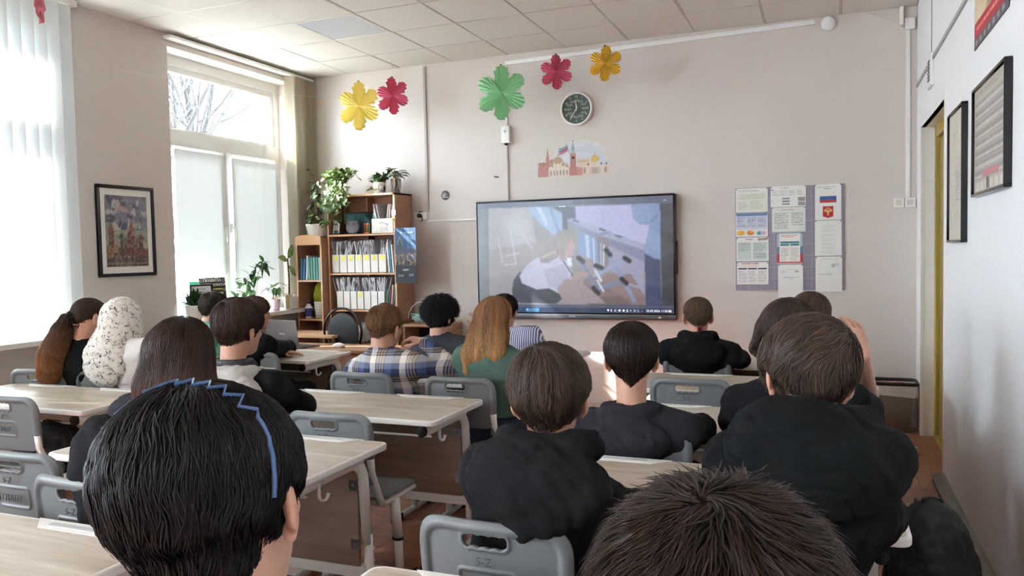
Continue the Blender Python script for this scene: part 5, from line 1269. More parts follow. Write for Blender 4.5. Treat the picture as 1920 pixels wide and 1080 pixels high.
for j, c_ in enumerate(('#8d9a96', '#7d6f8e', '#b86b78')): cv.poly([(.43, .88 - j * .06), (.36, .80 - j * .06), (.31, .79 - j * .07), (.30, .73 - j * .07), (.36, .74 - j * .06), (.44, .82 - j * .06)], c_)
st = thing('wall_sticker', 'watercolour skyline sticker of towers, domes and a flag below the clock', 'sticker', (-2.245, YF - .002, 2.395)); flat('printed_sheet', cv, .70, .335, PM, st, (0, 0, 0))
# cut to the painted outline
me = st.children[0].data; bm = bmesh.new(); bm.from_mesh(me)
def keep(u, z):
    if z < .27: return True
    if ((u - .60) / .40) ** 2 + ((z - .40) / .60) ** 2 < 1 and u > .24: return True
    return any(abs(u - x) < w and z < t_ for x, w, t_ in ((.04, .04, .42), (.09, .035, .46), (.145, .036, .62), (.145, .015, .86), (.205, .035, .5)))
bmesh.ops.delete(bm, geom=[f for f in bm.faces if not keep(f.calc_center_median().x / .70 + .5, f.calc_center_median().z / .335 + .5)], context='FACES'); bm.to_mesh(me); bm.free()
md = st.children[0].modifiers.new('t', 'SOLIDIFY'); md.thickness = .0015; md.offset = 0
# --- small round sticker and hook
rs = thing('round_sticker', 'small round grey sticker on the wall between bookcase and display', 'sticker', (-3.60, YF, 2.10))
m = MB(); m.lathe([(0, .0025), (.047, .0025), (.048, 0)], 28, M=mt); m.build('disc', mat('sticker_grey', '#6d6268', .5), rs)
m = MB(); m.tube([(-.02, -.004, .022), (0, -.004, .028), (.025, -.004, .022), (.01, -.004, .008), (-.012, -.004, .012)], .0032, 5); m.box((-.032, -.004, -.008), (-.006, -.0026, .0)); m.box((-.03, -.004, -.024), (.034, -.0026, -.019)); m.build('print', M['white'], rs)
hk = MB(); hk.tube([(0, 0, 0), (0, -.035, .002), (-.012, -.05, .0)], .005, 7); hk.tube([(-.02, -.045, .005), (.02, -.035, -.004)], .006, 7)
tag(hk.build('wall_hook', M['steel'], loc=(-3.02, YF, 2.254)), 'small metal wall hook above the left end of the display', 'hook')

# --- pipes, ducts, boxes on the front wall
def wallbox(name, x0, x1, z0, z1, d, label, cat, m=None, bev=.004, y=YF):
    o = MB(); o.box((x0 - (x0 + x1) / 2, -d, 0), (x1 - (x0 + x1) / 2, 0, z1 - z0)); return tag(o.build(name, m or M['white'], loc=((x0 + x1) / 2, y, z0), bevel=bev), label, cat)
m = MB(); m.box((-.012, -.018, 0), (.006, 0, 1.47)); m.box((.006, -.017, 0), (.014, 0, 1.47)); tag(m.build('cable_duct', mat('aged_duct', '#b3ada4', .5), loc=(-3.805, YF, 1.945), bevel=.002), 'vertical cable duct from the ceiling down to the socket beside the bookcase', 'cable duct')
m = MB(); m.box((-.30, -.014, 0), (.30, 0, .014)); tag(m.build('cable_duct', M['white'], loc=(-3.52, YF, 1.838), bevel=.002), 'thin horizontal cable duct between the socket and the display', 'cable duct')
m = MB(); m.box((-.008, -.016, 0), (.008, 0, .56)); m.box((.008, -.012, 0), (.012, 0, .56)); tag(m.build('cable_duct', mat('aged_duct2', '#c2bdb6', .5), loc=(-2.912, YF, 2.015), bevel=.002), 'vertical cable duct from the white wall box down to the display top', 'cable duct')
m = MB(); m.box((-.008, -.014, 0), (.008, 0, .57)); tag(m.build('cable_duct', mat('aged_duct3', '#c9c4bd', .5), loc=(-2.905, YF, 2.755), bevel=.002), 'vertical cable duct behind the green flower above the white wall box', 'cable duct')
m = MB(); m.box((0, -.022, 0), (2.82, 0, .038)); tag(m.build('cable_duct', M['wallR'], loc=(-2.91, YF, 3.332), bevel=.002, rot=(0, -math.radians(.9), 0)), 'long horizontal cable duct under the ceiling of the front wall', 'cable duct')
wallbox('cable_duct', .60, .632, 1.875, 3.27, .02, 'vertical cable duct in the right corner ending at the light switches', 'cable duct', M['white'], .002)
b_ = thing('signal_box', 'white wall box with a small sticker above the display', 'wall box', (-2.912, YF, 2.575)); MB().box((-.042, -.05, 0), (.042, 0, .165)).build('housing', M['white'], b_, bevel=.006); MB().box((-.012, -.052, .10), (.010, -.05, .125)).build('sticker', M['steel'], b_)
m = MB(); m.tube([(.0, -.03, -.02), (.0, -.03, 0)], .014, 10); m.build('cable_gland', M['dkgrey'], b_)
so = thing('wall_socket', 'white double wall socket with a black plug beside the tall bookcase', 'socket', (-3.865, YF, 1.862)); MB().box((-.085, -.035, 0), (.06, 0, .075)).build('housing', M['white'], so, bevel=.006)
m = MB(); m.tube([(-.01, -.035, .04), (-.01, -.075, .04)], .02, 12); m.build('plug', M['black'], so); m = MB(); m.tube([(-.01, -.075, .04), (.01, -.09, .05), (.035, -.085, .03), (.03, -.07, -.01), (.01, -.06, -.02)], .005, 6); m.tube([(-.01, -.07, .05), (.0, -.075, .075), (.03, -.06, .085)], .004, 6); m.build('cord', M['black'], so)
for q, x in enumerate((.515, .60)):
    s_ = thing('light_switch', ['left white light switch beside the doorway corner', 'right white light switch beside the doorway corner'][q], 'switch', (x + .035, YF, 1.812), 0); MB().box((-.040, -.022, 0), (.040, 0, .078)).build('housing', M['white'], s_, bevel=.004); MB().box((-.022, -.027, .018), (.022, -.02, .060)).build('rocker', mat('switch_rocker', '#cfcac0', .4), s_, bevel=.002)
m = MB(); m.lathe([(0, .045), (.045, .043), (.056, .03), (.060, 0)], 28, M=mt); tag(m.build('junction_cover', M['wallR'], loc=(.016, YF, 3.37)), 'round white junction cover under the ceiling near the right corner', 'junction box')
wallbox('alarm_sensor', .552, .582, 3.285, 3.43, .05, 'slim white box hanging from the ceiling in the right corner', 'wall box')
wallbox('junction_box', .590, .665, 3.245, 3.335, .04, 'square white junction box in the right ceiling corner', 'junction box')
m = MB(); m.tube([(-.29, -.005, .17), (-.16, -.02, .10), (-.02, -.02, .01), (.0, -.02, -.01)], .0035, 5); tag(m.build('loose_cable', M['white'], loc=(.60, YF, 3.25)), 'loose white cable sagging from the ceiling to the corner box', 'cable')
# speaker vent on the right wall and its cable
v = thing('wall_speaker', 'small white wall grille high on the right wall above the doorway', 'wall grille', (XR, 6.24, 2.60)); MB().box((-.022, -.10, 0), (0, .10, .22)).build('housing', M['white'], v, bevel=.004); m = MB()
for q in range(6): m.box((-.025, -.05, .04 + q * .025), (-.021, .05, .055 + q * .025), M['dkgrey'])
m.build('grille', None, v)
m = MB(); m.tube([(-.004, 0, .22), (-.004, 0, .80)], .002, 5); tag(m.build('thin_cable', M['dkgrey'], loc=(XR, 6.25, 2.60)), 'thin cable running up the right wall from the small grille', 'cable')
m = MB(); m.box((-.012, -3.2, 0), (0, .28, .024)); tag(m.build('cable_duct', mat('grey_duct', '#a3a3a6', .5), loc=(XR, 6.90, 2.772)), 'grey cable duct running along the upper right wall above the doorway', 'cable duct')

# --- notice board with sheets
nb = thing('notice_board', 'grey lilac notice board with tile lines on the front wall', 'notice board', (-.305, YF, 1.132)); 
MB().box((-.444, -.012, 0), (.444, 0, .898)).build('panel', mat('lilac_board', '#928c9a', .5, noise=(9, .06)), nb, bevel=.002)
m = MB()
for q in range(1, 9): m.box((-.444, -.0135, q * .1), (.444, -.0118, q * .1 + .0028))
for x in (-.335, -.23, -.12, .0, .10, .185, .30, .41): m.box((x, -.0135, 0), (x + .0028, -.0118, .898))
m.build('grid_lines', mat('board_line', '#b3afb9', .5), nb)
def sheet(x0, z0, x1, z1, label, paint, tilt=0):
    w, h = x1 - x0, z1 - z0; c = Canvas(90, int(90 * h / w) + 2, '#e4e3df'); paint(c); t_ = thing('paper_sheet', label, 'paper', ((x0 + x1) / 2, YF - .0155, (z0 + z1) / 2), 0, 'sheets pinned on the notice board')
    o = flat('printed_sheet', c, w, h, PM, t_, (0, 0, 0)); md = o.modifiers.new('t', 'SOLIDIFY'); md.thickness = .0008; md.offset = 0
    m = MB(); m.sphere((-w / 2 + .006, -.002, h / 2 - .006), .0045, n=8); m.sphere((w / 2 - .006, -.002, h / 2 - .006), .0045, n=8); m.build('pins', M['black'], t_); t_.rotation_euler = (0, tilt, 0); return t_
TX = lambda *a, **k: (lambda c: c.lines_of_text(*a, **k))
def p1(c): c.rect(.03, .06, .97, .80, '#dddfd2'); c.lines_of_text(.08, .84, .92, .94, 2, '#9a9a90', 1); c.lines_of_text(.08, .55, .92, .76, 3, '#a9a48c', 2); c.lines_of_text(.08, .12, .38, .45, 4, '#b3b09a', 3); c.lines_of_text(.45, .12, .85, .5, 5, '#b3b09a', 4)
def p2(c): c.rect(.02, .86, .98, .98, '#6d86ab'); c.rect(.02, .3, .98, .86, '#c9cedd'); [c.lines_of_text(.05 + q * .32, .4, .32 + q * .32, .82, 7, '#4b4f68', 5 + q) for q in range(3)]; c.ell(.16, .17, .13, .10, '#e0a63e'); c.ell(.10, .19, .06, .06, '#e8b95a'); c.ell(.46, .17, .12, .10, '#dd8a4a'); c.ell(.50, .22, .05, .04, '#e8b95a'); c.ell(.74, .15, .09, .08, '#4d9a9a'); c.ell(.86, .15, .09, .08, '#d3a6c0')
def p3(c): c.lines_of_text(.3, .86, .62, .95, 1, '#4b3c38', 8, .7); c.poly([(.66, .95), (.97, .97), (.96, .88), (.68, .86)], '#a9847c'); c.rect(.05, .06, .47, .80, '#c7d0c8'); c.rect(.50, .06, .96, .80, '#ccd4cf'); c.lines_of_text(.07, .42, .44, .78, 7, '#5f6a64', 9); c.lines_of_text(.53, .12, .92, .78, 12, '#5f6a64', 10)
def p4(c): c.lines_of_text(.14, .88, .84, .96, 1, '#b5533a', 11, .8); c.lines_of_text(.14, .80, .84, .86, 1, '#c98f80', 12); [c.rect(.05 + q * .31, .68, .32 + q * .31, .73, '#3c2f30') for q in range(3)]; [c.lines_of_text(.06 + q * .31, .08, .32 + q * .31, .62, 7, '#7a6c70', 13 + q, .35) for q in range(3)]
def q1(c): c.rect(.0, .80, .1, .85, '#c03c4c'); c.lines_of_text(.3, .88, .6, .94, 1, '#6a675f', 21); [c.lines_of_text(.05 + q * .23, .55, .24 + q * .23, .80, 4, '#9c968a', 22 + q) for q in range(4)]; [c.rect(.33, .10 + q * .13, .54, .18 + q * .13, '#8d8b86') for q in range(3)]; c.rect(.78, .26, .98, .45, '#9a9492'); c.rect(.78, .06, .98, .22, '#9a9492'); c.line([(.03, .4), (.1, .1)], .004, '#6b665e')
def q2(c): c.a[:] = np.array(hexc('#d8dcd4')); c.lines_of_text(.28, .86, .66, .93, 1, '#c0506a', 31, .5); c.lines_of_text(.08, .12, .50, .78, 10, '#4a5350', 32, .4); c.lines_of_text(.58, .25, .92, .78, 8, '#4a5350', 33, .4)
def q3(c):
    c.a[:] = np.array(hexc('#a9bcc6')); c.rect(0, 0, 1, .55, '#6f86a0'); c.rect(0, 0, 1, .32, '#c8424e'); c.rect(.0, .0, 1, .03, '#d9c3c0'); c.rect(.10, .07, .90, .96, '#e6e2da'); c.lines_of_text(.16, .84, .84, .93, 2, '#c24a5c', 41, .6); c.rect(.13, .66, .87, .72, '#3f7f8b'); c.rect(.13, .58, .48, .64, '#3f7f8b'); c.rect(.52, .58, .87, .64, '#3f7f8b')
    c.lines_of_text(.14, .10, .46, .54, 9, '#8a867c', 42); c.lines_of_text(.53, .10, .86, .54, 9, '#8a867c', 43)
def q4(c): c.lines_of_text(.3, .84, .7, .87, 1, '#5c5852', 51); c.lines_of_text(.12, .74, .34, .82, 3, '#8a867c', 52); c.ell(.74, .79, .11, .045, '#6c675f', .6, .7); c.lines_of_text(.2, .60, .82, .63, 1, '#6a665c', 53); c.lines_of_text(.45, .55, .6, .58, 1, '#6a665c', 54)
def r1(c):
    c.lines_of_text(.08, .90, .92, .93, 1, '#4a4642', 61, .7); c.lines_of_text(.36, .85, .62, .88, 1, '#4a4642', 62, .7); c.rect(.19, .62, .81, .71, '#e4e3df'); c.rect(.19, .56, .81, .66, '#3c5a94'); c.rect(.19, .48, .81, .56, '#bf4048')
    c.poly([(.30, .36), (.70, .36), (.70, .10), (.55, .07), (.5, .05), (.45, .07), (.30, .10)], '#b83340'); c.poly([(.30, .38), (.70, .38), (.70, .2), (.30, .2)], '#b83340')
    for s in (-1, 1): [c.poly([(.5 + s * .03, .22), (.5 + s * (.05 + .035 * k), .33 - .01 * k), (.5 + s * (.07 + .03 * k), .30 - .02 * k)], '#d9b25a') for k in range(4)]; c.ell(.5 + s * .03, .32, .02, .018, '#d9b25a')
    c.ell(.5, .22, .04, .06, '#d9b25a'); c.ell(.5, .22, .02, .03, '#c9c2b8'); c.poly([(.46, .16), (.54, .16), (.5, .11)], '#d9b25a'); c.ell(.5, .345, .02, .012, '#d9b25a')
def r2(c): c.lines_of_text(.44, .93, .56, .95, 1, '#5c5852', 71); [c.lines_of_text(.24, .78 - q * .12, .80, .87 - q * .12, 4, '#a9a59c', 72 + q, .35) for q in range(7)]
def r3(c): c.lines_of_text(.2, .90, .85, .92, 1, '#7a766c', 81); c.ell(.66, .74, .11, .07, '#6c675f', .5, .7); c.lines_of_text(.7, .72, .92, .80, 3, '#8a867c', 82); c.lines_of_text(.1, .48, .88, .50, 1, '#4c4842', 83, .7); c.lines_of_text(.44, .53, .58, .55, 1, '#6a665c', 84)
for (x0, z1, x1, z0), lb, f_ in (((-.743, 2.026, -.475, 1.817), 'faded cream scheme sheet, top left on the notice board', p1), ((-.744, 1.812, -.476, 1.603), 'sheet with a blue header and small orange and teal maps', p2), ((-.741, 1.596, -.470, 1.389), 'sheet with two pale green text columns and a heading', p3), ((-.738, 1.379, -.473, 1.184), 'white sheet with a red heading over three dark column heads', p4),
    ((-.451, 2.030, -.165, 1.853), 'pinned sheet with small grey boxes and a red mark', q1), ((-.441, 1.849, -.168, 1.638), 'greenish sheet with two text columns and a pink heading', q2), ((-.400, 1.629, -.192, 1.362), 'upright sheet with a flag-coloured border and teal bars', q3), ((-.393, 1.354, -.189, 1.070), 'white stamped sheet hanging below the board edge in the middle', q4),
    ((-.092, 2.032, .115, 1.729), 'upright sheet with a striped flag and a red coat of arms', r1), ((-.093, 1.724, .117, 1.426), 'upright sheet with centred grey verses', r2), ((-.089, 1.419, .121, 1.120), 'curled white stamped sheet at the lower right of the board', r3)): sheet(x0, z0, x1, z1, lb, f_)

# --- framed pictures
def framed(name, label, loc, rot, w, h, cv, fw_=.025, fm=None, mount=.0, depth=.022):
    t_ = thing(name, label, 'picture', loc); t_.rotation_euler = rot; fm = fm or M['blackgloss']; m = MB()
    for a, b_ in (((-w / 2, -depth, -h / 2), (w / 2, 0, -h / 2 + fw_)), ((-w / 2, -depth, h / 2 - fw_), (w / 2, 0, h / 2)), ((-w / 2, -depth, -h / 2 + fw_), (-w / 2 + fw_, 0, h / 2 - fw_)), ((w / 2 - fw_, -depth, -h / 2 + fw_), (w / 2, 0, h / 2 - fw_))): m.box(a, b_)
    m.build('frame', fm, t_, bevel=.002); m = MB(); m.box((-w / 2 + fw_, -depth * .55, -h / 2 + fw_), (w / 2 - fw_, -.002, h / 2 - fw_)); m.build('mount_board', M['paper'], t_)
    flat('print', cv, w - 2 * fw_ - 2 * mount, h - 2 * fw_ - 2 * mount * 1.15, PMG, t_, (0, -depth * .6, 0)); return t_
cv = Canvas(150, 220, '#8f8fa8'); cv.noise(5, 1, .9, '#55587c', .5, .15, .42, 1); cv.noise(7, 2, .8, '#e4dfd8', .55, .12, .45, 1); cv.ell(.40, .82, .12, .05, '#d9a9a2', .8, .6); cv.rect(0, 0, 1, .52, '#a8b39c'); cv.noise(5, 9, .8, '#c9c8a4', .5, .2, .2, .62); cv.ell(.1, .48, .1, .08, '#5c8ba0', .7, .6)
cv.rect(0, 0, 1, .16, '#6d5548'); cv.noise(9, 6, .8, '#8d7462', .5, .1, 0, .16, .3); cv.rect(0, .04, 1, .06, '#b9a68e', .6)
def tw(x, w, z0, z1, z2, c, c2, on=True):
    cv.rect(x - w, z0, x + w, z1, c)
    for k in range(5): cv.rect(x - w * .6, z0 + .03 + k * (z1 - z0) / 5, x + w * .6, z0 + .045 + k * (z1 - z0) / 5, '#5f3a2c', .7)
    (cv.ell(x, z1 + .03, w * 1.2, .045, c2) if on else cv.poly([(x - w, z1), (x + w, z1), (x, z2)], c2)); cv.line([(x, z1 + .03), (x, z2)], .004, '#4d3b34')
cv.rect(.0, .15, 1, .26, '#8a4a38'); tw(.13, .065, .16, .50, .64, '#a2543a', '#b5653f', False); cv.ell(.08, .2, .1, .08, '#b98a3a'); cv.ell(.22, .25, .07, .06, '#c29a4c')
for a in ((.36, .045, .2, .40, .52, '#7d6a52', '#62735c'), (.60, .09, .2, .50, .66, '#96503a', '#b06a48', False), (.46, .04, .2, .34, .44, '#93684e', '#7f7a56'), (.70, .045, .2, .34, .46, '#6c5a4c', '#7a6a52'), (.82, .06, .2, .38, .52, '#8a4c38', '#94533c')): tw(*a)
cv.poly([(.68, .24), (.90, .24), (.98, .14), (.62, .14)], '#9c5a48'); cv.noise(14, 8, .35, '#e0c7a0', .6, .1, .14, .5); cv.noise(16, 5, .35, '#2f2522', .6, .1, .1, .5); cv.noise(30, 15, .5, '#3d332f', .55, .1, .05, .45); cv.noise(26, 16, .35, '#d8cfc0', .6, .08)
for _b in range(1):
    p_ = np.pad(cv.a, ((1, 1), (1, 1), (0, 0)), 'edge'); cv.a = sum(p_[1 + dy:cv.h + 1 + dy, 1 + dx:cv.w + 1 + dx] for dy in (-1, 0, 1) for dx in (-1, 0, 1)) / 9
cv.a = (cv.a * .62 + cv.a.mean(2, keepdims=True) * .38) * .72
framed('framed_picture', 'black-framed print of towers and domes on the wall between the left windows', (XL, 4.745, 1.743), (0, 0, PI / 2), .555, .725, cv, .028, mount=.045)
cv = Canvas(100, 150, '#b9b2a4'); rg = random.Random(8)
cv.lines_of_text(.06, .91, .94, .97, 2, '#6b6358', 1, .5)
for r_i in range(8):
    zt = .88 - r_i * .095; cv.rect(.04, zt - .09, .96, zt - .004, '#9a948b' if r_i % 2 else '#a7a199')
    for k in range(22): cv.rect(.05 + k * .0415, zt - .075, .072 + k * .0415, zt - .045, '#e4e1da', .9); cv.rect(.05 + k * .0415, zt - .04, .078 + k * .0415, zt - .012, rg.choice(['#7c766e', '#8b857b', '#6f6a64']), .6)
cv.rect(.30, .14, .80, .20, '#c0787a'); [cv.rect(.08 + k * .15, .03, .18 + k * .15, .10, '#d5cfc2') for k in range(6)]; cv.rect(.42, .02, .52, .13, '#5b5349')
framed('framed_chart', 'large black-framed chart with rows of small pictures on the right wall', (XR, 4.04, 1.992), (0, 0, -PI / 2), .765, .515, cv, .014, depth=.03)
cv = Canvas(100, 150, '#cfc8b9'); cv.noise(4, 3, .5, '#bdb5a4', .5, .3); [cv.ell(rg.uniform(.1, .9), rg.uniform(.1, .9), .015, .01, '#7a6a60', .7) for _ in range(40)]; [cv.line([(rg.uniform(.3, .9), rg.uniform(.1, .6)) for _ in range(3)], .003, '#8b8fa0', .5) for _ in range(10)]; cv.lines_of_text(.5, .3, .9, .55, 10, '#7d7a86', 4); cv.rect(.55, .42, .75, .50, '#a9a7b3', .7)
framed('framed_map', 'narrow-looking black-framed pale map on the right wall beside the doorway', (XR, 4.99, 1.885), (0, 0, -PI / 2), .535, .735, cv, .014, depth=.03)
cv = Canvas(110, 160, '#d6c3a0'); cv.noise(7, 6, .7, '#8f7a56', .5, .15, .14, 1); cv.noise(10, 8, .6, '#c9a9b8', .58, .1, .2, 1); cv.noise(6, 9, .6, '#6d6f60', .6, .1, .14, .7); cv.rect(0, .06, 1, .15, '#b8343c'); cv.rect(0, 0, 1, .065, '#5d5660'); cv.lines_of_text(.08, .09, .9, .13, 1, '#e0b0a8', 3); [cv.ell(.08 + .13 * k, .035, .035, .018, '#a9a39c', .7) for k in range(7)]
po = thing('wall_poster', 'antique map poster with a red lower band, cut by the top right frame edge', 'poster', (XR - .004, 4.12, 2.88)); o_ = flat('printed_sheet', cv, .80, .84, PM, po, (0, 0, 0)); po.rotation_euler = (0, 0, -PI / 2); md = o_.modifiers.new('t', 'SOLIDIFY'); md.thickness = .001

# --- paper flowers hung from the ceiling
def flower(px, py, Y, r, col, label, ph=0.0, tilt=0.0, roty=0.0, strz=ZC):
    p = pix(px, py, Y=Y); t_ = thing('paper_flower', label, 'paper flower', p, tilt, 'paper flowers hanging from the ceiling'); n = 6 * 12; V = [(0, -.004, 0)]; F_ = []
    for i in range(n):
        a = 2 * PI * i / n + ph; lob = abs(math.cos(3 * (a - PI / 2 - ph))) ** .62; R_ = r * (.50 + .50 * lob); pz = .019 * r / .2 * (1 if i % 2 else -1)
        V += [(R_ * .5 * math.cos(a), pz * .55, R_ * .5 * math.sin(a)), (R_ * math.cos(a), pz, R_ * math.sin(a))]
    for i in range(n):
        j = (i + 1) % n; F_ += [(0, 1 + 2 * j, 1 + 2 * i), (1 + 2 * i, 1 + 2 * j, 2 + 2 * j, 2 + 2 * i)]
    m = MB(); m.add(V, F_, M['fl_' + col]); o = m.build('petals', None, t_); md = o.modifiers.new('t', 'SOLIDIFY'); md.thickness = .0006; o.rotation_euler = (0, roty, 0)
    m = MB(); m.tube([(0, .0, r * .9), (0, 0, strz - p.z)], .0012, 5); m.build('string', M['white'], t_); m = MB(); m.box((-.006, -.01, r * .95), (.006, .01, r * 1.03)); m.build('clip', M['dkgrey'], t_)
for k_, c_ in (('yellow', '#f3e08a'), ('pink', '#dd6f8a'), ('green', '#b5e6bc'), ('gold', '#efcb55'), ('rose', '#ea93a4')): M['fl_' + k_] = translucent('paper_' + k_, c_, c_, .14, .8)
flower(673, 199, 6.70, .238, 'yellow', 'large yellow paper flower, leftmost of the row', PI / 6 * 0); flower(736, 180, 6.65, .178, 'pink', 'dark pink paper flower touching the large yellow one', .1)
flower(940, 174, 6.60, .245, 'green', 'large green paper flower hanging above the white wall box', 0); flower(1043, 135, 6.50, .150, 'pink', 'small pink paper flower hanging above the clock', .05); flower(1135, 119, 6.40, .145, 'gold', 'small golden yellow paper flower, rightmost of the row', -.08)
t_ = thing('paper_flower', 'rose paper flower seen edge-on before the left blind, cut by the top frame edge', 'paper flower', pix(74, -18, X=-4.2), 0, 'paper flowers hanging from the ceiling'); m = MB(); rg = random.Random(2)
for q in range(9):
    a = q * .30 + .1; n = 9; V = []; 
    for i in range(n):
        b_ = -PI / 2 + (i - 4) * .16; R_ = .19 * (.8 + .2 * math.cos((i - 4) * .9)); V.append((R_ * math.cos(b_) * math.cos(a) * .35, R_ * math.cos(b_) * math.sin(a) * .35 + (.012 if i % 2 else -.012), R_ * math.sin(b_) * rg.uniform(.9, 1.05)))
    V.append((0, 0, .10)); m.add(V, [(i, i + 1, n) for i in range(n - 1)], M['fl_rose'])
o = m.build('petals', None, t_); o.modifiers.new('t', 'SOLIDIFY').thickness = .0006; m = MB(); m.tube([(0, 0, .08), (0, 0, ZC - t_.location.z)], .0012, 5); m.build('string', M['white'], t_)
# thin line strung across the window bay
m = MB(); m.tube([(0, 0, 0), (.5, 1.2, -.02), (1.1, 2.4, .06)], .0012, 5); tag(m.build('string_line', M['white'], loc=(XL + .01, 4.75, 3.02)), 'thin white thread strung from the left wall across the corner window', 'string')

# ------------------------------------------------------------------ plants
M['leaf'] = mat('green_leaf', '#3f6b33', .45, noise=(12, .4)); M['leafdk'] = mat('dark_green_leaf', '#2c4f2c', .4, noise=(12, .35)); M['leafvar'] = mat('variegated_leaf', '#a8b27c', .5, noise=(38, 0, '#4f7a3a'))
M['leafmon'] = mat('pale_centred_leaf', '#a9bf7a', .5, noise=(30, 0, '#40682f')); M['stem'] = mat('plant_stem', '#5f6b3c', .7); M['soil'] = mat('soil', '#2b211a', .95); M['potw'] = mat('white_pot', '#e3dfd8', .4); M['stemb'] = mat('brown_stem', '#6b5a44', .8, noise=(30, .4))
def leaf(m, base, d, up, L, w, mt, fold=.25, bend=.4, n=6):
    d = Vector(d).normalized(); up = Vector(up); s = d.cross(up); s = s.normalized() if s.length > 1e-4 else Vector((1, 0, 0)); n_ = s.cross(d); V = []; p = Vector(base)
    for i in range(n + 1):
        t = i / n; ww = w * math.sin(PI * min(1, t * .94 + .03)) ** .8 * (1 - .35 * t); dd = (d * math.cos(bend * t) - n_ * math.sin(bend * t)); 
        V += [p - s * ww + n_ * ww * fold, p.copy(), p + s * ww + n_ * ww * fold]; p = p + dd * L / n
    F_ = []
    for i in range(n):
        a = 3 * i; F_ += [(a, a + 1, a + 4, a + 3), (a + 1, a + 2, a + 5, a + 4)]
    m.add(V, F_, mt, True)
def pot(t_, r, h, m_='potw', ribs=False, taper=.78):
    m = MB(); m.lathe([(r * taper * .0, .002), (r * taper, .002), (r * taper, .0)] + [(r * taper + (r - r * taper) * k / 6, h * k / 6) for k in range(1, 7)] + [(r * .93, h), (r * .90, h * .9)], 40 if ribs else 28)
    if ribs: m.v = [(x * (1 + .02 * math.cos(20 * math.atan2(y, x))), y * (1 + .02 * math.cos(20 * math.atan2(y, x))), z) for x, y, z in m.v]
    m.build('pot', M[m_], t_); m = MB(); m.lathe([(0, h * .88), (r * .91, h * .87)], 20); m.build('soil', M['soil'], t_)
def rv(rg, a=1): return Vector((rg.uniform(-a, a), rg.uniform(-a, a), rg.uniform(-a, a)))
# tall climbing plant on the low bookcase
t_ = thing('climbing_plant', 'tall climbing houseplant in a ribbed white pot on the low bookcase', 'plant', (-4.95, 6.92, 1.703)); pot(t_, .115, .14, ribs=True); rg = random.Random(1); m = MB(); st_ = MB(); st_.tube([(0, 0, .1), (.005, 0, .35), (.0, .01, .56)], [.02, .022, .014], 8)
for k in range(85):
    z = .12 + rg.random() ** .8 * .46; a = rg.uniform(0, 6.28); d = Vector((math.cos(a), math.sin(a), rg.uniform(-.5, .5))); b_ = Vector((0, 0, z)) + d * rg.uniform(.02, .10) * (1.15 - z); st_.tube([(0, 0, z - .02), b_], .002, 4); leaf(m, b_, d + Vector((0, 0, -.5)), (0, 0, 1), rg.uniform(.05, .085), rg.uniform(.014, .022), M['leafdk'] if rg.random() < .65 else M['leafmon'])
for a, L_ in ((2.8, .2), (3.3, .26), (2.3, .24)):
    P = [Vector((0, 0, .14)) + Vector((math.cos(a) * L_ * q / 5, math.sin(a) * L_ * q / 5, .10 * math.sin(q / 5 * 2.6))) for q in range(6)]; st_.tube(P, .0025, 4); [leaf(m, P[q], Vector((math.cos(a), math.sin(a), .3)), (0, 0, 1), .08, .010, M['leafmon']) for q in (2, 3, 5)]
st_.tube([(0, .01, .55), (-.03, 0, .62), (-.07, 0, .68), (-.05, 0, .72)], .003, 4); [leaf(m, (-.05 - .02 * q, 0, .66 + .02 * q), rv(rg), (0, 0, 1), .045, .012, M['leafdk']) for q in range(4)]
st_.build('stems', M['stemb'], t_); m.build('leaves', None, t_)
def trailing(name, label, loc, seed, nl, spread, mt, mats, potd=None, down=.16):
    t_ = thing(name, label, 'plant', loc); rg = random.Random(seed); m = MB(); st_ = MB()
    if potd: pot(t_, *potd)
    h0 = potd[1] if potd else .1
    for k in range(nl // 7):
        a = rg.uniform(0, 6.28) if rg.random() < .5 else rg.uniform(3.2, 5.6); R_ = spread * rg.uniform(.4, 1); P = []
        for q in range(7):
            f = q / 6; P.append(Vector((math.cos(a) * R_ * f, math.sin(a) * R_ * f * .8, h0 + spread * .9 * math.sin(f * 2.2) * rg.uniform(.7, 1) - (down * f ** 2.5 if math.sin(a) < -.2 and R_ > spread * .7 else .02 * f))))
        st_.tube(P, .0018, 4); [leaf(m, P[q], Vector((math.cos(a), math.sin(a), .2)) + rv(rg, .8), Vector((0, 0, 1)) + rv(rg, .5), rg.uniform(.045, .07), rg.uniform(.014, .022), M[rg.choice(mats)]) for q in range(7)]
    if name == 'trailing_plant':
        for k in range(230):
            e = Vector((rg.gauss(.01, .065), -.16 + rg.gauss(0, .035), rg.gauss(-.02, .075))); leaf(m, e, rv(rg) + Vector((0, -.3, -.5)), Vector((0, -1, .5)) + rv(rg, .5), rg.uniform(.045, .07), rg.uniform(.012, .019), M[rg.choice(mats)])
    st_.build('stems', M['stem'], t_); m.build('leaves', None, t_); return t_
trailing('trailing_plant', 'bushy variegated trailing plant spilling over the tall bookcase', (-4.62, 6.90, 2.127), 2, 460, .21, None, ['leafvar', 'leafvar', 'leafvar', 'leaf'], (.075, .085), .50)
trailing('potted_plant', 'small variegated plant in a plain white pot on the tall bookcase', (-4.24, 7.02, 2.127), 5, 110, .10, None, ['leafvar', 'leafmon', 'leaf', 'leaf'], (.072, .12), .14)
t_ = thing('vase_plant', 'dark green leafy cutting in a clear glass vase of water on the bookcase', 'plant', (-4.055, 7.03, 2.127)); rg = random.Random(4); m = MB(); st_ = MB()
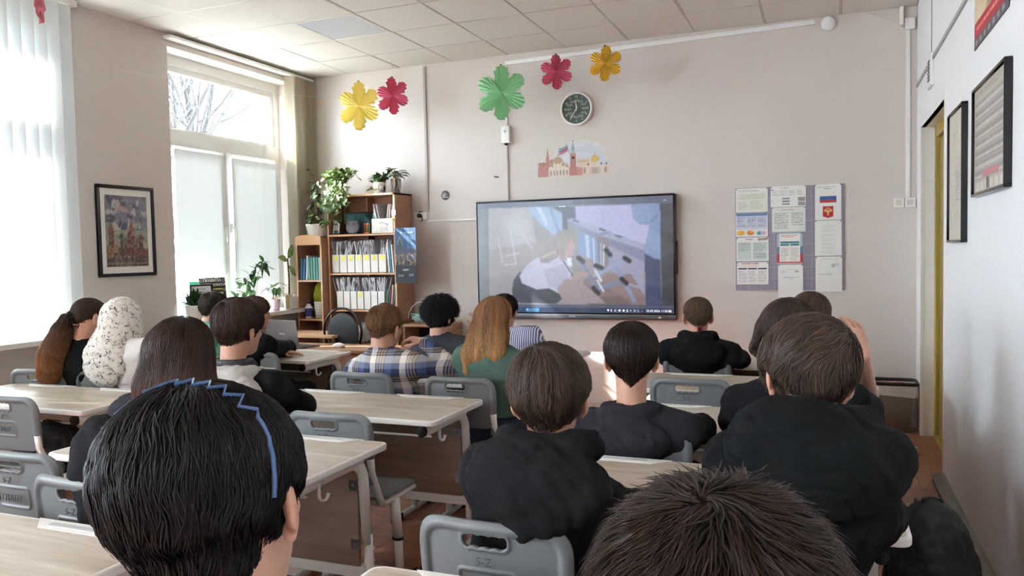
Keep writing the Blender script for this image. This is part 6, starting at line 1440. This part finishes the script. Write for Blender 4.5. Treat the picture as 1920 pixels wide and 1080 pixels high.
M['vaseglass'] = mat('clear_vase_glass', '#e8eef0', .05, trans=1, ior=1.3, alpha=.55); g = MB(); g.lathe([(0, .004), (.044, .004), (.047, 0), (.050, .0), (.054, .15), (.051, .15), (.046, .006)], 28); g.build('glass_vase', M['vaseglass'], t_); g = MB(); [g.tube([(rg.uniform(-.01, .01), 0, .08), (rg.uniform(-.035, .035), rg.uniform(-.035, .035), .012)], .0025, 4) for _ in range(14)]; g.build('roots', mat('pale_roots', '#b9a27c', .8), t_)
for k in range(34):
    a = rg.uniform(0, 6.28); e = Vector((math.cos(a) * rg.uniform(.02, .09), math.sin(a) * rg.uniform(.02, .08), .17 + rg.uniform(0, .09))); st_.tube([(0, 0, .06), (e.x * .3, e.y * .3, .14), e], .002, 4); leaf(m, e, Vector((math.cos(a), math.sin(a), rg.uniform(-.5, .2))), (0, 0, 1), rg.uniform(.07, .10), .022, M['leafdk' if k % 3 else 'leaf'])
st_.build('stems', M['stem'], t_); m.build('leaves', None, t_)
SX = -5.16; SZ = .976
def sillp(px, py): return pix(px, py, X=SX)
t_ = thing('potted_plant', 'round dark green broad-leaved plant in a white pot at the left end of the sill', 'plant', (SX + .04, 5.33, SZ)); pot(t_, .075, .13); rg = random.Random(6); m = MB()
for k in range(60):
    a = rg.uniform(0, 6.28); el = rg.uniform(.3, 1.4); leaf(m, (0, 0, .12), (math.cos(a) * math.cos(el), math.sin(a) * math.cos(el), math.sin(el)), (math.cos(a), math.sin(a), .6), rg.uniform(.09, .17), rg.uniform(.022, .032), M['leafdk'], .5, .35)
m.build('leaves', None, t_)
t_ = thing('potted_plant', 'green bushy window plant with drooping leaves behind the boy with headphones', 'plant', (SX, 6.18, SZ)); pot(t_, .07, .11); rg = random.Random(8); m = MB(); st_ = MB()
for (ex, ey, ez), nl in (((-.05, .06, .30), 16), ((.0, .10, .38), 18), ((.02, -.22, .22), 10), ((.03, -.12, .14), 9), ((.05, .22, .16), 9), ((0, -.28, .12), 8)):
    P = [Vector((0, 0, .1)), Vector((ex * .4, ey * .4, .1 + ez * .7)), Vector((ex, ey, .08 + ez))]; st_.tube(P, .003, 4)
    for k in range(nl): leaf(m, P[2] + rv(rg, .045), rv(rg) + Vector((0, 0, -.4)), (0, 0, 1), rg.uniform(.08, .13), rg.uniform(.018, .028), M['leaf' if k % 3 else 'leafdk'])
st_.build('stems', M['stem'], t_); m.build('leaves', None, t_)
t_ = thing('dumb_cane_plant', 'tall bare-stemmed plant with three big pale-centred leaves in a white pot', 'plant', (SX + .02, 6.67, SZ)); pot(t_, .07, .13); m = MB(); st_ = MB(); st_.tube([(0, 0, .11), (.005, .0, .3), (0, -.01, .52)], [.012, .010, .007], 8)
for q in range(9): st_.tube([(.001, 0, .14 + q * .035), (.001, 0, .145 + q * .035)], .0135, 8)
for e, d, L_ in (((0, .0, .52), (.1, .45, .75), .17), ((0, -.02, .50), (.1, -.8, .25), .13), ((0, 0, .44), (.3, .35, -.5), .14), ((0, .02, .40), (.2, .8, -.5), .10)): leaf(m, e, d, (1, 0, .4), L_, .045, M['leafmon'], .15, .5, 8)
st_.build('stem', M['stemb'], t_); m.build('leaves', None, t_)
t_ = thing('fern_plant', 'small feathery green plant on the sill beside the bare-stemmed plant', 'plant', (SX - .03, 6.52, SZ)); pot(t_, .045, .07); rg = random.Random(9); m = MB()
for k in range(26):
    a = rg.uniform(0, 6.28); d = Vector((math.cos(a) * .5, math.sin(a) * .6, 1)).normalized(); L_ = rg.uniform(.12, .24)
    for q in range(7): leaf(m, Vector((0, 0, .06)) + d * L_ * q / 7, Vector((d.y, -d.x, .4)) * (1 if q % 2 else -1), (0, 0, 1), .03, .003, M['leaf'], .2, .3, 2)
m.build('leaves', None, t_)
t_ = thing('floor_plant', 'spotted-leaf plant behind the blonde girl by the front wall', 'plant', (-3.18, 7.0, 0)); rg = random.Random(11); m = MB(); st_ = MB(); pot(t_, .13, .40, taper=.8)
for k in range(26):
    a = rg.uniform(0, 6.28); R_ = rg.uniform(.03, .16); e = Vector((math.cos(a) * R_, -abs(math.sin(a)) * R_ * .6, .42 + rg.uniform(.06, .36))); st_.tube([(0, 0, .38), (e.x * .5, e.y * .5, e.z * .8), e], .003, 4); leaf(m, e, (math.cos(a), -abs(math.sin(a)) * .4, .05), (0, 0, 1), rg.uniform(.09, .17), rg.uniform(.025, .036), M['leafdk' if k % 2 else 'leafmon'], .15, .5)
st_.build('stems', M['stem'], t_); m.build('leaves', None, t_)

# ------------------------------------------------------------------ window sill things
cv = Canvas(70, 90, '#d9dce0'); cv.lines_of_text(.12, .1, .88, .82, 16, '#6a6d78', 4, .5); cv.lines_of_text(.3, .86, .7, .93, 1, '#4b4e58', 5)
t_ = framed('framed_certificate', 'black-framed letter leaning on the sill beside the broad-leaved plant', (SX + .0, 5.475, SZ + .155), (-.20, 0, PI / 2 - .35), .21, .30, cv, .014, M['black'], depth=.016)
t_ = thing('rules_board', 'dark board of class rules in white and yellow lettering on the sill', 'sign', (SX - .0, 5.63, SZ)); t_.rotation_euler = (-.13, 0, PI / 2 - .35)
MB().box((-.125, -.004, 0), (.125, .004, .36)).build('panel', mat('slate_board', '#2c312e', .5, noise=(20, .2)), t_, bevel=.001)
ly = mat('yellow_print', '#d8cf6a', .6)
for i_, (s_, sz_, mm) in enumerate((('ПРАВИЛА', .036, M['white']), ('НАШЕГО КЛАССА', .029, M['white']), ('МЫ УЧИМСЯ, НЕ БОЯСЬ', .016, ly), ('ОШИБАТЬСЯ', .030, ly), ('УЛЫБАЕМСЯ', .030, ly), ('МЫ ДРУЖИМ', .028, ly), ('И ПОМОГАЕМ ДРУГУ', .019, ly), ('УВАЖАЕМ ДРУГ ДРУГА', .016, M['white']))): text_obj('lettering', s_, sz_, mm, t_, (0, -.0045, .335 - i_ * .040), (PI / 2, 0, 0), bold=.0006)
for sx, z in ((-1, .335), (1, .335), (-1, .22), (1, .25), (1, .17), (-1, .12)): MB().tube([(sx * .108 + .012 * math.cos(a), -.0046, z + .012 * math.sin(a)) for a in np.linspace(0, 2 * PI, 7)[:-1]], .0012, 4, closed=True).build('doodle', M['white'], t_)
m = MB(); m.box((-.12, -.006, 0), (.12, .006, .33)); fo = m.build('green_folder', mat('green_cover', '#2f8f6d', .4), None, loc=(SX - .06, 5.565, SZ), rot=(-.10, 0, PI / 2 - .5)); tag(fo, 'green folder standing behind the class rules board', 'folder')
t_ = thing('pencil_holder', 'pink mesh basket with yellow pencils and cards on the sill', 'pencil holder', (SX + .03, 6.44, SZ)); m = MB(); m.lathe([(.035, 0), (.045, .11), (.043, .11), (.033, .004)], 20); m.build('basket', mat('pink_mesh', '#d9b7bf', .6), t_); m = MB()
for k in range(6): m.tube([(rg.uniform(-.02, .02), rg.uniform(-.02, .02), .01), (rg.uniform(-.03, .03), rg.uniform(-.03, .03), .20 + rg.uniform(0, .03))], .0045, 6, material=mat('pencil_%d' % k, ['#c98a4a', '#b5573c', '#d9a95a', '#c9a9b0', '#b5573c', '#d9b85a'][k], .5))
m.build('pencils', None, t_)
t_ = thing('book_stand', 'wire book stand with leaning cards and an open booklet on the sill corner', 'book stand', (-5.07, 6.60, .976)); m = MB(); m.tube([(-.01, -.10, 0), (-.01, -.10, .16), (-.01, .10, .16), (-.01, .10, 0)], .003, 5); m.tube([(.03, -.10, .0), (.03, .10, .0)], .003, 5); m.build('wire_frame', M['steel'], t_); m = MB(); m.box((0, -.085, .004), (.006, .02, .15), mat('cream_card', '#d9cfa8', .7)); m.box((.008, -.02, .004), (.014, .09, .12), M['paper']); m.build('cards', None, t_)
# ------------------------------------------------------------------ shelf contents
def onshelf(name, z, label, cat, x, y, rz=0, group=None): return thing(name, label, cat, (x, y, z), rz, group)
SY = 6.85
M['mf'] = mat('white_card_box', '#e3dfd9', .6); M['note'] = mat('yellow_sticky_note', '#e0da7e', .7)
def mag_file(t_, w, h=.20):
    m = MB(); m.box((-w / 2, 0, 0), (w / 2, .003, h)); m.box((-w / 2, .24, 0), (w / 2, .243, h * 1.2)); m.prism([(0, 0), (.243, 0), (.243, h * 1.2), (0, h)], -w / 2, -w / 2 + .003, 'x'); m.prism([(0, 0), (.243, 0), (.243, h * 1.2), (0, h)], w / 2 - .003, w / 2, 'x'); m.box((-w / 2, 0, 0), (w / 2, .243, .003)); m.build('box', M['mf'], t_)
M['pocket'] = mat('clear_file_pocket', '#cfcdcf', .3, alpha=.93); M['pocket2'] = mat('clear_file_pocket_dull', '#b3b0b5', .3, alpha=.93)
rg = random.Random(21)
def pockets(t_, w, n_, hh=.33):
    m = MB()
    for k in range(n_):
        x = -w / 2 + .012 + (w - .024) * (k + .5) / n_; a = rg.uniform(-.28, .28); dx = math.tan(a) * (hh - .03)
        m.add([(x, .02, .006), (x, .235, .006), (x + dx, .235, hh), (x + dx, .02, hh + rg.uniform(-.04, 0)), (x + .010, .02, .006), (x + .010, .235, .006), (x + dx + .010, .235, hh), (x + dx + .010, .02, hh - .01)], [(0, 1, 2, 3), (7, 6, 5, 4), (3, 2, 6, 7), (0, 3, 7, 4), (1, 5, 6, 2)], M['pocket'] if k % 2 else M['pocket2'])
    m.build('paper_pockets', None, t_)
names = ['leftmost', 'second from left', 'third from left', 'fourth from left', 'fifth from left', 'sixth from left', 'seventh from left', 'rightmost']
for row, (z, x0, x1, n_, nt_) in enumerate(((1.333, -4.745, -4.10, 7, (0, 1, 2, 3, 4, 5, 6)), (.958, -4.70, -4.13, 7, (3,)))):
    for k in range(n_):
        w_ = (x1 - x0) / n_; lab = '%s white magazine file on the %s shelf of the tall bookcase' % (names[k] if k < n_ - 1 else 'rightmost', 'upper' if row == 0 else 'lower')
        t_ = onshelf('magazine_file', z, lab, 'magazine file', x0 + w_ * (k + .5), SY + .02, 0, 'white magazine files on the ' + ('upper' if row == 0 else 'lower') + ' shelf'); mag_file(t_, w_ - .004, .185); pockets(t_, w_ - .004, 7, .335)
        if k in nt_: m = MB(); m.add([(-.026, -.002, .125), (.026, -.003, .12), (.027, -.002, .175), (-.025, -.001, .18)], [(0, 1, 2, 3)], M['note']); o = m.build('sticky_note', None, t_); o.modifiers.new('t', 'SOLIDIFY').thickness = .0006
# books at the right of both rows
def book(x, y, z, w, d, h, col, label, group, lean=0, name='book'):
    t_ = thing(name, label, 'book', (x, y, z), 0, group); c_ = mat('cover_' + col.strip('#'), col, .4); m = MB(); m.box((-w / 2, 0, 0), (-w / 2 + .002, d, h)); m.box((w / 2 - .002, 0, 0), (w / 2, d, h)); m.box((-w / 2, 0, 0), (w / 2, .002, h)); m.build('cover', c_, t_)
    MB().box((-w / 2 + .002, .002, .003), (w / 2 - .002, d - .004, h - .003)).build('pages', M['paper'], t_); t_.rotation_euler = (0, lean, 0); return t_
for k, (c_, h_, nm_) in enumerate((('#e4e2dc', .30, 'white'), ('#3f7fb0', .26, 'blue'), ('#dcdad6', .28, 'second white'))): book(-4.075 + k * .024, SY + .03, 1.333, .018, .20, h_, c_, '%s booklet at the right end of the upper file shelf' % nm_, 'booklets beside the upper files', -.06)
for k, (c_, h_, nm_) in enumerate((('#2f7a5a', .19, 'green'), ('#5a2c34', .21, 'maroon'), ('#c98f86', .25, 'pink'), ('#24513f', .25, 'dark green'), ('#b9c9b0', .24, 'pale green'))): book(-4.115 + k * .026, SY + .03, .958, .020, .20, h_, c_, '%s book at the right end of the lower file shelf' % nm_, 'books beside the lower files', .10)
# blue and teal books of the narrow bookcase
for k in range(8):
    c_ = ['#2b5f8c', '#3a78a5', '#c9d0d8', '#6fb0a8', '#63a59f', '#79b7ae', '#5c9c98', '#8fb8b4'][k]; nm_ = ['dark blue book at the left end', 'mid blue book second from the left', 'white spine book leaning against the blue pair', 'first teal textbook beside the white spine', 'second teal textbook from the white spine', 'middle teal textbook', 'teal textbook second from the right end', 'pale teal textbook at the right end'][k]
    book(-5.06 + k * .032 + (.004 if k > 1 else 0), 6.77, 1.267, .026, .17, [.225, .22, .25, .23, .235, .235, .235, .23][k], c_, nm_ + ' of the narrow bookcase', 'books in the narrow bookcase', .07 if k < 3 else .0)
F = Field(axis_pts(-5.03, -4.80, .006), axis_pts(6.78, 7.05, .006), axis_pts(.86, 1.26, .006)); F.ell((-4.90, 6.93, 1.09), (.115, .075, .17), k=0); X, Y, Z = np.ix_(*F.ax); F.F = np.maximum(F.F * .6, np.abs(X + 4.908) - .10) + 0 * F.F; F.wrinkle(.006, .08, 2)
tag(field_obj('cushion', F, mat('olive_fabric', '#8f8f1e', .85, bump=(300, .2)), None, (-4.90, 6.93, .867)), 'olive green cushion stuffed on the middle shelf of the narrow bookcase', 'cushion').location = (-4.90, 6.93, .867)
t_ = thing('glue_bottle', 'white bottle with a violet label and purple cap in the narrow bookcase', 'bottle', (-5.0, 6.80, .867)); m = MB(); m.lathe([(0, 0), (.034, 0), (.036, .01), (.036, .12), (.018, .145), (.018, .155)], 20); m.build('bottle_body', M['white'], t_); m = MB(); m.lathe([(.0365, .02), (.0365, .105)], 20); m.build('label_band', mat('violet_label', '#3b3570', .5), t_); m = MB(); m.lathe([(0, .192), (.012, .19), (.020, .17), (.020, .153), (0, .153)], 16); m.build('cap', mat('purple_cap', '#5b4a86', .4), t_)
t_ = thing('storage_bin', 'white storage bin with a thin black grid in the narrow bookcase', 'bin', (-4.885, 6.84, .867)); m = MB(); m.lathe([(0, .002), (.048, .002), (.062, .17), (.058, .17)], 24); m.build('bin_body', M['potw'], t_); m = MB(); [m.lathe([(.0485 + .0135 * z / .17 + .0006, z), (.0485 + .0135 * (z + .002) / .17 + .0006, z + .002)], 24) for z in (.03, .06, .09, .12, .15)]; [m.tube([(.049 * math.cos(a), .049 * math.sin(a), .004), (.0628 * math.cos(a), .0628 * math.sin(a), .168)], .0008, 4) for a in np.linspace(0, 6.28, 17)[:-1]]; m.build('grid_print', M['black'], t_)
# first shelf of the tall bookcase
cv = Canvas(50, 60, '#b5ada6'); cv.ell(.5, .55, .22, .28, '#2f2a2a'); cv.ell(.5, .5, .14, .2, '#b08f80'); cv.rect(.2, 0, .8, .25, '#33333a')
framed('framed_photo', 'small framed portrait photo leaning on the first shelf', (-4.70, SY + .06, 1.728 + .075), (-.15, 0, 0), .095, .145, cv, .008, M['black'], depth=.012)
t_ = thing('file_row', 'row of thin teal booklets in a dark wire rack on the first shelf', 'booklets', (-4.47, SY + .12, 1.728)); m = MB()
for k in range(18): m.box((-.16 + k * .0165, 0, .003), (-.16 + k * .0165 + .010, .18, .205 - .02 * max(0, k - 13)), mat('teal_booklet', '#4f8f96', .5) if k == 0 else bpy.data.materials['teal_booklet'])
m.build('booklets', None, t_); tag(t_.children[0], kind='stuff')
m = MB()
for k in range(20): m.tube([(-.17 + k * .0165, -.008, .0), (-.17 + k * .0165, -.008, .215), (-.17 + k * .0165 + .01, .05, .225)], .0018, 4)
for z in (.01, .11, .213): m.tube([(-.17, -.009, z), (.15, -.009, z)], .0028, 5)
m.build('wire_rack', M['dkgrey'], t_)
t_ = thing('plush_toy', 'round grey plush toy with big dark eyes on the first shelf', 'plush toy', (-4.50, SY + .055, 1.728)); F = Field(axis_pts(-.09, .09, .005), axis_pts(-.07, .07, .005), axis_pts(-.005, .15, .005)); F.ell((0, 0, .062), (.076, .050, .060), k=0); F.ell((0, 0, .095), (.058, .045, .042), k=.03); [F.ell((s * .05, 0, .128), (.013, .01, .012), k=.01) for s in (-1, 1)]; field_obj('plush_body', F, mat('grey_plush', '#8b8b92', .95, noise=(14, .35), bump=(200, .8)), t_)
for s in (-1, 1): m = MB(); m.sphere((s * .030, -.043, .104), .013, M['black'], 10, (1, .5, .8)); m.sphere((s * .030, -.050, .107), .003, M['white'], 6); m.build('toy_eye', None, t_)
for (x, c1, lb) in ((-4.345, '#d0392c', 'red'), (-4.315, '#e0a52a', 'yellow')):
    t_ = thing('hourglass', 'small %s-capped sand timer on the first shelf' % lb, 'sand timer', (x, SY + .04, 1.728)); m = MB(); cc = mat(lb + '_plastic', c1, .35); m.lathe([(0, 0), (.018, 0), (.018, .016), (0, .016)], 14); m.lathe([(0, .088), (.018, .088), (.018, .104), (0, .104)], 14); m.build('caps', cc, t_); m = MB(); m.lathe([(.012, .016), (.012, .03), (.002, .052), (.012, .074), (.012, .088)], 12); m.build('glass_bulb', M['vaseglass'], t_); m = MB(); [m.tube([(.016 * math.cos(a), .016 * math.sin(a), .01), (.016 * math.cos(a), .016 * math.sin(a), .095)], .0015, 4) for a in (0, 2.1, 4.2)]; m.build('posts', cc, t_)
m = MB(); m.prism([(-.05, 0), (.05, 0), (.03, .17), (-.02, .21)], 0, .02, 'y'); tag(m.build('green_folder', bpy.data.materials['green_cover'], loc=(-4.27, SY + .10, 1.728), bevel=.002), 'bright green plastic folder tip behind the sand timers', 'folder')
cv = Canvas(80, 60, '#e6e1da'); cv.noise(5, 3, .6, '#a49ad0', .6, .1); cv.line([(.2, .6), (.5, .75), (.8, .55)], .02, '#8a6fb0'); cv.rect(0, 0, .36, 1, '#e3dfd6'); cv.lines_of_text(.42, .1, .8, .4, 4, '#7a6f8a', 2)
t_ = thing('card_box', 'white card box with a printed front holding papers on the first shelf', 'box', (-4.135, SY + .02, 1.728)); mag_file(t_, .25, .145); flat('printed_front', cv, .24, .14, PM, t_, (0, -.001, .072)); pockets(t_, .24, 6, .30)
for k in range(5): book(-4.14 + k * .016, SY + .16, 1.90, .012, .04, .08, ['#5a3038', '#c9c0b8', '#6b3a40', '#d0c8c0', '#7a4a48'][k], 'small dark and white case, %s of five above the printed box' % ['first', 'second', 'third', 'fourth', 'fifth'][k], 'small cases above the printed card box', name='small_case')
# pink card and paper charms, calendar on the case side, bags on the lowest shelf
t_ = thing('paper_charm', 'small square card and round gold tag hanging from the bookcase front edge', 'charm', (-3.985, SY - .006, 1.90)); MB().box((-.022, -.002, .0), (.022, 0, .05)).build('card', M['paper'], t_); m = MB(); m.lathe([(0, .002), (.022, .002), (.022, 0)], 18, M=Matrix.Translation((0, 0, -.035)) @ mt); m.build('round_tag', mat('gold_tag', '#d9b268', .5), t_)
cv = Canvas(80, 180, '#2d3036'); cv.rect(0, .45, 1, 1, '#3a5676'); cv.noise(4, 3, .5, '#52708f', .5, .2, .5, 1); cv.rect(0, .42, 1, .62, '#474c62'); cv.noise(14, 5, .9, '#6b5a48', .52, .1, .32, .56); cv.noise(20, 8, .8, '#a8957a', .6, .06, .33, .52); cv.poly([(.12, .62), (.36, .62), (.33, .70), (.28, .76), (.24, .82), (.2, .76), (.15, .70)], '#46483f'); cv.line([(.14, .70), (.24, .84), (.36, .70)], .008, '#b9b29a'); cv.line([(.62, .70), (.95, .70)], .004, '#8fa3c4'); cv.line([(.62, .62), (.62, .86)], .003, '#7f95b8')
t_ = thing('wall_calendar', 'tall dark blue calendar poster for March hung on the bookcase front right side', 'calendar', (-3.86, SY - .012, 1.50)); o_ = flat('printed_sheet', cv, .235, .545, PM, t_, (0, 0, 0)); o_.modifiers.new('t', 'SOLIDIFY').thickness = .001
text_obj('lettering', 'МАРТ', .026, M['white'], o_, (.0, -.0015, -.145), (PI / 2, 0, 0)); text_obj('lettering', 'Большая', .034, mat('pale_blue_print', '#9fb9d8', .6), o_, (.02, -.0015, .225), (PI / 2, 0, 0)); text_obj('lettering', '1 2 3 4 5 6 7\n8 9 10 11 12', .012, M['white'], o_, (-.055, -.0015, -.20), (PI / 2, 0, 0)); text_obj('lettering', '16 17 18 19\n23 24 25', .012, M['white'], o_, (.06, -.0015, -.195), (PI / 2, 0, 0))
F = Field(axis_pts(-4.70, -4.10, .01), axis_pts(6.87, 7.12, .01), axis_pts(.59, .86, .01)); [F.ell((x, 6.99, z), r, k=.02) for x, z, r in ((-4.60, .70, (.09, .08, .13)), (-4.44, .70, (.09, .08, .12)), (-4.28, .69, (.10, .08, .13)), (-4.18, .67, (.06, .07, .10)))]; F.wrinkle(.016, .09, 4); F.plane((0, 0, .602), (0, 0, 1))
tag(field_obj('plastic_bags', F, mat('crinkled_clear_bag', '#9a9794', .25, noise=(18, .5)), None, (-4.4, 7.0, .602)), 'crinkled grey plastic bags on the lowest visible shelf of the tall bookcase', 'plastic bag').location = (-4.4, 7.0, .602)
# ------------------------------------------------------------------ tables
t_ = thing('laptop', 'grey laptop open on the brown teacher\'s table', 'laptop', (-4.28, 5.60, .731), PI - .14); M['lap'] = mat('graphite_metal', '#77716f', .35, metal=.3)
MB().box((-.18, -.12, 0), (.18, .12, .015)).build('keyboard_base', M['lap'], t_, bevel=.003); m = MB(); m.box((-.18, -.003, 0), (.18, .003, .235)); ld = m.build('lid', M['lap'], t_, bevel=.002, loc=(0, .12, .014), rot=(-.14, 0, 0)); text_obj('brand_mark', 'MacBook', .012, M['white'], ld, (0, .0034, .12), (PI / 2, 0, PI)) if False else text_obj('lid_mark', 'MateBook', .016, M['white'], ld, (0, .0036, .115), (PI / 2, 0, PI))
m = MB(); m.box((-.16, -.09, .0152), (.16, .06, .017)); m.build('keys', M['black'], t_)
tx = pix(937 - 302, 647, Z=.75); F = Field(axis_pts(-.07, .07, .004), axis_pts(-.06, .06, .004), axis_pts(-.005, .05, .004)); F.ell((0, 0, .012), (.058, .036, .028), k=0); F.plane((0, 0, .001), (0, 0, 1)); o = field_obj('computer_mouse', F, mat('cream_marked_plastic', '#dcd6cc', .5, noise=(60, .25)), None); o.location = (tx.x, tx.y, .730); tag(o, 'cream coloured mouse with small marks on the brown teacher\'s table', 'computer mouse')
t_ = thing('power_strip', 'white multi-way power block with plugged cords on the wall table', 'power strip', (-3.60, 6.93, .816)); MB().box((-.055, -.04, 0), (.075, .04, .10)).build('housing', M['white'], t_, bevel=.006); m = MB(); [m.tube([(x, -.043, z), (x, -.040, z)], .007, 8) for x, z in ((-.02, .03), (-.005, .03), (.02, .065), (-.03, .07), (.03, .03))]; m.build('socket_holes', M['black'], t_)
t_ = thing('cable_tangle', 'tangle of white and mint cables looping over the wall table', 'cables', (-3.75, 6.95, .816)); rg = random.Random(13); m = MB(); wc = M['white']; mc = mat('mint_cable', '#7fc4bd', .5)
for k in range(11):
    P = [Vector((rg.uniform(-.14, .16), rg.uniform(-.08, .08), rg.uniform(.01, .10))) for _ in range(5)]; Q_ = []
    for a, b_ in zip(P[:-1], P[1:]): Q_ += [a.lerp(b_, q / 4) + Vector((0, 0, .012 * math.sin(q / 4 * PI))) for q in range(4)]
    m.tube(Q_, .0032, 5, material=wc if k % 2 else mc)
m.tube([(-.16 + .34 * (1 - math.cos(a)) / 2, .0, .05 + .17 * math.sin(a)) for a in np.linspace(0, PI, 16)], .0035, 6, material=wc); m.tube([(.17, -.06, .05), (.20, -.10, .0), (.22, -.12, -.06), (.28, -.12, -.08)], .0035, 6, material=mc); m.build('cords', None, t_)
t_ = thing('charger_box', 'dark router box standing between the cables on the wall table', 'router', (-3.68, 7.06, .816)); MB().box((-.045, -.02, 0), (.045, .02, .16)).build('housing', M['black'], t_, bevel=.004); MB().box((-.06, -.045, 0), (.01, -.022, .12)).build('front_box', M['dkgrey'], t_, bevel=.004)
t_ = thing('mini_camera', 'small black webcam on a foot on top of the tall bookcase', 'webcam', (-4.155, 6.93, 2.127)); MB().box((-.022, -.015, .022), (.022, .015, .07)).build('housing', M['black'], t_, bevel=.004); m = MB(); m.lathe([(0, 0), (.018, 0), (.016, .006), (.005, .008), (.004, .024), (0, .024)], 14); m.build('foot', M['black'], t_)
t_ = thing('wall_cable', 'white cord running down the wall beside the tall bookcase', 'cable', (-3.93, YF - .012, .85)); m = MB(); m.tube([(.02, 0, 1.03), (-.02, 0, .97), (-.03, 0, .7), (-.02, 0, .3), (-.02, 0, .0)], .004, 6); m.build('cord', M['white'], t_)
# ------------------------------------------------------------------ waste bin, litter, bags
t_ = thing('waste_bin', 'grey waste bin with a black rim and clear liner in the right front corner', 'waste bin', (.515, 7.055, 0)); M['bin'] = mat('taupe_plastic', '#8b857d', .45)
m = MB(); V = []; 
for z, s in ((0, .80), (.37, 1.0)): V += [(x * s, y * s, z) for x, y in rrect(-.150, -.12, .150, .12, .03, 3)]
n_ = len(V) // 2; m.add(V, [(i, (i + 1) % n_, n_ + (i + 1) % n_, n_ + i) for i in range(n_)] + [list(range(n_))[::-1]], M['bin'], True); m.build('bin_body', None, t_)
R1 = rrect(-.158, -.128, .158, .128, .035, 4); m = MB(); m.tube([(x, y, .395) for x, y in R1], .012, 8, closed=True, flat=1.2); m.build('rim', M['black'], t_)
m = MB(); rg = random.Random(4); R2 = rrect(-.156, -.126, .156, .126, .035, 6); V = [(x * 1.0, y * 1.0, .385) for x, y in R2] + [(x * 1.03, y * 1.03, .345) for x, y in R2] + [(x * (1.0 + rg.uniform(0, .05)), y * (1.0 + rg.uniform(0, .05)), .30 + rg.uniform(-.03, .015)) for x, y in R2]; n_ = len(R2)
m.add(V, [(j * n_ + i, j * n_ + (i + 1) % n_, (j + 1) * n_ + (i + 1) % n_, (j + 1) * n_ + i) for j in (0, 1) for i in range(n_)], mat('clear_liner', '#dedbd7', .3, alpha=.85, bump=(50, .8)), True); m.tube([(.16, -.05, .34), (.17, -.06, .25), (.165, -.05, .12)], [.006, .01, .004], 6); m.build('liner', None, t_)
F = Field(axis_pts(-.15, .15, .008), axis_pts(-.12, .12, .008), axis_pts(.30, .42, .008)); F.ell((0, 0, .35), (.13, .10, .042), k=0); F.wrinkle(.012, .07, 2); field_obj('crumpled_waste', F, mat('pink_wrapping', '#b98a8a', .5, noise=(20, .6)), t_)
rg = random.Random(9); t_ = thing('litter', 'crumpled shiny paper scraps and a twig on the floor by the doorway', 'litter', (.56, 6.42, 0)); m = MB()
for k in range(9): c_ = Vector((rg.uniform(-.07, .05), rg.uniform(-.10, .12), .006)); m.add([c_ + rv(rg, .022) * 1.0 + Vector((0, 0, .01)) for _ in range(3)] + [c_ + Vector((.0, 0, .022))], [(0, 1, 3), (1, 2, 3), (2, 0, 3), (0, 2, 1)], mat('foil_scrap', '#d9d5c9', .3) if k == 0 else bpy.data.materials['foil_scrap'])
m.build('paper_scraps', None, t_); m = MB(); m.tube([(0, -.05, .006), (.03, -.12, .008), (.06, -.2, .006)], .004, 5); m.build('twig', M['stemb'], t_)
def bag(name, label, loc, r, rz=0, strap=None, seed=1):
    t_ = thing(name, label, 'backpack', loc, rz); F = Field(axis_pts(-r[0] - .06, r[0] + .06, .009), axis_pts(-r[1] - .06, r[1] + .06, .009), axis_pts(.0, 2 * r[2] + .08, .009)); F.ell((0, 0, r[2]), r, k=0); F.ell((0, -r[1] * .5, r[2] * .62), (r[0] * .75, r[1] * .7, r[2] * .5), k=.03); F.wrinkle(.010, .12, seed); F.wrinkle(.004, .05, seed + 1); F.plane((0, 0, .006), (0, 0, 1)); field_obj('bag_body', F, M['bagfab'], t_)
    m = MB(); m.tube([(-r[0] * .5, -r[1] * .2, 2 * r[2] - .06), (0, -r[1] * .3, 2 * r[2] - .015), (r[0] * .5, -r[1] * .2, 2 * r[2] - .06)], .006, 6, flat=.5); m.build('zip', M['dkgrey'], t_)
    m = MB(); m.tube([(-.04, 0, 2 * r[2] - .02), (-.028, 0, 2 * r[2] + .006), (0, 0, 2 * r[2] + .012), (.028, 0, 2 * r[2] + .006), (.04, 0, 2 * r[2] - .02)], .008, 6, flat=.6); m.build('handle', M['bagfab'], t_)
    if strap: m = MB(); m.tube([Vector(p) for p in strap], .017, 6, flat=.35); m.build('strap', M['bagfab'], t_)
    return t_
M['bagfab'] = mat('black_nylon', '#131417', .6, bump=(300, .2))
bag('backpack', 'black backpack on the floor beside the right desk near the big hoodie', (.335, 3.02, 0), (.15, .15, .315), .2, [(-.02, .10, .60), (.0, .13, .45), (.02, .15, .2)], 3)
bag('shoulder_bag', 'black bag hanging by its strap from the desk corner near the waste bin', (.285, 3.44, .12), (.045, .13, .17), 0, [(-.005, .1, .30), (-.02, .08, .5), (-.03, .05, .625)], 8)
bag('backpack', 'black bag lying on the seat of the chair at the left frame edge', (-3.84, 2.93, .465), (.17, .14, .10), .1, None, 12)
bag('hanging_jacket', 'black jacket hanging from the side of the left column front desk', (-3.445, 4.95, .10), (.045, .09, .25), 0, [(0, 0, .48), (0, 0, .60)], 15)
